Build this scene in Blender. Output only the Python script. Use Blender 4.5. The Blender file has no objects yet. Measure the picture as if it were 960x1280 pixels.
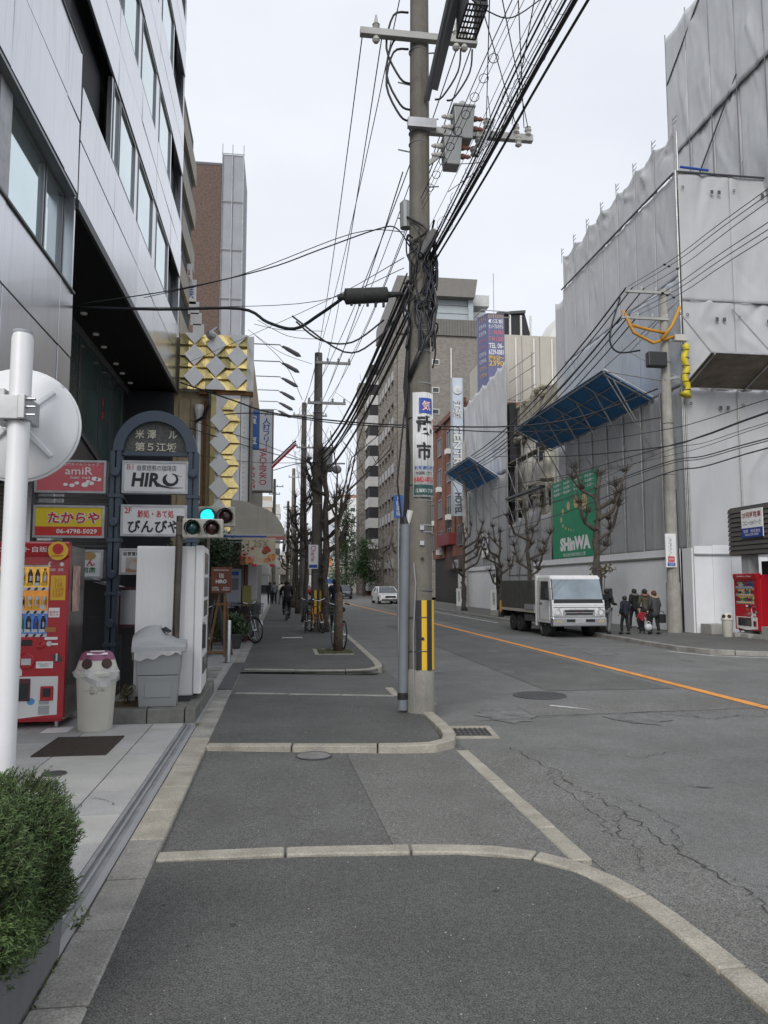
import bpy, bmesh, math, random
from mathutils import Vector, Matrix
R = math.radians
random.seed(7)
sc = bpy.context.scene
col = sc.collection
# ------------------------------------------------------------------ camera
H = 1.5
cam = bpy.data.cameras.new('camera'); cam_o = bpy.data.objects.new('camera', cam); col.objects.link(cam_o)
cam.sensor_fit = 'AUTO'; cam.sensor_width = 36; cam.lens = 961 / 1280 * 36
cam.clip_start = .05; cam.clip_end = 3000
YAW, PITCH = R(7.6708), R(5.3503)
cam_o.location = (0, 0, H); cam_o.rotation_euler = (R(90) + PITCH, 0, -YAW)
sc.camera = cam_o
sc.render.resolution_x, sc.render.resolution_y = 768, 1024
# ------------------------------------------------------------------ sky and sun (overcast)
SUN_EL, SUN_AZ = R(34), R(207)           # azimuth clockwise from +Y: behind the camera
world = bpy.data.worlds.new('World'); sc.world = world; world.use_nodes = True
wn, wl = world.node_tree.nodes, world.node_tree.links
bg = wn['Background']; bg.inputs[1].default_value = .1
sky = wn.new('ShaderNodeTexSky'); sky.sky_type = 'NISHITA'; sky.sun_disc = False
sky.sun_elevation = SUN_EL; sky.sun_rotation = SUN_AZ
tc = wn.new('ShaderNodeTexCoord'); nz = wn.new('ShaderNodeTexNoise')
nz.inputs['Scale'].default_value = 2.2; nz.inputs['Detail'].default_value = 5
mp = wn.new('ShaderNodeMapping'); mp.inputs['Scale'].default_value = (1, 1, 2.5)
wl.new(tc.outputs['Generated'], mp.inputs[0]); wl.new(mp.outputs[0], nz.inputs['Vector'])
cr = wn.new('ShaderNodeValToRGB')
cr.color_ramp.elements[0].position = .3; cr.color_ramp.elements[0].color = (5.95, 6.2, 6.75, 1)
cr.color_ramp.elements[1].position = .75; cr.color_ramp.elements[1].color = (7.0, 7.2, 7.6, 1)
wl.new(nz.outputs[0], cr.inputs[0])
mx = wn.new('ShaderNodeMix'); mx.data_type = 'RGBA'; mx.inputs[0].default_value = .93
wl.new(sky.outputs[0], mx.inputs[6]); wl.new(cr.outputs[0], mx.inputs[7]); wl.new(mx.outputs[2], bg.inputs[0])
sun = bpy.data.lights.new('sun', 'SUN'); sun.energy = 1.5; sun.angle = R(28); sun.color = (1, .97, .93)
sun_o = bpy.data.objects.new('sun', sun); col.objects.link(sun_o)
sd = Vector((math.sin(SUN_AZ) * math.cos(SUN_EL), math.cos(SUN_AZ) * math.cos(SUN_EL), math.sin(SUN_EL)))
sun_o.rotation_euler = sd.to_track_quat('Z', 'Y').to_euler()
sc.view_settings.view_transform = 'Standard'; sc.view_settings.look = 'None'
sc.view_settings.exposure = .5; sc.view_settings.gamma = 1; sc.view_settings.use_curve_mapping = False
sc.cycles.max_bounces = 8; sc.cycles.use_denoising = True
sc.cycles.sample_clamp_indirect = 4
# ------------------------------------------------------------------ photo measuring helpers: rays through a pixel of the 960x1280 picture
CF = Vector((math.sin(YAW) * math.cos(PITCH), math.cos(YAW) * math.cos(PITCH), math.sin(PITCH)))
CR = Vector((math.cos(YAW), -math.sin(YAW), 0)); CU = CR.cross(CF)
def _ray(x, y): return CR * ((x - 480) / 961) + CU * ((640 - y) / 961) + CF
def gz(x, y, z=0.):
    d = _ray(x, y); return Vector((0, 0, H)) + d * ((z - H) / d.z)
def aY(x, y, Y):
    d = _ray(x, y); return Vector((0, 0, H)) + d * (Y / d.y)
def aX(x, y, X):
    d = _ray(x, y); return Vector((0, 0, H)) + d * (X / d.x)
# ------------------------------------------------------------------ mesh builder
class MB:
    def __init__(s): s.v = []; s.f = []
    def add(s, vs, fs):
        n = len(s.v); s.v += [tuple(p) for p in vs]; s.f += [[i + n for i in f] for f in fs]; return s
    def quad(s, a, b, c, d): return s.add([a, b, c, d], [(0, 1, 2, 3)])
    def poly(s, pts): return s.add(pts, [tuple(range(len(pts)))])
    def box(s, x0, x1, y0, y1, z0, z1):
        return s.add([(x, y, z) for z in (z0, z1) for y in (y0, y1) for x in (x0, x1)],
                     [(0, 2, 3, 1), (4, 5, 7, 6), (0, 1, 5, 4), (2, 6, 7, 3), (0, 4, 6, 2), (1, 3, 7, 5)])
    def cbox(s, c, sx, sy, sz): return s.box(c[0] - sx / 2, c[0] + sx / 2, c[1] - sy / 2, c[1] + sy / 2, c[2] - sz / 2, c[2] + sz / 2)
    def hexa(s, b, t):  # bottom four, top four points (same winding, counter-clockwise from above)
        return s.add(list(b) + list(t), [(3, 2, 1, 0), (4, 5, 6, 7)] + [(i, (i + 1) % 4, (i + 1) % 4 + 4, i + 4) for i in range(4)])
    def bar(s, p, q, w, h=None, up=(0, 0, 1)):
        p, q = Vector(p), Vector(q); h = h or w; d = (q - p).normalized(); u = Vector(up)
        if abs(d.dot(u)) > .97: u = Vector((0, 1, 0))
        a = d.cross(u).normalized() * (w / 2); b = a.cross(d).normalized() * (h / 2)
        o = [-a - b, a - b, a + b, -a + b]
        return s.add([p + k for k in o] + [q + k for k in o], [(0, 1, 2, 3), (7, 6, 5, 4)] + [(i, i + 4, (i + 1) % 4 + 4, (i + 1) % 4) for i in range(4)])
    def tube(s, pts, r, n=6, cap=True):
        pts = [Vector(p) for p in pts]; m = len(pts)
        rs = r if isinstance(r, (list, tuple)) else [r] * m
        base = len(s.v); u = None
        for i, p in enumerate(pts):
            d = (pts[min(i + 1, m - 1)] - pts[max(i - 1, 0)])
            d = d.normalized() if d.length > 1e-9 else Vector((0, 0, 1))
            if u is None:
                u = d.cross(Vector((0, 0, 1)) if abs(d.z) < .9 else Vector((1, 0, 0))).normalized()
            else:
                u = (u - d * u.dot(d)).normalized()
            w = d.cross(u)
            for k in range(n):
                a = 2 * math.pi * k / n
                s.v.append(tuple(p + (u * math.cos(a) + w * math.sin(a)) * rs[i]))
        for i in range(m - 1):
            for k in range(n):
                a, b = base + i * n + k, base + i * n + (k + 1) % n
                s.f.append([a, b, b + n, a + n])
        if cap:
            s.f.append([base + k for k in range(n)][::-1]); s.f.append([base + (m - 1) * n + k for k in range(n)])
        return s
    def lathe(s, prof, c=(0, 0, 0), n=16, ax=(0, 0, 1), sx=1, sy=1):
        # prof: (radius, height) from bottom to top along axis
        z = Vector(ax).normalized(); x = z.orthogonal().normalized() if abs(z.z) < .99 else Vector((1, 0, 0)); y = z.cross(x); c = Vector(c)
        base = len(s.v)
        for r, h in prof:
            for k in range(n):
                a = 2 * math.pi * k / n
                s.v.append(tuple(c + z * h + x * (r * sx * math.cos(a)) + y * (r * sy * math.sin(a))))
        m = len(prof)
        for i in range(m - 1):
            for k in range(n):
                a, b = base + i * n + k, base + i * n + (k + 1) % n
                s.f.append([a, b, b + n, a + n])
        s.f.append([base + k for k in range(n)][::-1]); s.f.append([base + (m - 1) * n + k for k in range(n)])
        return s
    def cyl(s, p, q, r, n=12): return s.tube([p, q], r, n)
    def ball(s, c, r, n=10, m=6, sx=1, sy=1, sz=1):
        pr = [(max(1e-4, r * math.sin(math.pi * i / m)), -r * sz * math.cos(math.pi * i / m)) for i in range(m + 1)]
        return s.lathe(pr, c, n, (0, 0, 1), sx, sy)
    def prism(s, pts, off):  # polygon (3-D points) pushed along off
        n = len(pts); off = Vector(off); A = [Vector(p) for p in pts]
        return s.add(A + [p + off for p in A], [tuple(range(n))[::-1], tuple(range(n, 2 * n))] + [(i, (i + 1) % n, (i + 1) % n + n, i + n) for i in range(n)])
    def torus(s, c, r, rr, ax, n=24, m=6, a0=0, a1=2 * math.pi):
        z = Vector(ax).normalized(); x = z.orthogonal().normalized(); y = z.cross(x); c = Vector(c)
        return s.tube([c + (x * math.cos(a) + y * math.sin(a)) * r for a in [a0 + (a1 - a0) * i / n for i in range(n + 1)]], rr, m)
    def mesh(s, name, smooth=False):
        me = bpy.data.meshes.new(name); me.from_pydata(s.v, [], s.f)
        if smooth: me.polygons.foreach_set('use_smooth', [True] * len(me.polygons))
        bm = bmesh.new(); bm.from_mesh(me); bmesh.ops.recalc_face_normals(bm, faces=bm.faces); bm.to_mesh(me); bm.free()
        return me
    def build(s, name, m, parent=None, smooth=False, bevel=0, seg=2):
        o = obj(name, s.mesh(name, smooth), m, parent)
        if smooth is True or smooth == 1:
            pass
        elif smooth:  # smooth angle given in degrees
            o.data.set_sharp_from_angle(angle=R(smooth))
        if bevel:
            b = o.modifiers.new('bevel', 'BEVEL'); b.width = bevel; b.segments = seg; b.limit_method = 'ANGLE'
        return o
def spl(P, sub=4):
    P = [Vector(p) for p in P]; Q = []
    for i in range(len(P) - 1):
        p0, p1, p2_, p3 = P[max(i - 1, 0)], P[i], P[i + 1], P[min(i + 2, len(P) - 1)]
        for k in range(sub):
            t = k / sub; Q.append(.5 * ((2 * p1) + (p2_ - p0) * t + (2 * p0 - 5 * p1 + 4 * p2_ - p3) * t * t + (3 * p1 - p0 - 3 * p2_ + p3) * t ** 3))
    return Q + [P[-1]]
WORLD = {}
def obj(name, me, m, parent=None):
    o = bpy.data.objects.new(name, me); col.objects.link(o)
    if m is not None and len(me.materials) == 0: me.materials.append(m)
    root = parent
    while root is not None and root.parent is not None: root = root.parent
    if parent is not None:
        o.parent = parent
        if root.name in WORLD and not me.get('moved'):
            me.transform(Matrix.Translation(-WORLD[root.name])); me['moved'] = 1
    return o
def thing(name, label, cat, loc=(0, 0, 0), rz=0, group=None, world=False):
    o = bpy.data.objects.new(name, None); col.objects.link(o); o.empty_display_size = .2
    o.location = loc; o.rotation_euler = (0, 0, rz)
    tag(o, label, cat, group)
    if world: WORLD[o.name] = Vector(loc)
    return o
def tag(o, label, cat, group=None):
    o['label'] = label; o['category'] = cat
    if group: o['group'] = group
    return o
def kind(o, k): o['kind'] = k; return o
def copy_tree(o, parent=None):
    c = o.copy(); col.objects.link(c)
    if parent is not None: c.parent = parent
    for ch in list(o.children): copy_tree(ch, c)
    return c
def dup(o, loc, rz=None, label=None):
    c = copy_tree(o); c.location = loc
    if rz is not None: c.rotation_euler = (0, 0, rz)
    if label: c['label'] = label
    return c
def piece(name, src, loc, parent, m=None):  # an alike piece sharing mesh data
    o = bpy.data.objects.new(name, src); col.objects.link(o); o.location = loc
    if parent: o.parent = parent
    return o
# ------------------------------------------------------------------ lettering
_sq = {}
def text(parent, s, c, right, up, w, h, m, name='lettering', bold=0., lift=.004, shear=0):
    cu = bpy.data.curves.new('lettering', 'FONT'); cu.body = s; cu.align_x = 'CENTER'; cu.resolution_u = 2
    cu.space_line = .95; cu.offset = bold; cu.shear = shear
    t = bpy.data.objects.new('lettering', cu); me = bpy.data.meshes.new_from_object(t)
    bpy.data.objects.remove(t); bpy.data.curves.remove(cu)
    if not len(me.vertices): return None
    xs = [v.co.x for v in me.vertices]; ys = [v.co.y for v in me.vertices]
    x0, x1, y0, y1 = min(xs), max(xs), min(ys), max(ys)
    right, up, c = Vector(right).normalized(), Vector(up).normalized(), Vector(c); nrm = right.cross(up)
    for v in me.vertices:
        v.co = c + right * ((v.co.x - (x0 + x1) / 2) / max(x1 - x0, 1e-6) * w) + up * ((v.co.y - (y0 + y1) / 2) / max(y1 - y0, 1e-6) * h) + nrm * lift
    me.materials.clear()
    return obj(name, me, m, parent)
def flat(parent, c, right, up, w, h, m, name='print', lift=.002, d=0.):
    right, up, c = Vector(right).normalized() * (w / 2), Vector(up).normalized() * (h / 2), Vector(c); n = right.cross(up).normalized()
    b = MB(); q = [c - right - up + n * lift, c + right - up + n * lift, c + right + up + n * lift, c - right + up + n * lift]
    if d: b.prism([p - n * d for p in q], n * d)
    else: b.quad(*q)
    return b.build(name, m, parent)
# ------------------------------------------------------------------ materials
MT = {}
def lin(r, g, b):
    f = lambda c: c / 12.92 if c <= .04045 else ((c + .055) / 1.055) ** 2.4
    return (f(r / 255), f(g / 255), f(b / 255))
def mat(name, c, rough=.6, metal=0., var=.12, scale=2., bump=0., bscale=60., streak=0., emit=None, alpha=1., trans=0., spec=.5, speck=0., sscale=250., coat=0.):
    """principled material: base colour broken up by noise, optional vertical weather streaks, specks and bump"""
    if name in MT: return MT[name]
    m = bpy.data.materials.new(name); m.use_nodes = True; MT[name] = m
    n, l = m.node_tree.nodes, m.node_tree.links; b = n['Principled BSDF']
    b.inputs['Roughness'].default_value = rough; b.inputs['Metallic'].default_value = metal
    b.inputs['Specular IOR Level'].default_value = spec; b.inputs['Transmission Weight'].default_value = trans
    b.inputs['Coat Weight'].default_value = coat
    b.inputs['Alpha'].default_value = alpha
    geo = n.new('ShaderNodeNewGeometry'); pos = geo.outputs['Position']
    cur = None
    def rgbmix(bt, fac, a, bb):
        x = n.new('ShaderNodeMix'); x.data_type = 'RGBA'; x.blend_type = bt
        for sock, v in ((0, fac), (6, a), (7, bb)):
            if hasattr(v, 'links'): l.new(v, x.inputs[sock])
            else: x.inputs[sock].default_value = v if sock == 0 else (*v, 1)
        return x.outputs[2]
    def noise(sc_, det=4, vec=None, rgh=.6):
        t = n.new('ShaderNodeTexNoise'); t.inputs['Scale'].default_value = sc_; t.inputs['Detail'].default_value = det; t.inputs['Roughness'].default_value = rgh
        l.new(vec or pos, t.inputs['Vector']); return t.outputs[0]
    def ramp(f, p0, p1, v0=0., v1=1.):
        t = n.new('ShaderNodeMapRange'); l.new(f, t.inputs[0])
        for i, v in enumerate((p0, p1, v0, v1)): t.inputs[i + 1].default_value = v
        return t.outputs[0]
    cc = rgbmix('MIX', 0., c, c)
    if var:
        f = ramp(noise(scale), .3, .7)
        cc = rgbmix('MIX', f, tuple(x * (1 - var) for x in c), tuple(min(1, x * (1 + var * .7)) for x in c))
    if streak:
        mpn = n.new('ShaderNodeMapping'); mpn.inputs['Scale'].default_value = (6, 6, .35); l.new(pos, mpn.inputs[0])
        f = ramp(noise(1., 6, mpn.outputs[0], .7), .5, .8, 0, streak)
        cc = rgbmix('MULTIPLY', f, cc, (.35, .33, .3))
    if speck:
        f = ramp(noise(sscale, 2), .35, .65, -1, 1)
        x = n.new('ShaderNodeMath'); x.operation = 'MULTIPLY_ADD'; l.new(f, x.inputs[0]); x.inputs[1].default_value = speck; x.inputs[2].default_value = 1
        cb = n.new('ShaderNodeCombineColor')
        for i in range(3): l.new(x.outputs[0], cb.inputs[i])
        cc = rgbmix('MULTIPLY', 1., cc, cb.outputs[0])
    l.new(cc, b.inputs['Base Color'])
    if bump:
        bn = n.new('ShaderNodeBump'); bn.inputs['Strength'].default_value = bump; bn.inputs['Distance'].default_value = .02
        l.new(noise(bscale, 5), bn.inputs['Height']); l.new(bn.outputs[0], b.inputs['Normal'])
    if emit:
        b.inputs['Emission Color'].default_value = (*c, 1) if emit is True else (*emit[:3], 1)
        b.inputs['Emission Strength'].default_value = 1. if emit is True else emit[3]
    return m
def plain(name, c, rough=.5, **k): return mat(name, c, rough, var=k.pop('var', .06), **k)
# shared materials
white = plain('white_paint', (.8, .8, .79), .35); offwhite = mat('offwhite_plastic', (.62, .61, .55), .45, streak=.25)
black = plain('black_paint', (.02, .02, .022), .4); darkgrey = plain('dark_grey', (.07, .072, .078), .5)
rubber = plain('rubber', (.025, .025, .025), .8); grey = mat('grey_paint', (.3, .31, .32), .45)
steel = mat('steel', (.55, .56, .57), .35, 1., var=.15, scale=8); galv = mat('galvanised', (.42, .43, .44), .5, .7, var=.2, scale=5, streak=.2)
red = plain('red_paint', (.42, .012, .022), .3, coat=.3); ink = plain('black_ink', (.012, .012, .012), .5)
redink = plain('red_ink', (.5, .02, .03), .5); blueink = plain('blue_ink', (.02, .08, .36), .5)
yellow = plain('yellow_paint', (.72, .45, .03), .45); whiteink = plain('white_ink', (.8, .8, .8), .5)
cable = plain('cable_sheath', (.015, .015, .018), .5); pvc = plain('white_pvc', (.65, .65, .62), .4)
glassdark = mat('dark_glass', (.03, .04, .045), .08, var=.2, spec=.8)
concrete = mat('concrete', (.34, .335, .31), .85, var=.2, scale=3, bump=.2, bscale=30, streak=.5, speck=.12, sscale=80)
bark = mat('bark', (.09, .076, .062), .9, var=.55, scale=9, bump=1.6, bscale=22, speck=.35, sscale=40)
twigm = mat('twig_bark', (.07, .055, .042), .9, var=.3, scale=10)
skin = plain('skin', (.5, .32, .23), .55); hairm = plain('hair', (.02, .016, .014), .6)
X1, Y1, Z1 = Vector((1, 0, 0)), Vector((0, 1, 0)), Vector((0, 0, 1))
# ================================================================== GROUND
def asphalt(name, c, fl=.5, seed=0.):
    m = mat(name, c, .9, var=.16, scale=.55, bump=.6, bscale=120, speck=.55, sscale=140, spec=.3)
    n, l = m.node_tree.nodes, m.node_tree.links; b = n['Principled BSDF']
    old = b.inputs['Base Color'].links[0].from_socket
    geo = n['Geometry'] if 'Geometry' in n else n.new('ShaderNodeNewGeometry')
    def tx(kind_, sc_):
        t = n.new(kind_); t.inputs['Scale'].default_value = sc_; l.new(geo.outputs['Position'], t.inputs['Vector']); return t
    v = tx('ShaderNodeTexVoronoi', 55); thr = n.new('ShaderNodeMath'); thr.operation = 'LESS_THAN'; thr.inputs[1].default_value = .07; l.new(v.outputs['Distance'], thr.inputs[0])
    w = n.new('ShaderNodeMath'); w.operation = 'GREATER_THAN'; w.inputs[1].default_value = 1 - fl * .16
    sp = n.new('ShaderNodeSeparateColor'); l.new(v.outputs['Color'], sp.inputs[0]); l.new(sp.outputs[0], w.inputs[0])
    a = n.new('ShaderNodeMath'); a.operation = 'MULTIPLY'; l.new(thr.outputs[0], a.inputs[0]); l.new(w.outputs[0], a.inputs[1])
    x = n.new('ShaderNodeMix'); x.data_type = 'RGBA'; x.inputs[7].default_value = (.45, .44, .42, 1); l.new(a.outputs[0], x.inputs[0]); l.new(old, x.inputs[6])
    g2 = tx('ShaderNodeTexNoise', 34); g2.inputs['Detail'].default_value = 3; g3 = n.new('ShaderNodeMapRange'); g3.inputs[1].default_value = .35; g3.inputs[2].default_value = .65; g3.inputs[3].default_value = .86; g3.inputs[4].default_value = 1.1; l.new(g2.outputs[0], g3.inputs[0])
    gc = n.new('ShaderNodeCombineColor'); [l.new(g3.outputs[0], gc.inputs[k]) for k in range(3)]
    x2 = n.new('ShaderNodeMix'); x2.data_type = 'RGBA'; x2.blend_type = 'MULTIPLY'; x2.inputs[0].default_value = 1; l.new(x.outputs[2], x2.inputs[6]); l.new(gc.outputs[0], x2.inputs[7]); x = x2
    # broad worn and stained patches
    q = tx('ShaderNodeTexNoise', 1.7); q.inputs['Detail'].default_value = 6; q.inputs['Roughness'].default_value = .65
    mr = n.new('ShaderNodeMapRange'); mr.inputs[1].default_value = .4; mr.inputs[2].default_value = .75; l.new(q.outputs[0], mr.inputs[0])
    mr.inputs[4].default_value = .42
    y = n.new('ShaderNodeMix'); y.data_type = 'RGBA'; y.blend_type = 'MULTIPLY'; y.inputs[7].default_value = (.55, .54, .52, 1)
    l.new(mr.outputs[0], y.inputs[0]); l.new(x.outputs[2], y.inputs[6]); l.new(y.outputs[2], b.inputs['Base Color'])
    return m
asph_walk = asphalt('asphalt_walk', (.128, .128, .123), 1.)
asph_road = asphalt('asphalt_road', (.2, .2, .194), .4)
asph_drive = asphalt('asphalt_drive', (.155, .155, .148), .6)
asph_worn = asphalt('asphalt_worn', (.2, .2, .188), .7)
kerbm = mat('kerb_concrete', (.36, .335, .28), .85, var=.25, scale=4, bump=.3, bscale=50, speck=.2, sscale=110)
kerbd = mat('kerb_concrete_grey', (.29, .28, .255), .88, var=.35, scale=3, bump=.35, bscale=45, speck=.25, sscale=100)
granite = mat('granite', (.40, .402, .395), .7, var=.16, scale=2.2, bump=.12, bscale=120, speck=.3, sscale=140)
graniteb = mat('granite_wet', (.35, .355, .35), .6, var=.2, scale=1.5, bump=.12, bscale=120, speck=.2, sscale=160)
granitec = mat('granite_warm', (.43, .425, .405), .72, var=.16, scale=1.8, bump=.12, bscale=120, speck=.25, sscale=150)
jointm = plain('joint_dark', (.06, .058, .052), .9)
crackm = plain('crack_dark', (.05, .049, .046), .95)
MB().quad((-1500, -300, -.32), (1500, -300, -.32), (1500, 2500, -.32), (-1500, 2500, -.32)).build('ground', plain('far_ground', (.13, .13, .125), .9))
kind(bpy.data.objects['ground'], 'structure')
KX = 1.82
road = MB()
road.quad((KX - .3, -12, -.1), (24, -12, -.1), (24, 16.4, -.1), (KX - .3, 16.4, -.1)); road.quad((KX - .3, 16.4, -.1), (9.66, 16.4, -.1), (9.66, 420, -.1), (KX - .3, 420, -.1))
road = kind(road.build('road', asph_road), 'structure')
# ribbon lying on the ground along a polyline
def ribbon(pts, w, z):
    b = MB(); P = [Vector((p[0], p[1], 0)) for p in pts]; L = []
    for i, p in enumerate(P):
        d = (P[min(i + 1, len(P) - 1)] - P[max(i - 1, 0)]).normalized(); nrm = Vector((-d.y, d.x, 0)); ww = w[i] if isinstance(w, list) else w
        L.append((p + nrm * ww / 2 + Z1 * z, p - nrm * ww / 2 + Z1 * z))
    for i in range(len(P) - 1): b.quad(L[i][0], L[i][1], L[i + 1][1], L[i + 1][0])
    return b
linem = mat('orange_line', (.78, .32, .06), .7, var=.22, scale=3, speck=.22, sscale=60)
oc = [(6.27, -10), (6.27, 15), (6.22, 30), (5.9, 45), (5.6, 60), (5.3, 90), (5.3, 200)]
ribbon(oc, .16, -.0925).build('centre_line', linem, road)
# sheets and patches of different asphalt on the road
def patch(x0, x1, y0, y1, z, m, par, name='asphalt_patch', sk=0):
    return MB().quad((x0, y0, z), (x1, y0 + sk, z), (x1, y1 + sk, z), (x0, y1, z)).build(name, m, par)
patch(4.0, 6.0, 11.3, 30, -.0955, asph_drive, road)
patch(KX, 2.45, 1, 7.4, -.0962, asph_worn, road)
patch(3.1, 7.5, 9.2, 10.0, -.0968, asph_worn, road, sk=.3)
patch(7.0, 9.3, 24, 60, -.0958, asph_drive, road)
patch(2.6, 4.6, 22, 22.7, -.095, asph_worn, road)
def crack(pts, w, z, par, n=11, jit=.04):
    rr = random.Random(len(pts) * 31 + int(pts[0][1] * 10)); P = []
    for i in range(len(pts) - 1):
        a, b = Vector((*pts[i], 0)), Vector((*pts[i + 1], 0))
        for k in range(n):
            p = a.lerp(b, k / n); P.append((p.x + rr.uniform(-jit, jit), p.y + rr.uniform(-jit, jit)))
    P.append(pts[-1]); ww = [w * rr.uniform(.15, 1.4) for _ in P]; ww[0] = ww[-1] = .002
    return ribbon(P, ww, z).build('crack', crackm, par)
crack([(2.25, 7.5), (2.36, 6.6), (2.33, 5.9), (2.42, 5.3), (2.36, 4.7), (2.42, 4.1), (2.4, 3.6), (2.5, 2.8)], .009, -.091, road)
crack([(2.36, 6.6), (2.2, 6.1), (2.22, 5.4), (2.1, 4.8)], .007, -.092, road); crack([(2.33, 5.9), (2.6, 5.5), (2.62, 5.0), (2.42, 4.5)], .007, -.092, road)
crack([(2.42, 5.3), (2.2, 5.0), (2.15, 4.5), (2.0, 4.2)], .006, -.092, road); crack([(2.6, 7.4), (3.3, 6.9), (3.8, 7.1)], .007, -.092, road)
crack([(2.42, 4.1), (2.7, 3.8), (2.9, 3.2)], .006, -.092, road); crack([(2.0, 8.9), (3.2, 9.1), (4.6, 9.3), (5.3, 9.25)], .014, -.092, road, jit=.02)
crack([(2.5, 13.2), (3.6, 10.9), (4.3, 9.4)], .006, -.092, road, jit=.02); crack([(5.3, 9.25), (6.6, 9.7), (7.6, 9.9)], .007, -.092, road, jit=.04)
crack([(4.6, 9.3), (5.1, 8.7), (5.6, 8.9), (6.3, 8.5), (7, 8.6)], .014, -.092, road); crack([(5.1, 8.7), (5.0, 9.1), (5.6, 9.2)], .006, -.092, road)
crack([(2.1, 14.8), (4.5, 15.2), (7.5, 14.9)], .008, -.092, road, jit=.02); crack([(5.9, 8.8), (6.1, 9.3), (6.7, 9.4)], .006, -.092, road)
crack([(3.2, 5.9), (3.4, 5.8)], .02, -.092, road, 3, .01); crack([(4.1, 6.2), (4.3, 6.3)], .02, -.092, road, 3, .01)
ribbon([(3.55, 9.95), (3.75, 9.75), (3.95, 9.55)], [.06, .05, .01], -.0915).build('paint_mark', whiteink, road)
# walkway: asphalt slabs between kerbs, driveways between the slabs
walk = kind(MB().quad((-.7, 14, -.004), (KX + .1, 14, -.004), (2.6, 300, -.004), (-.7, 300, -.004)).build('sidewalk', asph_walk), 'structure')
c1 = [(-.66, 4.46), (.15, 4.44), (1.01, 4.36), (1.36, 4.24), (1.58, 3.98), (1.68, 3.5), (1.7, 3.1), (1.7, -3), (-.7, -3)]
MB().poly([(x, y, -.006) for x, y in c1][::-1]).build('asphalt_slab', asph_walk, walk)
c2 = [(-.66, 7.52), (.98, 7.38), (1.45, 7.4), (1.58, 7.6), (1.64, 8.3), (1.64, 10.45), (-.66, 10.95)]
MB().poly([(x, y, -.006) for x, y in c2]).build('asphalt_slab', asph_walk, walk)
MB().poly([(-.7, 13.6, -.0055), (1.7, 13.4, -.0055), (1.9, 15, -.0055), (-.7, 15, -.0055)]).build('asphalt_slab', asph_walk, walk)
drive = kind(MB().poly([(-.7, 4.3, -.03), (1.72, 4.0, -.075), (1.78, 7.6, -.075), (-.7, 7.7, -.03)]).poly([(-.7, 10.6, -.03), (1.95, 10.2, -.08), (1.95, 13.8, -.08), (-.7, 14.3, -.03)]).build('driveway', asph_drive), 'structure')
MB().poly([(.70, 4.35, -.052), (1.66, 4.3, -.069), (1.7, 7.45, -.07), (.62, 7.5, -.05)]).build('asphalt_patch', asph_worn, drive)
# kerb stones laid one by one along a path
def kerb(pts, w, top, depth, stone, m, name='kerb', gap=.007, par=None, side=0.):
    k = par or kind(bpy.data.objects.new(name, None), 'structure')
    if not par: col.objects.link(k)
    P = [Vector((*p, 0)) for p in pts]; L = [0]
    for i in range(1, len(P)): L.append(L[-1] + (P[i] - P[i - 1]).length)
    def at(s):
        s = min(max(s, 0), L[-1])
        for i in range(1, len(P)):
            if s <= L[i] + 1e-9:
                t = (s - L[i - 1]) / max(L[i] - L[i - 1], 1e-9); return P[i - 1].lerp(P[i], t)
        return P[-1]
    def frame(s):
        p = at(s); d = (at(s + .06) - at(s - .06)).normalized(); nn = Vector((-d.y, d.x, 0)); return p + nn * side, nn
    n = max(1, round(L[-1] / stone)); st = L[-1] / n; rr = random.Random(int(L[-1] * 100))
    for i in range(n):
        b = MB(); seg = max(1, int(st / .22)); a0, a1 = i * st + gap, (i + 1) * st - gap; jz = rr.uniform(-.004, .004)
        fr = [frame(a0 + (a1 - a0) * j / seg) for j in range(seg + 1)]
        vs = []
        for p, nn in fr:
            for q, z in ((nn * w / 2, top + jz), (-nn * w / 2, top + jz), (-nn * w / 2, top - depth), (nn * w / 2, top - depth)): vs.append(p + q + Z1 * z)
        fs = [(0, 1, 2, 3), tuple(seg * 4 + x for x in (3, 2, 1, 0))]
        for j in range(seg):
            for e in range(4): a = j * 4 + e; c = j * 4 + (e + 1) % 4; fs.append((a, a + 4, c + 4, c))
        b.add(vs, fs).build('kerb_stone', m, k, bevel=.008 if i < 25 else 0, seg=1)
    return k
kl = kerb([(-.76, 1.2), (-.76, 26)], .2, .004, .2, .6, kerbd, 'left_kerb')
for i, o in enumerate(kl.children):
    y = 1.2 + i * .6
    if 4.4 < y < 7.4: o.data.materials[0] = kerbm
MB().box(-.86, -.66, 26, 120, -.2, .004).build('kerb_run', kerbd, kl)
k1 = kerb([(-.66, 4.53), (.15, 4.53), (.9, 4.47), (1.2, 4.41), (1.45, 4.27), (1.64, 4.03), (1.75, 3.6), (1.78, 3.1), (1.79, 2.4), (1.79, -2)], .125, .004, .25, .72, kerbm, 'near_kerb')
k2 = kerb([(-.66, 7.47), (.3, 7.36), (.95, 7.27), (1.35, 7.24), (1.56, 7.32), (1.68, 7.55), (1.73, 8.0), (1.73, 9.02)], .13, .012, .28, .78, kerbm, 'middle_kerb')
kerb([(1.73, 7.3), (1.73, 4.36)], .125, -.064, .2, .6, kerbm, par=k1)
k3 = kerb([(-.6, 11.0), (1.0, 10.62), (1.55, 10.45)], .1, .002, .25, .8, kerbd, 'far_kerb')
kerb([(1.66, 11.8), (1.66, 10.3)], .12, -.07, .2, .6, kerbm, par=k3); kerb([(2.0, 10.55), (2.0, 10.2)], .16, -.07, .2, .6, kerbm, par=k3)
kerb([(-.6, 13.95), (.7, 13.66), (1.3, 13.6), (1.62, 13.72), (1.8, 14.1), (1.86, 14.9), (1.95, 22), (2.1, 40)], .14, .008, .2, .9, kerbm, par=k3)
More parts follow.
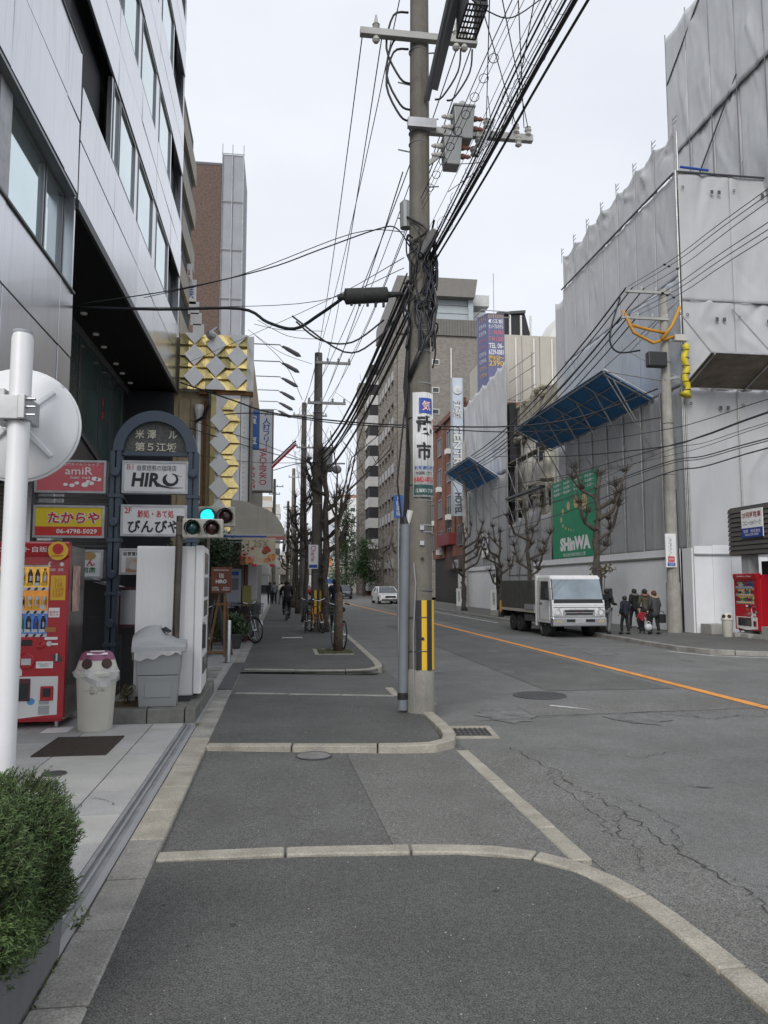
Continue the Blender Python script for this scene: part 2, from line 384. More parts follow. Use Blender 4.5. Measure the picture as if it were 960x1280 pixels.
MB().hexa([(2.03, 40, -.2), (2.17, 40, -.2), (2.75, 120, -.2), (2.6, 120, -.2)], [(2.03, 40, .008), (2.17, 40, .008), (2.75, 120, .008), (2.6, 120, .008)]).build('kerb_run', kerbm, k3)
# left forecourt: steel drain channel and granite slabs
fore = kind(MB().box(-9, -1.01, -4, 8.75, -.25, -.045).build('forecourt', jointm), 'structure')
MB().box(-9, -.86, 8.7, 120, -.25, -.01).build('side_paving', graniteb, fore)
ch = MB().box(-1.009, -.865, 0, 8.72, -.2, -.022).build('channel_bed', mat('channel', (.26, .265, .27), .6, var=.25, scale=6), fore)
for xa, xb, zt in ((-1.008, -.985, .002), (-.962, -.948, -.006), (-.905, -.866, .0)):
    MB().box(xa, xb, 0, 8.72, -.05, zt).build('channel_rail', galv if xa < -.98 else plain('aluminium', (.42, .43, .44), .5, metal=.6), ch)
rr = random.Random(3)
cols = [(-1.33, -1.012), (-1.95, -1.337), (-2.57, -1.957), (-3.19, -2.577)]
ys = [3.0, 3.6, 4.2, 4.8, 5.38, 5.98, 6.58, 7.2, 7.82, 8.42, 8.72]
for ci, (xa, xb) in enumerate(cols):
    for i in range(len(ys) - 1):
        o = .3 if ci % 2 else 0
        ya, yb = ys[i] + o, min(ys[i + 1] + o, 8.73)
        if yb - ya < .05: continue
        b = MB().box(xa + .002, xb - .002, ya + .006, yb - .006, -.05, rr.uniform(-.0015, .0015)); b.build('paving_slab', rr.choice((granite, granite, graniteb, granitec)), fore)
crack([(-1.08, 5.6), (-1.2, 5.75), (-1.3, 5.8)], .006, .003, fore, 5, .015)
matm = mat('steel_mat', (.075, .06, .048), .6, .3, var=.3, scale=20, bump=1., bscale=90)
dm = tag(MB().box(-2.13, -1.5, 7.2, 8.02, -.01, .012).build('floor_hatch', matm), 'brown ribbed metal hatch set into the granite slabs before the bins', 'hatch')
b = MB()
for i in range(26): b.box(-2.12 + i * .024, -2.108 + i * .024, 7.21, 8.01, .012, .018)
b.build('rib', matm, dm)
def manhole(c, r, label, m=None, rings=3):
    m = m or mat('cast_iron', (.1, .1, .1), .65, .4, var=.3, scale=12, bump=.4, bscale=80)
    t = thing('manhole_cover', label, 'manhole cover', c)
    MB().lathe([(r, -.05), (r, .004), (r * .98, .006), (r * .9, .006), (r * .9, .003)], n=28).build('cover', m, t)
    MB().torus((0, 0, .004), r * 1.04, .006, Z1, 28, 4).build('rim', darkgrey, t)
    b = MB()
    for i in range(-5, 6):
        y = i * r * .16; x = (max(0, (r * .86) ** 2 - y * y)) ** .5
        if x > .02: b.box(-x, x, y - r * .03, y + r * .03, .003, .009)
    b.build('tread', m, t)
manhole((3.72, 10.85, -.094), .36, 'large round manhole cover in the road right of the utility pole')
manhole((.32, 7.12, -.042), .15, 'small pale round cover in the driveway asphalt below the kerb line', mat('pale_iron', (.24, .24, .23), .7, .2, var=.2, scale=9))
manhole((-1.75, 6.55, .0), .085, 'small dark round cover on the granite nearest the metal hatch'); manhole((-1.72, 6.2, .0), .09, 'small dark round cover on the granite beside the green bush')
# storm drain grate
dg = thing('storm_drain', 'square black storm drain grate in a concrete surround by the kerb corner', 'storm drain', (2.06, 8.3, -.1), R(-6))
b = MB(); b.box(-.26, .26, -.33, -.24, -.05, .012); b.box(-.26, .26, .24, .33, -.05, .012); b.box(-.26, -.2, -.24, .24, -.05, .012); b.box(.2, .26, -.24, .24, -.05, .012); b.build('surround', kerbm, dg)
MB().box(-.2, .2, -.24, .24, -.06, -.03).build('pit', crackm, dg)
b = MB()
for i in range(8): b.box(-.2 + .055 * i, -.188 + .055 * i, -.24, .24, -.02, .01)
for i in range(5): b.box(-.2, .2, -.2 + .095 * i, -.185 + .095 * i, -.021, .008)
b.build('grate', plain('iron_grate', (.05, .05, .052), .5, metal=.5), dg)
# small marks: tactile bar, tree pit, moss
flat(walk, (.36, 22.0, 0), (1, .15, 0), (0, 1, 0), .58, .22, whiteink, 'paint_mark', .002)
def tree_pit(x, y, w=.75, d=1.2):
    p = thing('tree_pit', f'pale kerbed tree pit with soil and moss' + ('' if y < 20 else ' below the bare street trees'), 'tree pit', (x, y, 0))
    b = MB(); b.box(-w / 2, w / 2, -d / 2 - .09, -d / 2, -.1, .012); b.box(-w / 2, w / 2, d / 2, d / 2 + .09, -.1, .012); b.box(-w / 2 - .09, -w / 2, -d / 2 - .09, d / 2 + .09, -.1, .011); b.build('border', kerbm, p)
    soil = MB(); n = 9
    for i in range(n):
        for j in range(n):
            q = [(-w / 2 + w * (i + a) / n, -d / 2 + d * (j + e) / n) for a, e in ((0, 0), (1, 0), (1, 1), (0, 1))]
            soil.poly([(u, v, .012 + .02 * math.sin(u * 23 + v * 17)) for u, v in q])
    soil.build('soil', mat('mossy_soil', (.07, .075, .025), .95, var=.6, scale=4, bump=.8, bscale=60), p)
tree_pit(1.22, 17.3); 
# right-hand walkway
rw = kind(MB().poly([(9.62, 17.2, 0), (10.4, 16.3, 0), (13.2, 15.7, 0), (24, 15.2, 0), (24, 23.4, 0), (12.9, 23.4, 0), (12.9, 300, 0), (9.62, 300, 0)]).build('right_sidewalk', asph_drive), 'structure')
kr = kerb([(24, 15.05), (13.2, 15.5), (10.6, 16.1), (9.85, 16.7), (9.58, 17.6), (9.56, 19), (9.64, 21), (9.64, 62)], .16, .006, .2, 1.0, kerbd, 'right_kerb')
MB().box(9.56, 9.72, 62, 300, -.2, .006).build('kerb_run', kerbd, kr)
ribbon([(9.2, 17.5), (9.6, 16.2), (11, 15.3), (14, 14.6)], .12, -.0945).build('edge_line', mat('worn_white', (.5, .5, .48), .8, var=.3, scale=4), road)
ribbon([(8.9, 31), (8.9, 70)], .12, -.0945).build('edge_line', MT['worn_white'], road)
stainm = mat('stain', (.165, .165, .16), .8, var=.4, scale=6, speck=.6, sscale=75); gumm = plain('gum', (.05, .05, .048), .8)
rr = random.Random(31)
for i in range(60):
    x, y = rr.uniform(-.55, 1.6), rr.uniform(2.6, 14); r = rr.uniform(.008, .018)
    if 4.2 < y < 7.6 or 10.3 < y < 13.7: continue
    MB().poly([(x + r * math.cos(a) * rr.uniform(.7, 1.2), y + r * math.sin(a) * rr.uniform(.7, 1.2), -.0035) for a in [k * .7 for k in range(9)]]).build('gum_spot', gumm, walk)
for i in range(9):
    x, y = rr.choice((rr.uniform(2.6, 5.6), rr.uniform(7, 8.6))), rr.uniform(5, 26); r = rr.uniform(.12, .4)
    MB().poly([(x + r * math.cos(a) * rr.uniform(.6, 1.2), y + 1.5 * r * math.sin(a) * rr.uniform(.6, 1.2), -.0948 + i * .0002) for a in [k * .35 for k in range(18)]]).build('oil_stain', stainm, road)
# loose specks
b = MB(); rr = random.Random(5)
for i in range(420):
    x, y = rr.uniform(-.6, 2.6), 2.5 + rr.random() ** 2 * 9; z = -.003 if x < 1.6 else -.093; s = rr.uniform(.002, .0045)
    b.ball((x, y, z + s * .4), s, 5, 3, 1, 1, .6)
kind(b.build('grit', mat('pale_grit', (.42, .41, .38), .9, var=.5, scale=30)), 'stuff')
b = MB()
for cx_, cy_, nn in ((-.87, 3.75, 26), (-.88, 3.3, 40), (-.885, 3.1, 30), (-.86, 8.6, 14)):
    for i in range(nn):
        x, y = cx_ + rr.gauss(0, .02), cy_ + rr.gauss(0, .06); a = rr.uniform(0, 6.28); l = rr.uniform(.015, .05)
        p = Vector((x, y, 0)); d = Vector((math.cos(a), math.sin(a), 0)); t = p + d * l + Z1 * rr.uniform(.01, .035); w = Vector((-d.y, d.x, 0)) * .006
        b.add([p - w, p + w, t], [(0, 1, 2)])
kind(b.build('weeds', mat('weed_green', (.1, .14, .03), .8, var=.4, scale=20)), 'stuff')
# ================================================================== LEFT: metal-clad building
FX = -3.3
panelm = mat('aluminium_panel', (.63, .64, .67), .26, .9, var=.05, scale=.7, streak=.3, bump=.03, bscale=2)
panelu = mat('aluminium_panel_upper', (.67, .68, .71), .22, .9, var=.05, scale=.7, streak=.25, bump=.03, bscale=2)
winm = mat('window_glass_pale', (.62, .74, .75), .05, .85, var=.08, scale=.6, spec=1.)
framem = plain('window_frame_grey', (.25, .26, .27), .4, metal=.6)
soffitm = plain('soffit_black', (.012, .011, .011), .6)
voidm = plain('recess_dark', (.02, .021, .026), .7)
stonem = mat('dark_stone', (.055, .055, .058), .35, var=.25, scale=2, spec=.5, speck=.2, sscale=90)
tilem = mat('beige_tile', (.33, .28, .23), .6, var=.2, scale=8)
mb = thing('office_building', 'tall silver metal clad office building with strip windows and a black soffit', 'building', (FX, 18, 0), world=True)
prr = random.Random(77)
def panel(y0, y1, z0, z1, m=panelm, x=FX, nm='panel', d=.05, g=.012):
    if y1 - y0 < .05 or z1 - z0 < .05: return None
    e = [x + prr.uniform(-.007, .007) for _ in range(4)]; y0, y1, z0, z1 = y0 + g, y1 - g, z0 + g, z1 - g   # cladding never sits dead flat
    return MB().hexa([(x - d, y0, z0), (e[0], y0, z0), (e[1], y1, z0), (x - d, y1, z0)], [(x - d, y0, z1), (e[2], y0, z1), (e[3], y1, z1), (x - d, y1, z1)]).build(nm, m, mb, bevel=.006, seg=1)
# core behind the panels
b = MB(); b.box(-14, FX - .3, 2, 12.28, 3.0, 25.2); b.box(-14, FX - .3, 12.28, 24.62, 7.75, 25.2); b.box(-14, -4.86, 12.28, 24.62, 0, 7.75); b.build('wall', voidm, mb)
MB().box(-14, FX - .01, 2, 24.66, 25.2, 25.35).build('parapet', panelu, mb)
MB().box(FX - .3, FX - .02, 2, 12.3, 3.03, 3.08).build('trim', darkgrey, mb)
ysl = [2.4, 5.9, 9.3, 11.62, 12.36]
for i in range(4):                       # lower left block, up to the first strip window
    for z0, z1 in ((3.07, 5.03), (5.03, 6.08)): panel(ysl[i], ysl[i + 1], z0, z1)
    for z0, z1 in ((7.72, 8.93), (8.93, 10.14)): panel(ysl[i], ysl[i + 1], z0, z1)
    for k in range(1, 4): panel(ysl[i], ysl[i + 1], 10.14 + 3.42 * k - 1.75, 10.14 + 3.42 * k, panelu)
MB().box(FX - .32, FX - .02, 12.29, 12.36, 0, 7.7).build('corner_trim', panelm, mb)
def window(y0, y1, z0, z1, dep=.16, m=None, parent=None, nm='window'):
    f = MB(); t = .045; x0, x1 = FX - dep - .05, FX - dep + .02
    f.box(x0, x1, y0, y0 + t, z0, z1); f.box(x0, x1, y1 - t, y1, z0, z1); f.box(x0, x1, y0 + t, y1 - t, z0, z0 + t); f.box(x0, x1, y0 + t, y1 - t, z1 - t, z1)
    w = f.build(nm, framem, parent or mb)
    MB().box(x0 + .015, x0 + .03, y0 + t, y1 - t, z0 + t, z1 - t).build('pane', m or winm, w)
    return w
for y0, y1 in ((2.5, 5.2), (5.5, 9.3), (9.75, 11.3), (11.36, 12.26)): window(y0, y1, 6.1, 7.66, .2)
for y0, y1 in ((9.32, 9.73), (5.22, 5.48)): MB().box(FX - .3, FX - .12, y0, y1, 6.1, 7.66).build('mullion', galv, mb)
MB().box(FX - .24, FX + .03, 2, 12.34, 6.06, 6.095).build('sill', darkgrey, mb); MB().box(FX - .3, FX - .01, 2, 12.34, 7.665, 7.71).build('head_trim', framem, mb)
for k in range(4):
    zs = 10.14 + 3.42 * k
    for y0, y1 in ((2.5, 5.2), (5.5, 9.0), (9.4, 11.3)): window(y0, y1, zs + .02, zs + 1.62, .16)
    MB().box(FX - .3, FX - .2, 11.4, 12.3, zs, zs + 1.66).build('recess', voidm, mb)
    MB().box(FX - .24, FX + .015, 2, 12.34, zs - .035, zs - .003).build('sill', darkgrey, mb)
# long upper facade over the soffit
ysr = [12.44, 15.0, 17.5, 19.7, 22.3, 24.6]
for i in range(5):
    for z0, z1 in ((7.66, 8.68), (8.68, 9.62)): panel(ysr[i], ysr[i + 1], z0, z1, panelu if i > 1 else panelm)
for k in range(5):
    zs = 9.64 + 3.42 * k
    for i in range(5):
        if k < 4:
            panel(ysr[i], ysr[i + 1], zs + 1.66, zs + 2.55, panelu); panel(ysr[i], ysr[i + 1], zs + 2.55, zs + 3.4, panelu)
    if k == 4: continue
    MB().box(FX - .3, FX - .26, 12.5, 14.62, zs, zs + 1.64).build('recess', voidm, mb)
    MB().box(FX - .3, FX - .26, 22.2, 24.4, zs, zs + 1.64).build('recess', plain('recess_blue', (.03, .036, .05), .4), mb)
    for y0, y1 in ((14.72, 15.28), (15.34, 16.95), (17.36, 19.34), (19.96, 21.98)): window(y0, y1, zs + .02, zs + 1.62, .035)
    for y0, y1 in ((14.6, 14.7), (16.97, 17.34), (19.36, 19.94), (22.0, 22.2), (24.42, 24.6)): MB().box(FX - .12, FX - .03, y0, y1, zs, zs + 1.64).build('mullion', panelu, mb)
MB().box(FX - .3, FX - .02, 24.6, 24.64, 7.66, 25.2).build('corner_trim', panelm, mb)
# overhang soffit, downlights, recessed shopfront
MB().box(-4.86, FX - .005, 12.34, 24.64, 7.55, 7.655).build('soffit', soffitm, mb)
MB().box(FX - .04, FX + .02, 12.4, 24.64, 7.5, 7.66).build('soffit_trim', darkgrey, mb)
lampm = mat('downlight', (.3, .3, .29), .4, emit=(1, .95, .85, .03))
dl = MB().lathe([(.07, 0), (.075, .03)], n=10).mesh('downlight')
for px, py in ((105, 391), (120, 417), (130, 433), (145, 454), (153, 466), (163, 478)):
    p = aY(px, py, 10); d = (p - Vector((0, 0, H))); q = Vector((0, 0, H)) + d * ((7.55 - H) / d.z)
    q.x = max(-4.6, min(-3.5, q.x)); o = piece('downlight', dl, q - WORLD['office_building'] - Z1 * .035, mb); 
    if not dl.materials: dl.materials.append(lampm)
greeng = mat('green_glass', (.07, .1, .095), .12, var=.35, scale=1.2, spec=.7)
for y0, y1 in ((15.2, 18.6), (18.65, 20.7), (20.75, 22.3), (22.35, 23.7)):
    MB().box(-4.86, -4.8, y0, y1, 3.9, 7.4).build('shop_glass', greeng, mb)
for y in (18.6, 20.7, 22.3, 23.7): MB().box(-4.9, -4.77, y, y + .05, 3.6, 7.5).build('mullion', darkgrey, mb)
b = MB(); b.box(-4.84, -4.74, 12.4, 24.6, 7.35, 7.55); b.build('trim', framem, mb)
text(mb, 'む\nび', (-4.795, 18.0, 5.9), (0, -1, 0), Z1, .9, 2.2, ink, bold=.02); text(mb, '寿\n司', (-4.795, 18.7, 6.6), (0, -1, 0), Z1, .22, 1.1, redink); text(mb, '祭', (-4.795, 21.2, 6.2), (0, -1, 0), Z1, .3, .6, redink, bold=.04)
b = MB().poly([(-4.7, 12.9, 0), (-4.7, 24.6, 0), (-4.7, 24.6, 4.0), (-4.7, 20.3, 4.9), (-4.7, 12.9, 6.0)]); b.build('dark_wall', stonem, mb)
MB().bar((-4.69, 12.9, 6.03), (-4.69, 24.6, 3.9), .08, .08).build('rail', darkgrey, mb)
MB().box(-5.0, -3.4, 24.3, 24.62, 0, 7.5).build('end_wall', voidm, mb)
# ground floor: metal column and strip of tiles
for xa, xb in ((-3.62, -3.335), (-3.92, -3.63)): MB().box(xa, xb, 11.9, 12.27, 0, 3.02).build('column', panelm, mb, bevel=.02)
tl = MB().box(0, .22, 0, .02, 0, .055).mesh('tile'); tl.materials.append(tilem)
MB().box(-5.4, -3.95, 12.03, 12.2, 0, 3.03).build('pier', jointm, mb)
for r in range(int(2.3 / .065)):
    for c in range(5): piece('tile', tl, Vector((-5.1 + c * .23 + (.11 if r % 2 else 0), 12.012, .8 + r * .065)) - WORLD['office_building'], mb)
# dark granite stair wall and light panel behind the sign frame
sw = thing('stair_wall', 'low dark granite stair wall behind the arched sign frame', 'wall', (-2.2, 11.4, 0), world=True)
MB().hexa([(-4.2, 11.3, 0), (-1.15, 11.3, 0), (-1.15, 11.6, 0), (-4.2, 11.6, 0)], [(-4.2, 11.3, 2.0), (-1.15, 11.3, 1.1), (-1.15, 11.6, 1.1), (-4.2, 11.6, 2.0)]).build('wall', stonem, sw, bevel=.01)
MB().bar((-4.2, 11.45, 2.02), (-1.15, 11.45, 1.12), .34, .04).build('coping', plain('pale_coping', (.3, .3, .3), .4), sw)
for i in range(5): MB().box(-4.1 + i * .62, -3.5 + i * .62, 11.285, 11.3, .05, 1.05 - 0 * i).build('slab', stonem, sw, bevel=.004, seg=1)
pr = thing('window_case', 'blank white frosted panel in a maroon frame below the portrait poster', 'display case', (-1.9, 10.9, .9), world=True)
b = MB(); x0, x1, z0, z1, y = -2.12, -1.22, .96, 1.42, 10.75
b.box(x0 - .04, x1 + .04, y, y + .08, z0 - .04, z0); b.box(x0 - .04, x1 + .04, y, y + .08, z1, z1 + .04); b.box(x0 - .04, x0, y, y + .08, z0, z1); b.box(x1, x1 + .04, y, y + .08, z0, z1)
b.build('frame', plain('maroon', (.1, .02, .03), .4), pr); MB().box(x0, x1, y + .03, y + .06, z0, z1).build('panel', mat('frosted', (.62, .63, .65), .2, .4, var=.1, scale=1.5), pr)
b = MB(); b.box(-2.16, -2.1, y + .01, y + .07, 0, .82); b.box(-1.24, -1.18, y + .01, y + .07, 0, .82); b.build('leg', darkgrey, pr)
# ================================================================== pachinko hall behind it
cream = mat('cream_render', (.45, .36, .23), .8, var=.2, scale=1.5, streak=.6, bump=.1)
goldm = mat('gold_foil', (.9, .7, .3), .24, 1., var=.1, bump=.5, bscale=5)
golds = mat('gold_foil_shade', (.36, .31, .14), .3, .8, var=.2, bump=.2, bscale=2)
whitep = mat('white_sheet', (.82, .82, .81), .45, var=.05, streak=.1)
ph = thing('pachinko_hall', 'cream pachinko hall faced with gold and white diamond panels', 'building', (-2.5, 24.7, 0), world=True)
MB().box(-14, -1.02, 24.75, 40, 0, 9.4).build('wall', cream, ph)
def facing(px, py, Y=24.5): return aY(px, py, Y)
def diamonds(x0, x1, z0, z1, cs, rs, y, nm, left):
    # white sheet with folded gold zigzag strips and white diamonds proud of it
    MB().box(x0, x1, y, y + .22, z0, z1).build(nm, whitep, ph)
    return
xa, xb, za, zb = -3.22, -.93, 7.62, 9.42
MB().box(xa, xb, 24.45, 24.74, za, zb).build('sign_band', whitep, ph)
def strip(pts, w, y, m, clipz):
    # zigzag ribbon, built of parallelogram plates with a small fold
    for i in range(len(pts) - 1):
        (u0, v0), (u1, v1) = pts[i], pts[i + 1]
        if max(v0, v1) > clipz[1] + .02 or min(v0, v1) < clipz[0] - .02: continue
        dy = .05
        MB().prism([(u0, y - dy, v0), (u0 + w, y - dy, v0), (u1 + w, y - .02 + dy, v1), (u1, y - .02 + dy, v1)], (0, .025, 0)).build('gold_plate', m, ph)
rr = random.Random(4)
nx, nzz = 8, 5; cw, chh = (xb - .2 - xa) / nx, (zb - za) / nzz
for i in range(nx):
    for j in range(nzz):
        d = [rr.uniform(0, .03) + (.03 if (i + j + a) % 2 else 0) for a in range(4)]; x, z = xa + i * cw, za + j * chh
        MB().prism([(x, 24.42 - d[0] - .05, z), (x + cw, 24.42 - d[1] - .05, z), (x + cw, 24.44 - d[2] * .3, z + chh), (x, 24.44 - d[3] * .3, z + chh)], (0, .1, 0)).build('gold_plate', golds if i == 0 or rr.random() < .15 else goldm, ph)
hw, hh = .315, .35
dmd = MB().prism([(-hw, 0, 0), (0, 0, -hh), (hw, 0, 0), (0, 0, hh)], (0, .03, 0)).mesh('diamond_plate'); dmd.materials.append(whitep)
for c in range(4):
    for r in range(4):
        x, z = xa + .45 + c * .67, za + (.05 if c % 2 else .4) + r * .7
        zl, zh = max(z - hh, za), min(z + hh, zb)
        if zh - zl < .1: continue
        o = lambda zz_: hw * (1 - abs(zz_ - z) / hh)
        pts = [(x - o(zl), 24.31, zl), (x + o(zl), 24.31, zl)] + ([(x + hw, 24.31, z)] if zl < z < zh else []) + [(x + o(zh), 24.31, zh), (x - o(zh), 24.31, zh)] + ([(x - hw, 24.31, z)] if zl < z < zh else [])
        pts = [p for q, p in enumerate(pts) if q == 0 or (Vector(p) - Vector(pts[q - 1])).length > .004]
        pts = [(min(p[0], xb), p[1], p[2]) for p in pts]
        MB().prism(pts, (0, .03, 0)).build('diamond_plate', whitep, ph)
# column of diamonds below
xa2, xb2 = -2.24, -1.32
MB().box(xa2, xb2, 24.5, 24.74, 2.7, za - .02).build('sign_band', whitep, ph)
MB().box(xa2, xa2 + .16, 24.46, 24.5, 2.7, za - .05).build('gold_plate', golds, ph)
hz = .355
strip([(-1.9 + (.22 if i % 2 else 0), 2.75 + hz * i) for i in range(14)], .36, 24.47, goldm, (2.7, za))
for i in range(6): piece('diamond_plate', dmd, Vector((-1.94, 24.4, 3.1 + .71 * i + .0)) - WORLD['pachinko_hall'], ph)
MB().box(-2.6, -.93, 24.46, 24.74, za - .12, za - .005).build('rusty_ledge', mat('rust_ledge', (.25, .13, .06), .8, var=.5, scale=6), ph)
b = MB(); b.tube([(-2.62, 24.55, 4), (-2.62, 24.55, 6.75)], .09, 10); b.tube([(-2.62, 24.55, 6.75), (-2.62, 24.55, 7.0), (-2.62, 24.55, 7.15)], [.09, .16, .16], 10); b.build('drain_pipe', pvc, ph)
b = MB(); b.tube([(-2.42, 24.6, 3), (-2.42, 24.6, 7.3)], .05, 6); b.build('rusty_pipe', mat('rust', (.2, .08, .03), .8, var=.5, scale=7), ph)
b = MB(); b.tube([(-2.3, 24.4, 7.6), (-2.28, 24.3, 7.1), (-2.45, 24.4, 6.75), (-2.7, 24.5, 6.6)], .05, 6); b.build('duct', black, ph)
b = MB(); b.ball((-2.25, 24.15, 9.32), .16, 10, 6); b.tube([(-2.25, 24.15, 9.45), (-2.1, 24.3, 9.62), (-2.0, 24.5, 9.5)], .03, 6); b.build('floodlight', galv, ph)
for y0, y1 in ((-3.3, -2.9), (-2.88, -2.3)): pass
for i in range(4):
    MB().box(-3.25 + .36 * i, -2.92 + .36 * i, 24.7, 24.74, 3.3, 7.4).build('wall_panel', cream, ph, bevel=.01)
MB().box(-1.30, -1.05, 24.6, 24.74, 2.7, 7.55).build('corner_strip', whitep, ph)
b = MB()
for i in range(30): b.ball((-1.2, 24.59, 2.8 + i * .16), .018, 5, 3)
kind(b.build('rivets', galv, ph), 'stuff')
MB().box(-1.9, -1.6, 24.38, 24.45, 3.35, 3.5).build('amber_lamp', plain('amber', (.7, .4, .03), .3), ph)
# projecting sign
ps = thing('projecting_sign', 'blue and white vertical projecting sign reading pachinko and slot', 'sign', (-.75, 25.6, 4.5), world=True)
Y = 25.6; A, B = aY(305, 513, Y), aY(341, 615, Y); sx0, sx1, sz0, sz1 = A.x, B.x, B.z, A.z + .05
MB().box(sx0, sx1, Y, Y + .35, sz0, sz1).build('case', plain('sign_case', (.2, .19, .18), .5), ps, bevel=.02)
cxs, w = (sx0 + sx1) / 2, sx1 - sx0
MB().box(sx0 + .05, sx1 - .05, Y - .012, Y, sz0 + .05, sz1 - .05).build('face', plain('sign_white', (.66, .66, .65), .4), ps)
hs = sz1 - sz0; zm = sz0 + hs * .5
flat(ps, (sx0 + .05 + w * .25, Y - .013, (zm + sz1 - .05) / 2), X1, Z1, w * .46, hs * .5 - .06, plain('sign_blue', (.03, .13, .42), .4), 'blue_field')
text(ps, '貸', (sx0 + .05 + w * .25, Y - .02, zm + hs * .37), X1, Z1, .27, .3, whiteink, bold=.02); text(ps, '卓', (sx0 + .05 + w * .25, Y - .02, zm + hs * .11), X1, Z1, .27, .3, whiteink, bold=.02)
text(ps, '４\n人\n打\nフ\nリ\n│', (sx0 + w * .76, Y - .014, zm + hs * .24), X1, Z1, .26, hs * .44, blueink, bold=.02)
text(ps, 'PACHINKO', (sx0 + w * .66, Y - .014, sz0 + hs * .3), (0, 0, -1), X1, hs * .44, .24, redink, bold=.01); text(ps, '& SLOT', (sx0 + w * .3, Y - .014, sz0 + hs * .17), (0, 0, -1), X1, hs * .26, .2, redink, bold=.01)
b = MB()
for z in (sz0 + .4, sz1 - .4): b.bar((-1.02, Y + .17, z), (sx0, Y + .17, z), .06)
b.build('bracket', galv, ps)
# row of arm floodlights along the sidewalk front
for i, (px, py, Yl) in enumerate(((366, 440, 27), (366, 461, 29.2), (366, 480, 31.6), (364, 497, 34), (363, 511, 37), (362, 521, 40))):
    p = aY(px - 16, py - 9, Yl); q = aY(px, py, Yl)
    t = thing('arm_floodlight', 'grey floodlight on a long thin arm over the pachinko sign' if i < 0 else f'{["topmost", "second from top", "third from top", "fourth from top", "fifth from top", "lowest"][i]} of the six floodlights on thin arms beside the gold sign', 'floodlight', (-1.0, Yl, p.z), group='floodlights on arms', world=True)
    MB().tube([(-1.1, Yl, p.z), p, (p.x + .12, Yl, p.z - .12)], .022, 6).build('arm', galv, t)
    d = (q - p).normalized(); MB().tube([p + d * .1, p + d * .3, p + d * .72, p + d * .85], [.035, .075, .085, .02], 8).build('lamp_head', plain('lamp_grey', (.16, .16, .17), .5), t)
MB().box(-13, -1.2, 40.02, 46, 0, 9).build('wall', cream, ph)
# awning, its valance sign, shop front below
aw = thing('awning', 'rounded cream canvas awning over the shopfront beside the pavement', 'awning', (-1.2, 19.6, 2.6), world=True)
awm = mat('awning_canvas', (.45, .42, .35), .8, var=.15, scale=2, streak=.35)
b = MB(); n = 9; prof = [(-1.25 + 1.35 * math.sin(math.pi / 2 * i / n), 2.72 + .86 * math.cos(math.pi / 2 * i / n)) for i in range(n + 1)]
for i in range(n):
    for k in range(6):
        ya, yb = 19.5 + 4.2 * k / 6, 19.5 + 4.2 * (k + 1) / 6
        b.quad((prof[i][0], ya, prof[i][1]), (prof[i + 1][0], ya, prof[i + 1][1]), (prof[i + 1][0], yb, prof[i + 1][1]), (prof[i][0], yb, prof[i][1]))
b.poly([(-1.25, 19.5, 2.72)] + [(x, 19.5, z) for x, z in prof]); o = b.build('canvas', awm, aw); o.modifiers.new('solid', 'SOLIDIFY').thickness = .02
MB().box(-2.4, .1, 19.42, 19.5, 2.6, 2.74).build('valance', plain('valance_white', (.5, .48, .45), .6), aw); MB().box(.08, .14, 19.42, 23.7, 2.5, 2.74).build('valance', awm, aw)
MB().box(-2.4, -.35, 19.405, 19.42, 2.66, 2.7).build('blue_trim', blueink, aw)
MB().box(-.35, .1, 19.405, 19.42, 2.62, 2.69).build('red_trim', plain('pink_red', (.5, .16, .13), .5), aw)
b = MB(); b.bar((-2.4, 19.6, 2.55), (.1, 19.6, 2.55), .05); b.bar((.08, 19.5, 2.5), (.08, 23.7, 2.5), .05); b.build('awning_frame', galv, aw)
fp = thing('food_banner', 'cream food banner with red and orange dishes hanging below the awning', 'banner', (-.7, 19.4, 2), world=True)
A, B = aY(302, 672, 19.35), aY(344, 706, 19.35)
MB().box(A.x, B.x, 19.35, 19.37, B.z, A.z).build('sheet', mat('banner_cream', (.55, .47, .34), .6, var=.2, scale=3), fp)
rr = random.Random(2)
dish = [mat('dish_red', (.4, .04, .02), .5, var=.4, scale=15), mat('dish_orange', (.6, .22, .04), .5, var=.4, scale=15), mat('dish_brown', (.2, .08, .03), .5, var=.4, scale=15), plain('dish_pink', (.6, .3, .25), .5)]
for i in range(26):
    s = rr.choice((-1, 1)); u = (A.x + B.x) / 2 + s * rr.uniform(.12, .38); v = (A.z + B.z) / 2 + rr.uniform(-.3, .08); r = rr.uniform(.04, .1)
    MB().poly([(u + r * math.cos(a * .7), 19.345 - i * .0003, v + r * .8 * math.sin(a * .7)) for a in range(9)]).build('dish', dish[i % 4], fp)
text(fp, '1,25X', ((A.x + B.x) / 2, 19.34, A.z - .16), X1, Z1, .5, .2, plain('print_brown', (.3, .25, .15), .6)); text(fp, 'ランチ　ディナー', ((A.x + B.x) / 2, 19.33, B.z + .09), X1, Z1, .66, .09, plain('print_pink', (.65, .3, .3), .6))
for s in (0, 1): MB().box(A.x + .28 + s * .42, A.x + .38 + s * .42, 19.345, 19.375, B.z - .05, B.z + .02).build('clip', redink, fp)
sf = thing('shopfront', 'dim brown shopfront with posters beneath the cream awning', 'shopfront', (-1.5, 22, 0), world=True)
brownd = mat('brown_wood_dark', (.07, .05, .035), .6, var=.3, scale=4)
MB().box(-2.6, -1.0, 20.6, 24.4, 0, 2.7).build('wall', brownd, sf); MB().box(-1.0, -.94, 20.7, 22, .1, 2.5).build('door', plain('cream_door', (.3, .26, .2), .5), sf)
A, B = aY(281, 711, 20.55), aY(301, 760, 20.55); MB().box(A.x, B.x, 20.5, 20.58, B.z, A.z).build('poster', plain('poster_grey', (.3, .32, .36), .5), sf)
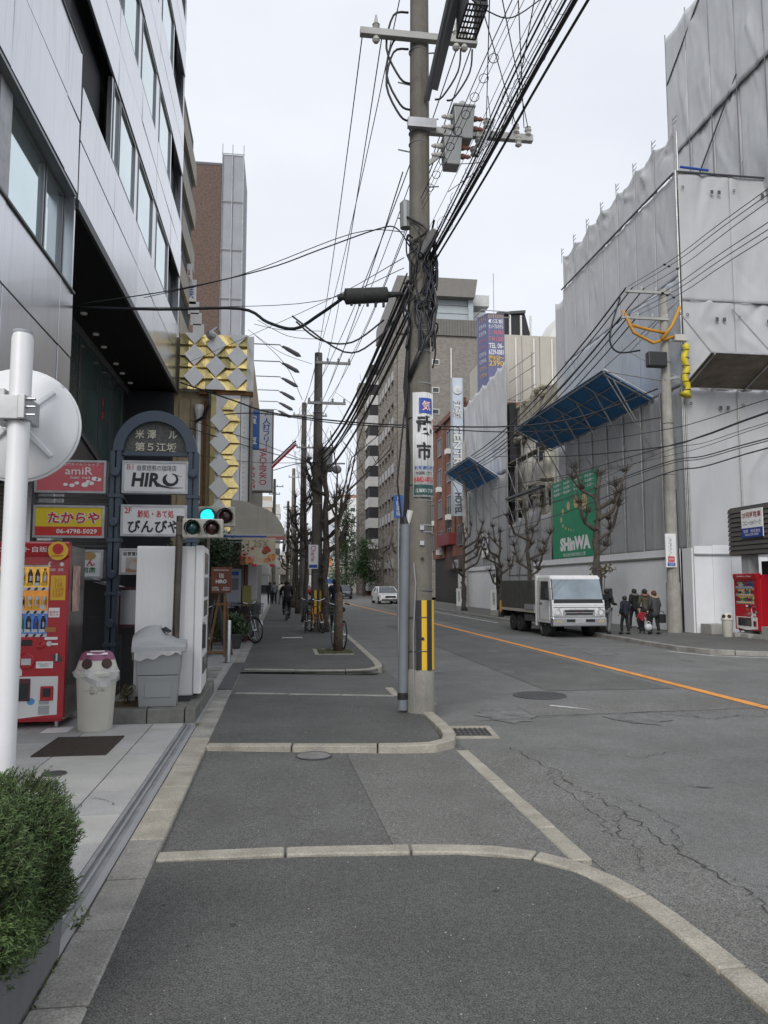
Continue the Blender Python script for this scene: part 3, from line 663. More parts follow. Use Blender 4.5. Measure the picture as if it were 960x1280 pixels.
flat(sf, (A.x * .5 + B.x * .5, 20.49, A.z - .12), X1, Z1, .3, .1, blueink, 'print'); text(sf, '元気です', (A.x * .5 + B.x * .5, 20.49, B.z + .12), X1, Z1, .34, .1, blueink)
flat(sf, (A.x * .5 + B.x * .5, 20.49, A.z - .4), X1, Z1, .3, .3, plain('photo_mid', (.14, .14, .16), .6), 'photo')
A, B = aY(303, 732, 20.55), aY(314, 758, 20.55); MB().box(A.x, B.x, 20.5, 20.58, B.z, A.z).build('notice', plain('notice_olive', (.25, .2, .06), .5), sf)
MB().box(-.92, -.84, 20.6, 21.6, 0, 2.5).build('shutter_box', plain('maroon', (.1, .02, .03), .4), sf); MB().box(-.84, -.62, 20.9, 21.5, 1.1, 2.1).build('menu_case', plain('case_white', (.45, .45, .45), .4), sf); MB().box(-.83, -.55, 20.9, 21.6, .1, .95).build('counter', plain('counter_grey', (.12, .12, .12), .6), sf)
MB().box(-1.0, -.95, 24.5, 40, 0, 7.3).build('wall', mat('side_wall', (.3, .28, .25), .7, var=.2, streak=.3), ph)
# ================================================================== further left buildings
bg1 = thing('beige_apartment', 'beige apartment block with stacked balconies beyond the silver office building', 'building', (-4, 27, 0), world=True)
beige = mat('beige_concrete', (.40, .37, .31), .8, var=.12, streak=.4)
MB().box(-14, -3.45, 24.75, 28.4, 0, 17.6).build('wall', beige, bg1)
for k in range(5):
    z = 9.6 + k * 1.7
    MB().box(-3.45, -3.32, 24.8, 28.45, z, z + .8).build('balcony', beige, bg1); MB().box(-3.46, -3.43, 25, 28.2, z + .8, z + 1.68).build('opening', voidm, bg1)
lp = thing('roof_sign', 'narrow pale sign panel with pink and blue characters on the beige block', 'sign', (-3.2, 27.2, 9), world=True)
for (px, py), s, m in (((234, 345), '自\n由', redink), ((239, 365), '美', blueink)): 
    c = aY(px, py, 27.2); MB().cbox(c, .35, .05, .9).build('panel', whitep, lp); text(lp, s, c - Y1 * .03, X1, Z1, .2, .5, m)
for i in range(3):
    c = aY(242 + i * 3, 385 + i * 14, 27.2); MB().cbox(c, .38, .05, .45).build('panel', whitep, lp)
bt = thing('brown_tower', 'windowless dark brown apartment tower rising beyond the pachinko hall', 'building', (-5, 60, 0), world=True)
brn = mat('brown_tile', (.10, .062, .046), .7, var=.12, scale=1, speck=.3, sscale=6)
MB().box(-12, -5.05, 60, 76, 0, 34.9).build('wall', brn, bt); MB().box(-12, -5.02, 59.97, 60.1, 34.9, 35.1).build('coping', darkgrey, bt)
st = thing('scaffold_tower', 'tall narrow tower wrapped in grey scaffold sheeting beside the brown block', 'scaffolding', (-4, 62, 0), world=True)
for i in range(9):
    MB().box(-5.0, -3.3, 60.2, 66, i * 4, i * 4 + 3.98).build('sheet', mat('sheet_grey', (.3, .31, .34), .7, var=.1, scale=.8, streak=.15, bump=.5, bscale=1.2), st)
b = MB()
for x in (-5.0, -4.2, -3.32): b.cyl((x, 60.1, 0), (x, 60.1, 36.8), .04, 6)
for i in range(10): b.cyl((-5.05, 60.08, i * 4), (-3.25, 60.08, i * 4), .03, 6)
b.build('pole', galv, st)
# ================================================================== street sign frame with an arch
arf = plain('sign_frame_blue', (.052, .075, .105), .4); sy = 10.4
af = thing('sign_frame', 'slate blue arched sign frame listing the tenants of the building', 'sign', (-1.68, sy, 0), world=True)
xl, xr, zs = -2.19, -1.12, 3.24; xc, rad = (xl + xr) / 2, (xr - xl) / 2
b = MB(); N = 20
for s in (0,):
    arc = [(xc + rad * math.cos(math.pi - math.pi * i / N), zs + rad * 1.02 * math.sin(math.pi * i / N)) for i in range(N + 1)]
    inn = [(xc + (rad - .13) * math.cos(math.pi - math.pi * i / N), zs + (rad * 1.02 - .14) * math.sin(math.pi * i / N)) for i in range(N + 1)]
    for i in range(N):
        b.hexa([(inn[i][0], sy - .08, inn[i][1]), (inn[i + 1][0], sy - .08, inn[i + 1][1]), (inn[i + 1][0], sy + .08, inn[i + 1][1]), (inn[i][0], sy + .08, inn[i][1])], [(arc[i][0], sy - .08, arc[i][1]), (arc[i + 1][0], sy - .08, arc[i + 1][1]), (arc[i + 1][0], sy + .08, arc[i + 1][1]), (arc[i][0], sy + .08, arc[i][1])])
b.build('arch', arf, af)
for x in (xl + .04, xr - .04):
    b = MB()
    for dx in (-.038, .038): b.box(x + dx - .03, x + dx + .03, sy - .08, sy + .08, .1, zs)
    for z in (.7, 1.35, 2.04, 2.62): b.box(x - .085, x + .085, sy - .1, sy + .1, z, z + .05)
    b.build('post', arf, af, bevel=.006, seg=1)
    for z in (1.0, 1.62, 2.3, 2.95): MB().lathe([(.06, 0), (.06, .05), (.045, .06)], (x, sy - .08, z), 14, (0, -1, 0)).build('boss', arf, af)
mesht = mat('arch_mesh', (.12, .12, .115), .7, var=.4, scale=30)
MB().prism([(x, sy + .02, z) for x, z in inn], (0, .03, 0)).build('backing', mesht, af); MB().box(xl + .1, xr - .1, sy - .02, sy + .06, zs - .05, zs).build('rail', arf, af)
cream_t = plain('cream_ink', (.62, .58, .46), .5)
text(af, '米 澤 　ル', (xc, sy - .0, zs + .24), X1, Z1, .54, .12, cream_t, bold=.015); text(af, '第５江坂', (xc, sy, zs + .07), X1, Z1, .54, .12, cream_t, bold=.015)
def lightbox(name, label, x0, x1, z0, z1, face, y=sy - .1):
    t = thing(name, label, 'sign', ((x0 + x1) / 2, y, z0), world=True)
    b = MB(); f = .028
    b.box(x0, x1, y, y + .16, z0, z0 + f); b.box(x0, x1, y, y + .16, z1 - f, z1); b.box(x0, x0 + f, y, y + .16, z0 + f, z1 - f); b.box(x1 - f, x1, y, y + .16, z0 + f, z1 - f)
    b.build('frame', galv, t); MB().box(x0 + f, x1 - f, y + .012, y + .14, z0 + f, z1 - f).build('face', face, t)
    return t
wl_ = plain('lightbox_white', (.66, .66, .66), .3); yf = sy - .1 + .011
hx0, hx1 = xl + .13, xr - .1
t = lightbox('tenant_sign', 'white tenant sign with brushed black coffee shop lettering under the arch', hx0, hx1, 2.680, 3.110, wl_)
text(t, 'B1', (hx0 + .1, yf, 3.025), X1, Z1, .08, .07, plain('rose_ink', (.45, .12, .16), .5)); text(t, '自家焙煎の珈琲店', (hx0 + .44, yf, 3.015), X1, Z1, .5, .075, ink)
text(t, 'HIR', (hx0 + .30, yf, 2.860), X1, Z1, .36, .185, ink, bold=.035, shear=.12)
b = MB()
def stroke(pts, ws, y):  # brush stroke as a flat ribbon
    q = MB(); L = []
    for i, p in enumerate(pts):
        a, c = Vector(pts[max(i - 1, 0)]), Vector(pts[min(i + 1, len(pts) - 1)]); d = (c - a).normalized(); nn = Vector((-d.y, d.x)); p = Vector(p)
        L.append((p + nn * ws[i], p - nn * ws[i]))
    for i in range(len(L) - 1): q.quad(*[(v.x, y, v.y) for v in (L[i][0], L[i][1], L[i + 1][1], L[i + 1][0])])
    return q
oc_ = [(.62 + hx0 + .085 * math.cos(a) - 0, 2.870 + .075 * math.sin(a)) for a in [2.2 + i * .5 for i in range(12)]] + [(hx0 + .76, 2.905)]
stroke(oc_, [.006, .016, .024, .028, .024, .02, .018, .018, .016, .012, .01, .006, .002], yf - .004).build('brush_stroke', ink, t)
stroke([(hx0 + .42, 2.820), (hx0 + .5, 2.780), (hx0 + .62, 2.755), (hx0 + .78, 2.760)], [.022, .014, .008, .002], yf - .0042).build('brush_stroke', ink, t)
t = lightbox('tenant_sign', 'white sushi bar sign with red and heavy black brush lettering, second floor', hx0, hx1, 2.120, 2.530, wl_)
text(t, '2F', (hx0 + .09, yf, 2.455), X1, Z1, .09, .075, redink, bold=.01); text(t, '鮓処・あて処', (hx0 + .44, yf, 2.410), X1, Z1, .46, .1, redink, bold=.015); text(t, 'びんびや', (hx0 + .42, yf, 2.245), X1, Z1, .66, .17, ink, bold=.025)
t = lightbox('tenant_sign', 'white poster sign showing a person reading at a table', hx0, hx1, 1.620, 1.960, wl_)
text(t, '自習室はどう？', (hx0 + .22, yf, 1.890), X1, Z1, .34, .05, ink, bold=.02); flat(t, (hx0 + .62, yf, 1.895), X1, Z1, .36, .05, ink, 'band')
flat(t, (hx0 + .2, yf, 1.750), X1, Z1, .24, .19, plain('photo_room', (.45, .42, .37), .5), 'photo'); flat(t, (hx0 + .2, yf - .001, 1.675), X1, Z1, .24, .05, plain('photo_table', (.4, .24, .13), .5), 'photo')
MB().poly([(hx0 + .2 + .07 * math.cos(a) * (1 if math.sin(a) > 0 else 1.2), yf - .004, 1.730 + .05 * math.sin(a)) for a in [i * .5 for i in range(12)]]).build('photo', plain('photo_shirt', (.55, .53, .5), .5), t); MB().poly([(hx0 + .2 + .02 * math.cos(a), yf - .0045, 1.8 + .026 * math.sin(a)) for a in [i * .6 for i in range(10)]]).build('photo', skin, t)
lx0, lx1 = xl - .95, xl - .07
t = lightbox('tenant_sign', 'pink nail salon sign with white flower garland left of the arch', lx0, lx1, 2.670, 3.100, plain('sign_pink', (.55, .115, .13), .4))
text(t, 'amiR', (lx0 + .54, yf, 2.960), X1, Z1, .34, .1, whiteink); text(t, 'の専門ネイルショップ', (lx0 + .54, yf, 3.045), X1, Z1, .5, .04, whiteink); text(t, 'hair nail', (lx0 + .56, yf, 2.875), X1, Z1, .24, .035, whiteink)
for i, (u, v, r) in enumerate(((.46, .08, .035), (.52, .11, .03), (.62, .09, .045), (.66, .13, .03), (.7, .11, .035), (.74, .17, .04), (.79, .16, .035), (.38, .09, .03))):
    MB().poly([(lx0 + u + r * math.cos(a), yf - .004, 2.690 + v + r * .7 * math.sin(a)) for a in [k * .63 for k in range(10)]]).build('petal', whiteink, t)
t = lightbox('tenant_sign', 'yellow and red shop sign with red outlined lettering and phone number', lx0, lx1, 2.090, 2.510, plain('sign_yellow', (.72, .55, .02), .4))
flat(t, ((lx0 + lx1) / 2, yf, 2.175), X1, Z1, lx1 - lx0 - .056, .12, plain('sign_red', (.55, .03, .02), .4), 'red_band'); text(t, '06-4798-5029', (lx0 + .54, yf - .002, 2.175), X1, Z1, .5, .06, whiteink, bold=.02)
text(t, 'たからや', (lx0 + .5, yf, 2.350), X1, Z1, .66, .16, whiteink, bold=.09, lift=.003); text(t, 'たからや', (lx0 + .5, yf - .002, 2.350), X1, Z1, .64, .15, redink, bold=.03)
t = lightbox('tenant_sign', 'white sign with a brown bear face and green lettering by the vending machine', lx0, lx1, 1.57, 1.940, wl_)
MB().poly([(lx0 + .7 + .09 * math.cos(a), yf - .003, 1.860 + .055 * math.sin(a)) for a in [k * .4 for k in range(16)]]).build('print', plain('bear_brown', (.4, .25, .1), .5), t)
text(t, 'くん', (lx0 + .68, yf, 1.77), X1, Z1, .2, .085, redink, bold=.03); text(t, '駅前店', (lx0 + .66, yf, 1.680), X1, Z1, .26, .075, plain('green_ink', (.03, .2, .06), .5), bold=.02); text(t, 'くなら!', (lx0 + .5, yf, 1.890), X1, Z1, .14, .04, ink)
b = MB()
for z in (1.55, 2.0, 2.06, 2.55, 2.63): b.box(lx0, xl, sy, sy + .06, z - .02, z)
b.box(lx0 - .05, lx0, sy - .03, sy + .1, 0, 3.15); b.build('side_rail', darkgrey, af)
# ================================================================== LEFT FOREGROUND
# traffic mirror seen from behind
tm = thing('traffic_mirror', 'round white traffic mirror seen from behind on a thick white pole', 'traffic mirror', (-1.28, 4.0, 0), world=True)
whm = mat('mirror_white', (.72, .73, .74), .4, var=.05, scale=4, streak=.12)
c = Vector((-1.305, 4.0, 0)); zt = aY(25, 417, 4.0).z
MB().tube([c, c + Z1 * (zt - .03), c + Z1 * zt], [.052, .052, .045], 20).build('pole', whm, tm, smooth=40)
MB().lathe([(.049, 0), (.049, .012)], c + Z1 * zt, 20).build('pole_cap', plain('cap_grey', (.35, .37, .4), .5), tm)
dc = aY(17, 525, 4.15); ctr = Vector((dc.x, 4.19, dc.z)); ax = Vector((-.1, 1, -.06)).normalized()
MB().lathe([(.02, -.02), (.09, -.02), (.17, 0), (.285, .045), (.298, .055), (.302, .075), (.298, .09), (.1, .09), (.01, .09)], ctr, 48, ax).build('disc', whm, tm, smooth=35)
MB().torus(ctr + ax * .075, .304, .009, ax, 48, 6).build('rim', whm, tm, smooth=True)
e1 = ax.cross(Z1).normalized(); e2 = e1.cross(ax)
for k in range(4):
    a = R(45 + 90 * k); d = e1 * math.cos(a) + e2 * math.sin(a)
    MB().hexa([ctr + d * .07 - ax * .015 - d.cross(ax) * .022, ctr + d * .25 + ax * .03 - d.cross(ax) * .014, ctr + d * .25 + ax * .03 + d.cross(ax) * .014, ctr + d * .07 - ax * .015 + d.cross(ax) * .022],
              [ctr + d * .07 - ax * .045 - d.cross(ax) * .016, ctr + d * .25 + ax * .008 - d.cross(ax) * .009, ctr + d * .25 + ax * .008 + d.cross(ax) * .009, ctr + d * .07 - ax * .045 + d.cross(ax) * .016]).build('rib', whm, tm, bevel=.004)
bz = dc.z + .02
b = MB(); b.box(c.x - .075, c.x + .05, 3.92, 3.945, bz - .06, bz + .06); b.box(c.x + .02, c.x + .055, 3.9, 4.14, bz - .06, bz + .06); b.box(c.x - .13, c.x - .06, 3.96, 4.14, bz - .06, bz + .1); b.build('bracket', galv, tm, bevel=.004)
MB().torus(c + Z1 * (bz - .05), .055, .006, Z1, 20, 5).build('clamp_band', galv, tm); MB().torus(c + Z1 * (bz + .05), .055, .006, Z1, 20, 5).build('clamp_band', galv, tm)
for dz in (-.04, .0, .04):
    o = MB().cyl((c.x + .03, 3.92, bz + dz), (c.x + .1, 3.92, bz + dz), .008, 8).build('bolt', steel, tm)
# planter and rosemary bush
pl = thing('planter', 'low grey concrete planter at the corner beneath the green bush', 'planter', (-1.3, 2.6, 0), world=True)
b = MB(); b.hexa([(-1.9, 1.5, 0), (-.86, 1.5, 0), (-.86, 3.4, 0), (-1.9, 3.4, 0)], [(-1.91, 1.48, .26), (-.85, 1.48, .26), (-.85, 3.42, .26), (-1.91, 3.42, .26)])
b.build('trough', mat('planter_grey', (.15, .155, .16), .7, var=.15, scale=3, streak=.3, bump=.1), pl, bevel=.02)
MB().box(-1.86, -.9, 1.54, 3.36, .2, .265).build('soil', plain('soil', (.04, .03, .02), .95), pl)
bu = thing('rosemary_bush', 'dense rounded green bush with needle leaves overflowing the grey planter', 'bush', (-1.3, 2.7, .42), world=True)
rr = random.Random(11)
stem, leaf = MB(), MB()
bc, br = Vector((-1.24, 2.95, .47)), Vector((.50, .52, .36))
for i in range(15000):
    # sprig: starts inside the crown, ends on its bumpy rounded-box surface, needles along it
    d = Vector((rr.gauss(0, 1), rr.gauss(0, 1), rr.gauss(0, 1))).normalized()
    nq = (abs(d.x) ** 3.4 + abs(d.y) ** 3.4 + abs(d.z) ** 3.4) ** (1 / 3.4); q = d / nq
    lump = .93 + .07 * math.sin(d.x * 7 + 1) * math.sin(d.y * 8) + .05 * math.sin(d.z * 11 + d.x * 5)
    lump *= rr.uniform(.9, 1.02) if rr.random() < .97 else rr.uniform(1.02, 1.08)
    tip = bc + Vector((q.x * br.x, q.y * br.y, q.z * br.z)) * lump
    if tip.z < .2: continue
    g = (Vector((d.x, d.y, d.z * .6 + .55))).normalized() + Vector((rr.gauss(0, .3), rr.gauss(0, .3), rr.gauss(0, .25))); g.normalize(); L = rr.uniform(.05, .1)
    base = tip - g * L
    if (d.y > .6 or d.x < -.2) and rr.random() < .7: continue
    stem.tube([base, tip - g * .01], [.0022, .0012], 3, False)
    side = g.orthogonal().normalized(); oth = g.cross(side)
    nl = 13
    for k in range(nl):
        t = k / (nl - 1); p = base + g * (L * (.15 + .85 * t)); an = k * 2.4 + rr.random()
        o = side * math.cos(an) + oth * math.sin(an); dd = (o * rr.uniform(.75, 1) + g * (.5 + .6 * t)).normalized(); ll = rr.uniform(.016, .028) * (1.05 - .35 * t)
        w = dd.cross(g).normalized() * .0019
        leaf.add([p - w, p + w, p + dd * ll * .6 + w * .9, p + dd * ll, p + dd * ll * .6 - w * .9], [(0, 1, 2, 3, 4)])
b = MB()
for i in range(46):
    a = rr.uniform(0, 6.28); q = bc + Vector((math.cos(a) * br.x * .6 * rr.random(), math.sin(a) * br.y * .6 * rr.random(), rr.uniform(.0, .25)))
    b.tube([(bc.x + rr.uniform(-.25, .25), bc.y + rr.uniform(-.3, .3), .4), q], [.012, .006], 5)
b.build('branch', bark, bu)
stem.build('twigs', twigm, bu)
leafm = mat('rosemary_leaf', (.09, .145, .048), .5, var=.55, scale=9, spec=.4)
kind(leaf.build('foliage', leafm, bu), 'stuff')
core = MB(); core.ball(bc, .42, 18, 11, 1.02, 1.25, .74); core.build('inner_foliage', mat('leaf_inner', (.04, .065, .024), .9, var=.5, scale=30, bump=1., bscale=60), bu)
# ------------------------------------------------------------------ red vending machine
sodas = [plain('drink_gold', (.5, .32, .06), .3, metal=.3), plain('drink_black', (.03, .02, .02), .3), plain('drink_red', (.4, .02, .03), .3), plain('drink_blue', (.03, .1, .35), .3), plain('drink_white', (.6, .6, .58), .3), plain('drink_brown', (.15, .06, .02), .3), plain('drink_green', (.05, .25, .08), .3), plain('drink_silver', (.4, .42, .45), .25, metal=.6)]
bottle = [MB().lathe([(.024, 0), (.026, .01), (.026, .045), (.026, .1), (.026, .115), (.024, .125), (.012, .15), (.012, .165), (.013, .166), (.013, .178)], n=8).mesh('bottle', True) for _ in sodas]
can = [MB().lathe([(.022, 0), (.027, .008), (.027, .04), (.027, .09), (.027, .118), (.022, .126)], n=8).mesh('can', True) for _ in sodas]
for i, m in enumerate(sodas):
    for me, lo, hi in ((bottle[i], .04, .105), (can[i], .035, .095)):
        me.materials.append(m); me.materials.append(sodas[(i * 3 + 4) % 8]); me.materials.append(whiteink if i % 2 else redink)
        for p in me.polygons:
            z = sum(me.vertices[v].co.z for v in p.vertices) / len(p.vertices)
            p.material_index = 1 if (lo < z < hi and p.index % 3) else (2 if z > .158 else 0)
bodyside = mat('vending_side', (.4, .36, .33), .22, .8, var=.35, scale=3, spec=.8)
dispb = [mat('display_gold', (.72, .42, .07), .4, var=.5, scale=9, emit=(.72, .42, .07, .35)), mat('display_orange', (.6, .25, .04), .4, var=.5, scale=9, emit=(.6, .25, .04, .35)), mat('display_blue', (.07, .16, .42), .4, var=.5, scale=9, emit=(.07, .16, .42, .35))]
def vending(label, loc, rz, w, h, d=.72, left=True):
    t = thing('vending_machine', label, 'vending machine', loc, rz)
    b = MB(); wx1 = -.19 if left else -.17; wx0 = -w + .07; zb_, zt_ = h * .485, h * .875
    # body with an opening for the display
    b.box(-w, 0, .02, d, .07, h - .04)
    b.build('body', bodyside if left else red, t, bevel=.01)
    f = MB(); f.box(-w, wx0, -.07, .02, .1, h - .16); f.box(wx1, 0, -.07, .02, .1, h - .16); f.box(wx0, wx1, -.07, .02, .1, zb_); f.box(wx0, wx1, -.07, .02, zt_, h - .16)
    f.build('front_door', red, t)
    MB().prism([(-w, -.09, h - .16), (-w, -.11, h - .02), (-w, -.05, h), (-w, .05, h), (-w, .05, h - .16)], (w, 0, 0)).build('header', red, t, bevel=.008)
    text(t, 'ピークシフト自販機' if left else 'SHARE A COLA', (-w * .5 if not left else -w * .42, -.112, h - .085), X1, Z1, w * .62, .06 if left else .04, whiteink, lift=.004)
    rows = 3; zr = [zb_ + .02 + (zt_ - zb_ - .03) / rows * k for k in range(rows)]
    for k in range(rows):
        dz = (zt_ - zb_ - .03) / rows
        MB().box(wx0, wx1, .0, .015, zr[k] - .015, zr[k] + dz - .015).build('display_back', dispb[2 - k] if left else dispb[k], t)
        MB().box(wx0, wx1, -.065, .0, zr[k] - .02, zr[k] + .012).build('shelf', plain('shelf_white', (.66, .67, .68), .3), t)
        n = int((wx1 - wx0) / .073); pb = MB()
        for i in range(n):
            x = wx0 + .045 + i * .073; ci = rr.randrange(8); kind_ = bottle if (k == 2 or rr.random() < .3) else can
            piece('bottle' if kind_ is bottle else 'can', kind_[ci], (x, -.03, zr[k] + .035), t)
            flat(t, (x, -.066, zr[k] + .045), X1, Z1, .058, .034, (yellow if (i + k) % 3 and k else plain('tag_pale', (.6, .62, .6), .4)) if left else whiteink, 'price_tag')
            piece_b = MB().lathe([(.02, 0), (.02, .006)], (0, 0, 0), 10, (0, -1, 0), 1, .55); piece('button', BTN, (x, -.066, zr[k] - .004), t)
    MB().box(wx0, wx1, -.0705, -.0685, zb_, zt_).build('glass', GLZ, t)
    # right column
    k_ = -.095
    if left:
        MB().lathe([(.1, 0), (.1, .02)], (k_, -.115, h - .1), 24, (0, -1, 0)).build('badge', yellow, t); MB().lathe([(.055, 0), (.055, .006)], (k_, -.135, h - .08), 20, (0, -1, 0)).build('badge', redink, t)
        text(t, 'HAPPY', (k_, -.136, h - .155), X1, Z1, .12, .022, redink)
        MB().poly([(k_ - .085 + .022 * math.cos(a), -.074, h - .24 + .026 * math.sin(a)) for a in [1 + i * .45 for i in range(10)]] + [(k_ - .075 + .016 * math.cos(a), -.074, h - .24 + .02 * math.sin(a)) for a in [5.0 - i * .45 for i in range(9)]]).build('moon_mark', whiteink, t)
        MB().poly([(k_ + .03 + (.028 if i % 2 else .015) * math.cos(i * .393), -.074, h - .24 + (.028 if i % 2 else .015) * math.sin(i * .393)) for i in range(16)]).build('sun_mark', whiteink, t)
        text(t, '夜間　昼間', (k_ - .02, -.073, h - .3), X1, Z1, .13, .03, whiteink)
        flat(t, (k_ - .0, -.072, h - .49), X1, Z1, .15, .26, yellow, 'notice', d=.002); text(t, 'コイン\n１０円\n１００円\n使えます', (k_, -.074, h - .49), X1, Z1, .11, .2, plain('notice_red', (.5, .08, .02), .5), bold=.01)
        flat(t, (k_ - .03, -.072, h - .75), X1, Z1, .11, .1, whiteink, 'notice', d=.002); text(t, '販売中\n省エネ', (k_ - .03, -.074, h - .76), X1, Z1, .09, .055, redink)
        flat(t, (k_ - .06, -.072, h - .93), X1, (.05, 0, 1), .11, .05, plain('sticker_brown', (.4, .17, .05), .5), 'sticker'); flat(t, (k_ - .05, -.072, h - 1.02), X1, Z1, .13, .028, whiteink, 'sticker'); flat(t, (k_ - .02, -.072, h - 1.08), X1, Z1, .08, .02, whiteink, 'sticker')
    z = zb_ - .09
    MB().box(-.46, -.33, -.078, -.06, z - .0, z + .06).build('bill_slot', black, t, bevel=.006); MB().lathe([(.05, 0), (.05, .012), (.02, .02)], (-.24, -.07, z), 16, (0, -1, 0), 1, .7).build('coin_slot', red, t); MB().lathe([(.028, 0), (.028, .015)], (-.16, -.07, z + .02), 14, (0, -1, 0)).build('return_lever', steel, t)
    MB().lathe([(.08, 0), (.085, .015), (.075, .02)], (-.38, -.07, z - .16), 24, (0, -1, 0)).build('coin_bezel', red, t); MB().box(-.43, -.33, -.095, -.07, z - .2, z - .13).build('coin_panel', steel, t, bevel=.004)
    b = MB(); b.lathe([(.035, 0), (.035, .02)], (-.075, -.07, z - .13), 16, (0, -1, 0), 1, 1.5); b.build('lock', darkgrey, t); MB().cyl((-.075, -.1, z - .16), (-.075, -.1, z - .08), .012, 8).build('handle', steel, t)
    flat(t, (-.2, -.072, z - .2), X1, Z1, .17, .07, whiteink, 'notice', d=.002); text(t, '商品に関する\nお問合せ', (-.2, -.074, z - .2), X1, Z1, .13, .04, grey)
    flat(t, (-.5, -.072, z + .04), X1, (-.2, 0, 1), .12, .045, whiteink, 'sticker'); flat(t, (-.5, -.072, z - .05), X1, (.05, 0, 1), .12, .05, plain('sticker_brown', (.4, .17, .05), .5), 'sticker')
    # white lower panel with the pick-up flap
    lz0, lz1 = .14, h * .275
    b = MB(); b.prism([(-w + .06, -.074, lz0)] + [(-w + .06 + (w - .12) * i / 8, -.074, lz0 - .02 + .02 * math.cos(i / 8 * 6.28)) for i in range(1, 8)] + [(-.06, -.074, lz0), (-.06, -.074, lz1), (-w + .06, -.074, lz1)], (0, .01, 0)); b.build('lower_panel', plain('panel_white', (.7, .7, .69), .35), t)
    MB().box(-w + .16, -.33, -.09, -.07, lz1 - .25, lz1 - .02).build('pickup_frame', plain('maroon', (.1, .02, .03), .4), t, bevel=.008); MB().box(-w + .18, -.35, -.096, -.085, lz1 - .23, lz1 - .07).build('pickup_flap', glassdark, t)
    MB().box(-.23, -.1, -.09, -.07, lz1 - .25, lz1 - .1).build('change_cup', red, t, bevel=.03, seg=3); MB().box(-.205, -.125, -.096, -.085, lz1 - .21, lz1 - .12).build('change_door', black, t, bevel=.01)
    if left:
        MB().poly([(-.32 + .04 * math.cos(a), -.0765, lz0 + .14 + .036 * math.sin(a)) for a in [i * .5 for i in range(12)]]).build('globe_mark', plain('globe_blue', (.08, .3, .6), .4), t)
        flat(t, (-.19, -.0755, lz0 + .05), X1, Z1, .11, .09, plain('notice_grey', (.35, .36, .37), .5), 'notice'); flat(t, (-.19, -.0755, lz0 + .13), X1, Z1, .1, .045, plain('notice_grey', (.35, .36, .37), .5), 'notice')
        MB().poly([(-.52 + x, -.073, lz1 + .01 + z_) for x, z_ in ((-.12, 0), (.1, 0), (.1, .05), (.06, .13), (.04, .24), (-.04, .24), (-.07, .14), (-.12, .06))]).build('bear_mark', whiteink, t)
    else:
        MB().poly([(-.3 + x, -.0765, lz1 + z_) for x, z_ in ((-.05, 0), (.05, 0), (.045, .1), (.02, .17), (.02, .24), (-.02, .24), (-.02, .17), (-.045, .1))]).build('bottle_mark', whiteink, t); flat(t, (-w + .28, -.076, lz0 + .12), X1, Z1, .2, .05, plain('tag_green', (.08, .4, .12), .4), 'sticker')
    for x in (-w + .08, -.08):
        for y in (.02, d - .08): MB().cyl((x, y, 0), (x, y, .08), .02, 8).build('foot', galv, t)
    MB().box(-w + .03, -.03, .0, d - .02, .06, .1).build('kick_plate', redink if left else darkgrey, t)
    return t
BTN = MB().lathe([(.02, 0), (.02, .006)], (0, 0, 0), 10, (0, -1, 0), 1, .55).mesh('button'); BTN.materials.append(black)
GLZ = bpy.data.materials.new('clear_glass'); GLZ.use_nodes = True
_n, _l = GLZ.node_tree.nodes, GLZ.node_tree.links; _n.remove(_n['Principled BSDF'])
_t = _n.new('ShaderNodeBsdfTransparent'); _g = _n.new('ShaderNodeBsdfGlossy'); _g.inputs['Roughness'].default_value = .03; _f = _n.new('ShaderNodeFresnel'); _f.inputs[0].default_value = 1.1; _x = _n.new('ShaderNodeMixShader')
_l.new(_f.outputs[0], _x.inputs[0]); _l.new(_t.outputs[0], _x.inputs[1]); _l.new(_g.outputs[0], _x.inputs[2]); _l.new(_x.outputs[0], _n['Material Output'].inputs[0])
vm = vending('tall red drinks vending machine half hidden behind the white mirror pole', (-2.24, 8.66, 0), R(1.5), 1.16, 1.95)
sp = flat(vm, (.004, .3, 1.45), (0, 1, 0), Z1, .34, .5, mat('side_print_red', (.55, .35, .3), .3, var=.6, scale=7), 'side_print')
b = flat(None, (-2.25, 8.45, .003), (1, .1, 0), (0, 1, 0), .26, .3, whiteink, 'cardboard'); tag(b, 'flat white card lying on the granite before the red machine foot', 'card')
# recycling bin with two holes
def recycle_bin(label, loc, rz, h, r, capm, body):
    t = thing('recycling_bin', label, 'recycling bin', loc, rz)
    o = MB().lathe([(r * .78, 0), (r * .82, .01), (r * .97, h * .68), (r, h * .72)], n=28).build('body', body, t, smooth=40)
    MB().lathe([(r * 1.08, h * .70), (r * 1.1, h * .74), (r * 1.04, h * .76), (r * .98, h * .80), (r * .86, h * .9), (r * .72, h * .965), (r * .6, h * .99)], n=28).build('lid', body, t, smooth=40)
    MB().lathe([(r * .88, h * .90), (r * .75, h * .968), (r * .62, h * .998), (r * .3, h * 1.004), (.01, h * 1.004)], n=24).build('lid_top', capm, t, smooth=40)
    for s in (-1, 1):
        a = R(-90 + 30 * s); nn = Vector((math.cos(a), math.sin(a), .45)).normalized(); p = Vector((math.cos(a) * r * .93, math.sin(a) * r * .93, h * .86))
        MB().lathe([(.052, -.02), (.052, .012), (.04, .013)], p, 18, nn).build('hole', plain('hole_brown', (.05, .025, .02), .7), t)
    return t
rb = recycle_bin('cream recycling bin with two round holes and a purple lid, bag hanging out', (-1.88, 8.46, 0), R(12), .80, .205, plain('lid_purple', (.26, .09, .16), .45), mat('bin_cream', (.56, .54, .48), .5, var=.08, streak=.25))
b = MB(); n = 36; prof = ((.63, 0), (.60, .012), (.56, .02), (.5, .014))
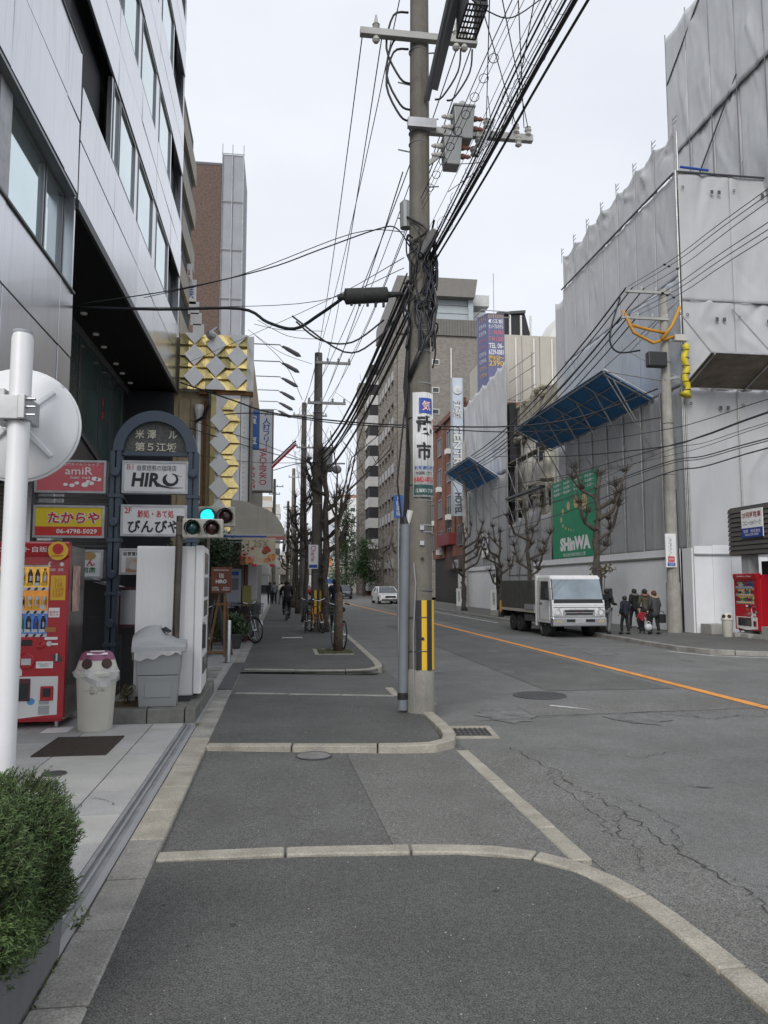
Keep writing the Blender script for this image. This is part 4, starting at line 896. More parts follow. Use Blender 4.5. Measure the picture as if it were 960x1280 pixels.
for k in range(len(prof) - 1):
    for i in range(n):
        q = []
        for (z, e), j in ((prof[k], i), (prof[k], i + 1), (prof[k + 1], i + 1), (prof[k + 1], i)):
            a = 2 * math.pi * j / n; w = .205 * (.84 + .12 * z) + .02 + e * (1 + math.sin(a * 5 + z * 30)); dz = .05 * math.sin(a * 2 + .7) if z < .57 else 0
            q.append((w * math.cos(a), w * math.sin(a), z + dz))
        b.quad(*q)
bagm = mat('clear_bag', (.62, .62, .62), .25, var=.1, scale=20, alpha=.55); b.build('bag', bagm, rb, smooth=True)
text(rb, 'この容器は\nペットボトル・缶・びん\n専用です', (-.02, -.186, .42), X1, Z1, .2, .085, ink)
flat(rb, (.0, -.13, .776), X1, (0, 1, .45), .2, .04, whiteink, 'sticker', .01); flat(rb, (.0, -.07, .797), X1, (0, 1, .2), .14, .035, whiteink, 'sticker', .01)
# plinth of kerb stones
pth = thing('plinth', 'low concrete plinth carrying the grey bin and the white machine', 'plinth', (-1.3, 9.3, 0), world=True)
pm = mat('plinth_stone', (.17, .17, .155), .85, var=.35, scale=4, streak=.3, bump=.3, bscale=40)
for xa, xb in ((-2.0, -1.42), (-1.41, -1.02), (-1.01, -.9)): MB().box(xa, xb, 8.76, 8.93, -.02, .15).build('kerb_stone', pm, pth, bevel=.012)
for ya, yb in ((8.94, 9.7), (9.71, 10.5), (10.51, 11.2)): MB().box(-1.03, -.9, ya, yb, -.02, .15).build('kerb_stone', pm, pth, bevel=.012)
MB().box(-2.0, -1.035, 8.935, 11.2, -.02, .12).build('bed', mat('plinth_top', (.3, .29, .26), .85, var=.35, scale=5, bump=.2), pth)
MB().box(-1.9, -1.42, 8.98, 9.5, .1, .135).build('soil', plain('dry_soil', (.1, .075, .04), .95), pth)
# grey dome-lidded bin
gb = thing('litter_bin', 'grey litter bin with a domed lid leaning against the white machine', 'bin', (-1.34, 9.08, .15), R(4))
gm = mat('bin_grey', (.25, .26, .265), .5, var=.08, streak=.3); gl = plain('bin_lid_grey', (.36, .37, .38), .4)
b = MB(); b.hexa([(-.2, -.17, 0), (.2, -.17, 0), (.2, .17, 0), (-.2, .17, 0)], [(-.225, -.19, .34), (.225, -.19, .34), (.225, .19, .34), (-.225, .19, .34)]); b.hexa([(-.23, -.195, .345), (.23, -.195, .345), (.23, .195, .345), (-.23, .195, .345)], [(-.25, -.21, .62), (.25, -.21, .62), (.25, .21, .62), (-.25, .21, .62)])
b.box(-.14, .14, -.186, -.17, .1, .3); b.build('body', gm, gb, bevel=.02)
b = MB(); n = 12; M_ = 10
P = []
for i in range(M_ + 1):
    x = -.28 + .57 * i / M_; hgt = .2 * (math.sin(math.pi * min(1, (i / M_) * 1.0 + .12)) ** .7 if i / M_ < .88 else .25) * (1 if i / M_ < .55 else .62) + .03
    P.append([(x, -.24 * math.cos(math.pi * k / n), .66 + hgt * math.sin(math.pi * k / n)) for k in range(n + 1)])
for i in range(M_):
    for k in range(n): b.quad(P[i][k], P[i + 1][k], P[i + 1][k + 1], P[i][k + 1])
b.poly(P[0]); b.poly(P[-1][::-1]); b.box(-.285, .295, -.245, .245, .60, .665); b.build('lid', gl, gb, smooth=50, bevel=.008)
b = MB().prism([(.02, -.1, .845), (.09, -.1, .8), (.11, .1, .8), (.04, .1, .85)], (.012, 0, .012)); b.build('opening', voidm, gb)
b = MB(); rr = random.Random(9)
for i in range(24):
    x0, x1 = -.25 + i * .5 / 24, -.25 + (i + 1) * .5 / 24; f = lambda x: .015 * math.sin(x * 40) + .03 * math.sin(x * 9)
    b.quad((x0, -.25, .61), (x1, -.25, .61), (x1, -.262, .55 + f(x1)), (x0, -.262, .55 + f(x0)))
b.build('bag', bagm, gb, smooth=True)
MB().box(-.3, -.28, -.02, .02, .5, .66).build('hinge', gm, gb)
# white machine seen from its side, display front faces the street
wv = thing('vending_machine', 'white vending machine standing side-on with its back panel to the camera', 'vending machine', (-1.0, 9.42, .12), R(2), world=False)
wside = mat('machine_white', (.8, .8, .8), .4, var=.06, scale=2, streak=.12)
b = MB()
for i in range(9): b.box(-.68 + i * .0745, -.68 + i * .0745 + .0738, .027, .05, .09, 1.8)
o = b.build('back_panel', wside, wv); kind(o, 'stuff')
MB().box(-.685, -.005, .03, 1.08, .07, 1.83).build('body', wside, wv, bevel=.015)
MB().box(-.005, .09, .01, 1.1, .09, 1.84).build('front_door', wside, wv, bevel=.012)
MB().box(-.66, .04, .06, 1.05, 0, .07).build('base', darkgrey, wv)
for z0, z1 in ((1.5, 1.76), (1.22, 1.46), (.98, 1.18)):
    b = MB(); b.box(.09, .1, .06, 1.04, z0 - .02, z0); b.box(.09, .1, .06, 1.04, z1, z1 + .02); b.box(.09, .1, .06, .08, z0, z1); b.box(.09, .1, 1.02, 1.04, z0, z1); b.build('window_frame', white, wv)
    MB().box(.088, .094, .08, 1.02, z0, z1).build('window', mat('display_dim', (.18, .2, .2), .15, var=.5, scale=6, spec=.7), wv)
MB().box(.09, .105, .12, .34, .6, .92).build('coin_panel', plain('panel_grey', (.3, .31, .32), .4), wv, bevel=.01); MB().box(.088, .1, .2, .9, .3, .5).build('pickup_flap', glassdark, wv); MB().box(.09, .13, .05, .09, .62, .9).build('handle', black, wv)
# signal on a thin pole (car park exit signal)
sg = thing('signal_light', 'cream two-lens warning signal with dark lenses on a thin brown pole', 'signal', (-1.28, 9.05, 0), world=True)
polem = mat('pole_bronze', (.12, .1, .085), .35, .7, var=.3, scale=5)
pc = aY(217, 700, 9.05)
MB().tube([(pc.x, 9.3, .1), (pc.x + .03, 9.3, aY(219, 645, 9.3).z)], .042, 14).build('pole', polem, sg)
housing = mat('signal_housing', (.52, .5, .43), .45, var=.1, streak=.35)
def signal(t, A, B, Y, lens, vis=True):
    x0, x1, z0, z1 = A.x, B.x, B.z, A.z
    MB().box(x0, x1, Y, Y + .16, z0, z1).build('housing', housing, t, bevel=.012)
    for i, m in enumerate(lens):
        cx_ = x0 + (x1 - x0) * (.26 if i == 0 else .74); r = (z1 - z0) * .36; cz = (z0 + z1) / 2
        b = MB(); n = 18
        for k in range(n):  # visor: upper three quarters of a tube
            a0, a1 = R(-50) + R(280) * k / n, R(-50) + R(280) * (k + 1) / n
            q = [(cx_ + r * 1.12 * math.cos(a), y, cz + r * 1.12 * math.sin(a)) for a in (a0, a1) for y in (Y, Y - .09)]; b.quad(q[0], q[2], q[3], q[1])
        o = b.build('visor', black, t, smooth=True); o.modifiers.new('solid', 'SOLIDIFY').thickness = .006
        MB().lathe([(r, 0), (r * .8, .02), (r * .4, .03), (.005, .034)], (cx_, Y - .003, cz), 20, (0, -1, 0)).build('lens', m, t, smooth=True)
    return t
lensg = plain('lens_green_off', (.01, .05, .05), .15); lensr = plain('lens_red_off', (.04, .012, .012), .15)
lenson = mat('lens_cyan_on', (.05, .75, .85), .3, var=0, emit=(.02, .72, .85, 1.0))
signal(sg, aY(228, 648, 9.2), aY(278, 672, 9.2), 9.2, (lensg, lensr)); MB().box(pc.x, pc.x + .12, 9.24, 9.34, aY(225, 668, 9.2).z, aY(225, 652, 9.2).z).build('bracket', polem, sg)
sg2 = thing('signal_light', 'cream signal behind the first with its cyan-green lens lit', 'signal', (-1.2, 12.2, 0), world=True)
A, B = aY(248, 633, 12.0), aY(293, 658, 12.0); signal(sg2, A, B, 12.0, (lenson, lensr)); MB().box(A.x + .2, A.x + .36, 11.985, 12.0, B.z + .07, A.z - .07).build('louvre', grey, sg2)
MB().tube([((A.x + B.x) / 2 - .14, 12.14, 0), ((A.x + B.x) / 2 - .14, 12.14, B.z + .02)], .04, 10).build('pole', polem, sg2)
# ------------------------------------------------------------------ beyond the machine: board, easel, bollard, bikes, plants
eb = thing('easel_sign', 'brown cafe board with white lettering on a wooden easel', 'sign board', (-1.25, 16.4, 0), world=True)
A, B = aY(264, 709, 16.3), aY(289, 741, 16.3); woodm = mat('easel_wood', (.22, .12, .05), .6, var=.3, scale=12)
MB().box(A.x, B.x, 16.3, 16.34, B.z, A.z).build('board', plain('board_brown', (.17, .055, .03), .5), eb, bevel=.004)
xm = (A.x + B.x) / 2; zm = (A.z + B.z) / 2; text(eb, '自家焙煎珈琲店', (xm, 16.295, A.z - .06), X1, Z1, .3, .035, whiteink); text(eb, '珈', (xm, 16.295, zm + .09), X1, Z1, .1, .1, whiteink); text(eb, 'HIRO', (xm, 16.295, zm - .03), X1, Z1, .22, .08, whiteink, bold=.03); text(eb, 'OPEN　　8:30am\nCLOSE　10:00pm', (xm, 16.295, B.z + .08), X1, Z1, .36, .085, whiteink, bold=.01)
for p, q in (((-1.12, 16.34, 0), (-1.14, 16.36, 1.72)), ((-1.48, 16.5, 0), (-1.22, 16.38, 1.4)), ((-1.0, 16.9, 0), (-1.14, 16.4, 1.3))): MB().bar(p, q, .045, .03).build('leg', woodm, eb)
MB().bar((-1.52, 16.36, .1), (-1.05, 16.34, .1), .05, .05).build('foot_rail', woodm, eb); MB().bar((-1.35, 16.4, 1.08), (-1.0, 16.36, 1.08), .04).build('ledge', woodm, eb)
bo = thing('bollard', 'short stainless steel bollard on the left edge of the pavement', 'bollard', (-.98, 15.3, 0))
MB().lathe([(.055, 0), (.055, .78), (.05, .8), (.0, .805)], n=18).build('post', steel, bo, smooth=50); MB().lathe([(.075, 0), (.075, .015)], n=18).build('base_plate', steel, bo)
for i in range(7): MB().box(-1.5, -1.0, 12.2 + i * .32, 12.4 + i * .32, -.02, .012).build('drain_cover', kerbd, fore, bevel=.008, seg=1)
MB().box(-.86, -.66, 11.3, 15.0, .0, .02).build('dark_kerb', darkgrey, fore)
def leafy(name, label, c, rad, n, m, ls=.05, cat='plant', pot=None, stemz=0., zs=1., seed=1, drop=0):
    t = thing(name, label, cat, (c[0], c[1], 0), world=True); r_ = random.Random(seed); b, st = MB(), MB(); c = Vector(c)
    clumps = [c + Vector((r_.gauss(0, rad * .45), r_.gauss(0, rad * .45), r_.gauss(0, rad * .4 * zs))) for _ in range(14)]
    for i in range(n):
        k = r_.choice(clumps); p = k + Vector((r_.gauss(0, rad * .26), r_.gauss(0, rad * .26), r_.gauss(0, rad * .24 * zs)))
        d = Vector((r_.gauss(0, 1), r_.gauss(0, 1), r_.gauss(.2, .7))).normalized(); w = d.orthogonal().normalized(); w.rotate(Matrix.Rotation(r_.uniform(0, 6.28), 3, d)); s = ls * r_.uniform(.6, 1.3)
        b.add([p - d * s * .5, p + w * s * .28, p + d * s * .6, p - w * s * .28], [(0, 1, 2, 3)])
    kind(b.build('foliage', m, t), 'stuff')
    for k in clumps[:9]: st.tube([(c.x + r_.uniform(-.05, .05), c.y + r_.uniform(-.05, .05), stemz), c.lerp(k, .5) - Z1 * .1 * rad, k], [.025 * rad * 2, .015 * rad * 2, .006], 5)
    st.build('stem', twigm, t)
    if pot: MB().lathe([(pot * .75, 0), (pot, .3), (pot * 1.06, .3), (pot * 1.06, .34), (pot * .9, .34)], (c.x, c.y, 0), 16).build('pot', plain('pot_dark', (.05, .05, .052), .6), t)
    return t
lf1 = mat('leaf_dark', (.028, .055, .018), .5, var=.5, scale=5); lf2 = mat('leaf_mid', (.05, .095, .03), .5, var=.45, scale=6)
p = aY(252, 686, 17.5); leafy('ivy', 'dark hanging greenery under the left end of the cream awning', (p.x - .1, 18.9, p.z), .75, 4200, lf1, .08, seed=3, zs=.8, stemz=1.2)
leafy('potted_plant', 'low leafy potted plant beside the parked bicycles', (-1.1, 18.6, .55), .3, 1500, lf2, .06, pot=.25, seed=4, zs=.8)
leafy('potted_plant', 'second leafy plant further along by the dim shopfront', (-1.25, 19.6, .5), .28, 1000, lf2, .06, pot=.2, seed=5)
leafy('shrub', 'small dry shrub in the plinth bed behind the cream bin', (-1.72, 9.3, .26), .09, 240, mat('leaf_dry', (.16, .14, .06), .7, var=.6, scale=20), .03, seed=6)
ab = thing('a_frame_sign', 'folding dark sign board leaning behind the wooden easel', 'sign board', (-1.3, 17.3, 0))
MB().bar((-.3, 0, 0), (-.1, .1, 1.15), .05, .5, (0, 1, 0)).build('board', darkgrey, ab); MB().bar((.15, 0, 0), (-.05, .1, 1.15), .05, .5, (0, 1, 0)).build('board', plain('board_black', (.03, .03, .03), .5), ab)
def bicycle(label, loc, rz, fm, lean=0., basket=True, group='parked bicycles', wheel=.33, fender=False):
    t = thing('bicycle', label, 'bicycle', loc, rz, group); t.rotation_euler = (lean, 0, rz)   # along local x, front at +x
    for x in (-.53, .53):
        w = MB().torus((x, 0, wheel), wheel - .015, .017, Y1, 26, 6).build('wheel', rubber, t, smooth=True)
        MB().torus((x, 0, wheel), wheel - .04, .01, Y1, 26, 4).build('rim', steel, w)
        b = MB()
        for k in range(14):
            a = k * 2 * math.pi / 14; b.tube([(x, .02 * (-1) ** k, wheel), (x + (wheel - .04) * math.cos(a), 0, wheel + (wheel - .04) * math.sin(a))], .0022, 3)
        b.build('spokes', steel, w); MB().cyl((x, -.05, wheel), (x, .05, wheel), .025, 8).build('hub', steel, w)
        if fender: MB().torus((x, 0, wheel), wheel + .025, .016, Y1, 14, 5, R(-160 if x < 0 else -120), R(20 if x < 0 else 20)).build('mudguard', steel, t)
    B_, S, Hd, Hb = (-.08, 0, .3), (-.22, 0, .78), (.36, 0, .82), (.42, 0, .68)
    f = MB(); f.tube([B_, S], .018, 8); f.tube([S, Hd], .016, 8) if not basket else f.tube([(-.17, 0, .6), (.385, 0, .74)], .018, 8)
    f.tube([B_, Hb], .02, 8); f.tube([Hd, Hb], .02, 8)
    for s in (-1, 1): f.tube([B_, (-.53, .055 * s, wheel)], .011, 6); f.tube([(-.2, 0, .7), (-.53, .055 * s, wheel)], .009, 6)
    f.build('frame', fm, t)
    f = MB()
    for s in (-1, 1): f.tube([Hb, (.45, .05 * s, .62), (.53, .055 * s, wheel)], .012, 6)
    f.build('fork', fm, t)
    MB().tube([(.28, -.28, 1.02), (.36, -.2, 1.04), (.38, 0, .98), (.36, .2, 1.04), (.28, .28, 1.02)], .012, 6).tube([Hd, (.38, 0, .98)], .014, 6).build('handlebar', steel, t)
    for s in (-1, 1): MB().cyl((.36, .2 * s, 1.04), (.27, .29 * s, 1.02), .018, 8).build('grip', rubber, t)
    b = MB(); b.tube([(-.36, 0, .9), (-.3, 0, .91), (-.18, 0, .905), (-.08, 0, .9)], [.06, .075, .045, .02], 8); b.tube([S, (-.24, 0, .88)], .014, 6); b.build('saddle', black, t)
    b = MB(); b.cyl((-.08, -.06, .3), (-.08, -.045, .3), .085, 16); b.tube([(-.08, -.07, .3), (.02, -.09, .17)], .01, 5); b.tube([(-.08, .07, .3), (-.18, .09, .43)], .01, 5); b.box(-.02, .07, -.14, -.07, .155, .175); b.box(-.23, -.14, .07, .14, .42, .44); b.build('crank', steel, t)
    if basket:
        b = MB()
        for z, e in ((.75, .0), (.84, .012), (.93, .025), (1.0, .035)):
            b.tube([(.45 - e, -.13 - e, z), (.7 + e, -.13 - e, z), (.7 + e, .13 + e, z), (.45 - e, .13 + e, z), (.45 - e, -.13 - e, z)], .006, 4)
        for k in range(9):
            y = -.13 + .0325 * k; b.tube([(.7, y, .75), (.735, y * 1.2, 1.0)], .004, 3); b.tube([(.45, y, .75), (.42, y * 1.2, 1.0)], .004, 3); b.tube([(.45, y, .75), (.7, y, .75)], .004, 3)
        for k in range(8):
            x = .45 + .035 * k
            for s in (-1, 1): b.tube([(x, .13 * s, .75), (x * 1.15 - .08, .165 * s, 1.0)], .004, 3)
        b.build('basket', darkgrey, t)
    MB().cyl((.1 - .55, 0, .55), (.12 - .55, .0, .56), .025, 8).build('reflector', redink, t)
    return t
silverm = plain('bike_silver', (.45, .46, .48), .3, metal=.6); orangem = plain('bike_orange', (.6, .24, .02), .35); blackm = plain('bike_black', (.02, .02, .025), .35); tealm = plain('bike_teal', (.1, .28, .3), .4); redbike = plain('bike_red', (.25, .03, .03), .4)
bicycle('silver city bicycle nearest the pavement edge with basket and big front wheel', (-.95, 20.4, 0), R(-50), silverm, .06, True, fender=True)
bicycle('dark bicycle parked behind the silver one by the shopfront', (-1.35, 21.2, 0), R(-35), blackm, -.05, True)
bicycle('red framed bicycle parked deepest by the shop wall', (-1.6, 19.9, 0), R(-30), redbike, .05, False)
bicycle('black bicycle half hidden behind the wooden easel', (-1.62, 17.6, 0), R(-75), blackm, .05, False)
bicycle('orange framed bicycle leaning by the trunk of the second street tree', (1.12, 24.3, 0), R(-70), orangem, .06, False)
bicycle('black bicycle standing left of the orange one', (.85, 25.0, 0), R(-95), blackm, -.05, True)
bicycle('pale teal bicycle hidden behind the thin staked sapling', (1.38, 18.4, 0), R(98), tealm, .04, True)
bicycle('grey city bicycle wedged between the silver one and the planter', (-1.45, 20.9, 0), R(-42), plain('bike_grey', (.2, .2, .21), .4), .04, True)
bicycle('dark green bicycle farthest back in the row by the menu case', (-1.2, 22.1, 0), R(-48), plain('bike_green', (.03, .07, .05), .4), .05, True)
# ================================================================== RIGHT: sheeted scaffold building
from mathutils import noise as nse
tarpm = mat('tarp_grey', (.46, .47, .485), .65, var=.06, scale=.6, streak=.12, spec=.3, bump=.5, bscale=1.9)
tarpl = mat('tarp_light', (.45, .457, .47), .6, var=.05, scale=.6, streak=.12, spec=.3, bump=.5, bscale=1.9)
tarpd = mat('tarp_dark_shaded', (.35, .355, .365), .65, var=.08, scale=.7, streak=.15, spec=.3, bump=.5, bscale=1.9)  # dark lower sheets, with the shade under the canopy put into the colour
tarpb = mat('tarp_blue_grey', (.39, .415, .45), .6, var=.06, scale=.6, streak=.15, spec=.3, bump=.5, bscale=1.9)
bluem = mat('canopy_blue', (.03, .19, .44), .6, var=.2, scale=1.5)
polym = mat('scaffold_pole', (.34, .34, .34), .45, .6, var=.2, scale=5)
def tarp(par, O, u, v, n, w, h, m, seed=0, amp=.06, sag=0., nu=22, nv=14, name='tarp', drape=.6):
    """one sheet tied at its edges: soft drapes that fall from the ties, fine creases between"""
    O, u, v, n = Vector(O), Vector(u), Vector(v), Vector(n); b = MB(); P = []
    r_ = random.Random(seed); ph = r_.uniform(0, 6); nv = int(nv * 1.8)
    folds = []
    for k in range(10):   # sharp creases hanging from the ties
        a0, c0 = r_.choice((0, 0, 1, 1, .5)), r_.choice((1, 1, .66, .33)); ln = r_.uniform(.35, 1.0); an = r_.uniform(-.9, .9)
        A = Vector((a0 * w, c0 * h)); B = A + Vector((math.sin(an) * ln * w, -math.cos(an) * ln * h * .5)); folds.append((A, B, r_.uniform(.35, 1.) * r_.choice((1, 1, -1)), r_.uniform(.07, .13)))
    for j in range(nv + 1):
        for i in range(nu + 1):
            a, c = i / nu, j / nv; edge = min(1, 5 * min(a, 1 - a) + .03); q2 = Vector((a * w, c * h))
            q = O + u * (a * w) + v * (c * h)
            d = .35 * nse.noise(Vector((a * w * .9, c * h * .35, seed * 2.7))) + .12 * nse.noise(Vector((a * w * 4, c * h * 2, seed)))
            for A, B, s_, wd in folds:
                AB = B - A; t = max(0, min(1, (q2 - A).dot(AB) / max(AB.length_squared, 1e-6))); ds = (q2 - A - AB * t).length / wd
                if ds < 3: d += .55 * s_ * math.exp(-ds * ds) * (1 - .8 * t)
            d += drape * .3 * math.sin(c * h * 1.7 + 3 * (a - .5) ** 2 * 4 + ph) * max(0, 1 - c) ** .5
            P.append(q + n * (amp * edge * d) - v * (sag * math.sin(math.pi * a) * c ** 4))
    b.v = [tuple(p) for p in P]
    for j in range(nv):
        for i in range(nu): k = j * (nu + 1) + i; b.f.append([k, k + 1, k + nu + 2, k + nu + 1])
    o = b.build(name, m, par, smooth=True); o.modifiers.new('solid', 'SOLIDIFY').thickness = .012
    return o
WX = 12.9; FY = 22.95
sb = thing('scaffolded_building', 'large building wrapped in grey scaffold sheeting on the right side', 'building', (WX, 24, 0), world=True)
MB().box(13.35, 26, 23.5, 34.6, 0, 15.0).box(16.5, 26, 22.6, 28.7, 15.0, 24.4).build('wall', mat('inner_wall', (.2, .2, .2), .8), sb)
U, V, N = Vector((0, -1, 0)), Z1, Vector((-1, 0, 0)); bay = 1.47
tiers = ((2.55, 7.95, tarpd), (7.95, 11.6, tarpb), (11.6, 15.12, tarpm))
for i in range(7):
    for j, (z0, z1, m) in enumerate(tiers):
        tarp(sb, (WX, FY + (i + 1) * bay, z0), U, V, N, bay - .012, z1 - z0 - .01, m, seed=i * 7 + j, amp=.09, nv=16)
    tarp(sb, (WX + .03, FY + (i + 1) * bay, 15.16), U, V, N, bay, 1.65 + .06 * math.sin(i * 2), tarpm, seed=90 + i, amp=.16, sag=.26, nv=8, drape=.8)
tarp(sb, (WX + .15, FY + 7 * bay + 1.45, 2.6), U, V, N, 1.45, 12.4, tarpl, seed=130, amp=.08, sag=.2, nv=20)
b = MB()
for i in range(8): b.cyl((WX + .08, FY + i * bay, 0), (WX + .08, FY + i * bay, 16.6), .03, 6)
b.build('scaffold_pole', polym, sb)
for i in range(8): MB().cyl((WX - .06, FY + i * bay, 2.5), (WX - .06, FY + i * bay, 8.0), .028, 6).build('scaffold_pole', polym, sb)
for i in range(8):
    b = MB(); y = FY + i * bay; b.cyl((WX - .05, y - .3, 16.98), (WX - .05, y, 16.98), .014, 5); b.cyl((WX - .05, y - .3, 16.82), (WX - .05, y, 16.82), .014, 5); b.cyl((WX - .05, y - .02, 16.4), (WX - .05, y - .02, 17.12), .017, 5); b.build('guard_rail', polym, sb)
MB().cyl((WX - .09, FY, 15.13), (WX - .09, FY + 7 * bay, 15.13), .035, 6).build('rope_line', darkgrey, sb)
MB().cyl((WX - .04, FY - .06, 2.5), (WX - .04, FY - .06, 15.2), .03, 6).build('scaffold_pole', polym, sb)
# face towards the camera
fb = 1.82
for i in range(4):
    for j, (z0, z1) in enumerate(((2.55, 7.8), (7.8, 10.75), (10.75, 15.1))):
        x = WX + .04 + i * fb; tarp(sb, (x, FY - .04, z0), X1, Z1, Vector((0, -1, 0)), fb + .015, z1 - z0 + .02, tarpl, seed=40 + i * 5 + j, amp=.15, nv=18, nu=22, drape=.9)
        for k in (.62, .76): MB().cbox((x + k * fb, FY - .17, z1 - .62), .1, .02, .12).build('vent_square', darkgrey, sb)
        MB().torus((x + .12, FY - .14, z1 - .5), .04, .012, Y1, 10, 4).build('eyelet', darkgrey, sb)
    MB().cyl((WX + i * fb, FY - .1, 2.5), (WX + i * fb, FY - .1, 7.8), .025, 6).build('scaffold_pole', polym, sb)
MB().cyl((WX, FY - .1, 15.14), (WX + 7.3, FY - .1, 15.14), .035, 6).build('scaffold_pole', darkgrey, sb); MB().cyl((WX, FY - .1, 10.76), (WX + 7.3, FY - .1, 10.76), .018, 6).build('scaffold_pole', polym, sb)
MB().cyl((WX + .1, FY - .12, 15.3), (WX + 1.1, FY - .12, 15.25), .04, 6).build('blue_clip_rail', blueink, sb)
# tall rear part
for i in range(5):
    for j in range(2):
        y = 28.75 - i * 1.6; h = 4.6 if j == 0 else 4.9 + (.25 if i > 2 else 0)
        tarp(sb, (16.0 - .1 * j, y, 14.6 + 4.5 * j), U, V, N, 1.62, h + .5, tarpm, seed=60 + i * 3 + j, amp=.17, nv=14, sag=.12 * j, drape=.7)
    MB().cyl((15.9, 28.75 - i * 1.6, 15), (15.9, 28.75 - i * 1.6, 24.7), .018, 6).build('scaffold_pole', darkgrey, sb)
for p, q in (((15.88, 28.7, 15.4), (15.88, 23.9, 19.6)), ((15.88, 28.7, 22.4), (15.88, 25.5, 24.6))): MB().cyl(p, q, .03, 5).build('crease_rope', darkgrey, sb)
# blue fan canopies
def canopy(label, y0, y1, n, zin, zout, xin=WX - .06, xout=11.07):
    t = thing('protective_canopy', label, 'canopy', (xin, y0, zin), world=True)
    dy = (y1 - y0) / n
    for i in range(n):
        a, c = y0 + i * dy + .01, y0 + (i + 1) * dy - .01
        MB().hexa([(xout, a, zout), (xin, a, zin), (xin, c, zin), (xout, c, zout)], [(xout, a, zout + .04), (xin, a, zin + .04), (xin, c, zin + .04), (xout, c, zout + .04)]).build('deck_panel', bluem, t)
    for k in range(4):
        f = k / 3; x, z = xin + (xout - xin) * f, zin + (zout - zin) * f - .05; MB().cyl((x, y0 - .1, z), (x, y1 + .1, z), .028, 6).build('pole', polym, t)
    for i in range(n + 1):
        y = y0 + i * dy; MB().cyl((xin, y, zin - .09), (xout, y, zout - .09), .028, 6).build('pole', polym, t)
        if i < n: MB().cyl((xin, y + dy, zin - .1), (xout, y, zout - .1), .014, 5).build('brace', polym, t)
        MB().cyl((xin, y, zin - 1.9), (xin + (xout - xin) * .8, y, zin + (zout - zin) * .8 - .1), .026, 6).build('strut', polym, t)
    MB().bar((xin, y0 - .06, zin + .06), (xout, y0 - .06, zout + .06), .05, .03).build('edge_rail', white, t); MB().bar((xout - .03, y0, zout + .05), (xout - .03, y1, zout + .05), .05, .03).build('edge_rail', galv, t)
    return t
cb = canopy('long blue fan canopy jutting from the sheeted wall above the green banner', 24.95, 35.1, 6, 7.95, 8.87)
canopy('short blue fan canopy further along above the white poster', 44.2, 50.8, 3, 7.85, 9.0)
wc = thing('protective_canopy', 'brown plank canopy on the sheeted wall facing the camera', 'canopy', (WX, FY, 7.85), world=True)
plankm = mat('weathered_plank', (.17, .14, .11), .85, var=.35, scale=2, streak=.3)
for k in range(7):
    y0, y1 = FY - .16 - k * .24, FY - .16 - (k + 1) * .24 + .012; z0, z1 = 7.82 + k * .085, 7.82 + (k + 1) * .085
    MB().hexa([(WX - .1, y1, z1), (20, y1, z1), (20, y0, z0), (WX - .1, y0, z0)], [(WX - .1, y1, z1 + .04), (20, y1, z1 + .04), (20, y0, z0 + .04), (WX - .1, y0, z0 + .04)]).build('plank', plankm, wc)
MB().bar((WX - .1, FY - 1.86, 8.46), (20, FY - 1.86, 8.46), .05, .05).build('edge_rail', galv, wc)
for x in (WX - .02, WX + 2.0, WX + 4):
    MB().cyl((x, FY - .12, 7.76), (x, FY - 1.9, 8.4), .03, 6).build('pole', polym, wc); MB().cyl((x - .1, FY - 1.9, 8.42), (x - .25, FY - .12, 10.5), .025, 6).build('tie_rod', polym, wc)
for p, q in (((WX - .1, FY - .1, 10.75), (11.1, 25.0, 9.0)), ((WX - .1, FY - .1, 10.75), (11.6, 24.0, 9.3)), ((11.6, 24.0, 9.3), (WX - .1, FY - .2, 8.0)), ((11.07, 25.0, 8.9), (12.8, 24.9, 6.0)), ((11.07, 25.0, 8.9), (WX - .1, 23.3, 8.1))): MB().cyl(p, q, .022, 6).build('pole', polym, cb)
# hoarding of white panels
fence_w = mat('hoarding_white', (.76, .77, .79), .45, var=.05, scale=1.5, streak=.08)
def hoarding(label, pts, z1, w=.52, rib=True):
    t = thing('hoarding', label, 'fence', (*pts[0], 0), world=True); a, c = Vector((*pts[0], 0)), Vector((*pts[1], 0)); n = max(1, round((c - a).length / w)); d = (c - a) / n; nn = Vector((-d.y, d.x, 0)).normalized() * .03
    for i in range(n):
        p, q = a + d * i, a + d * (i + .985); off = nn * (.35 if i % 2 else 0)
        MB().prism([p + off, p + d * .2 + off + nn * .7, p + d * .45 + off + nn * .7, p + d * .5 + off, p + d * .55 + off + nn * .7, p + d * .8 + off + nn * .7, q + off, q - nn, p - nn], (0, 0, z1 + (.03 if i % 4 == 1 and not rib else 0))).build('panel', fence_w, t)
    MB().bar(a - nn * 2 + Z1 * z1 * .9, c - nn * 2 + Z1 * z1 * .9, .05).build('rail', polym, t)
    return t
hoarding('long white corrugated hoarding behind the truck and the walking people', (12.62, 37.3), 2.63) if 0 else None
hoarding('long white corrugated hoarding behind the truck and the walking people', ((12.62, 37.3), (12.62, 23.0)), 2.63)
hoarding('short white hoarding panel at the far end of the sheeted site', ((12.6, 50.8), (12.6, 44.2)), 2.6)
hoarding('bright white hoarding facing the camera beside the concrete pole', ((12.72, 22.4), (17, 22.35)), 2.68, .6, False)
MB().box(12.66, 12.72, 22.42, 22.98, 0, 2.62).build('side_panel', fence_w, bpy.data.objects['hoarding.002'])
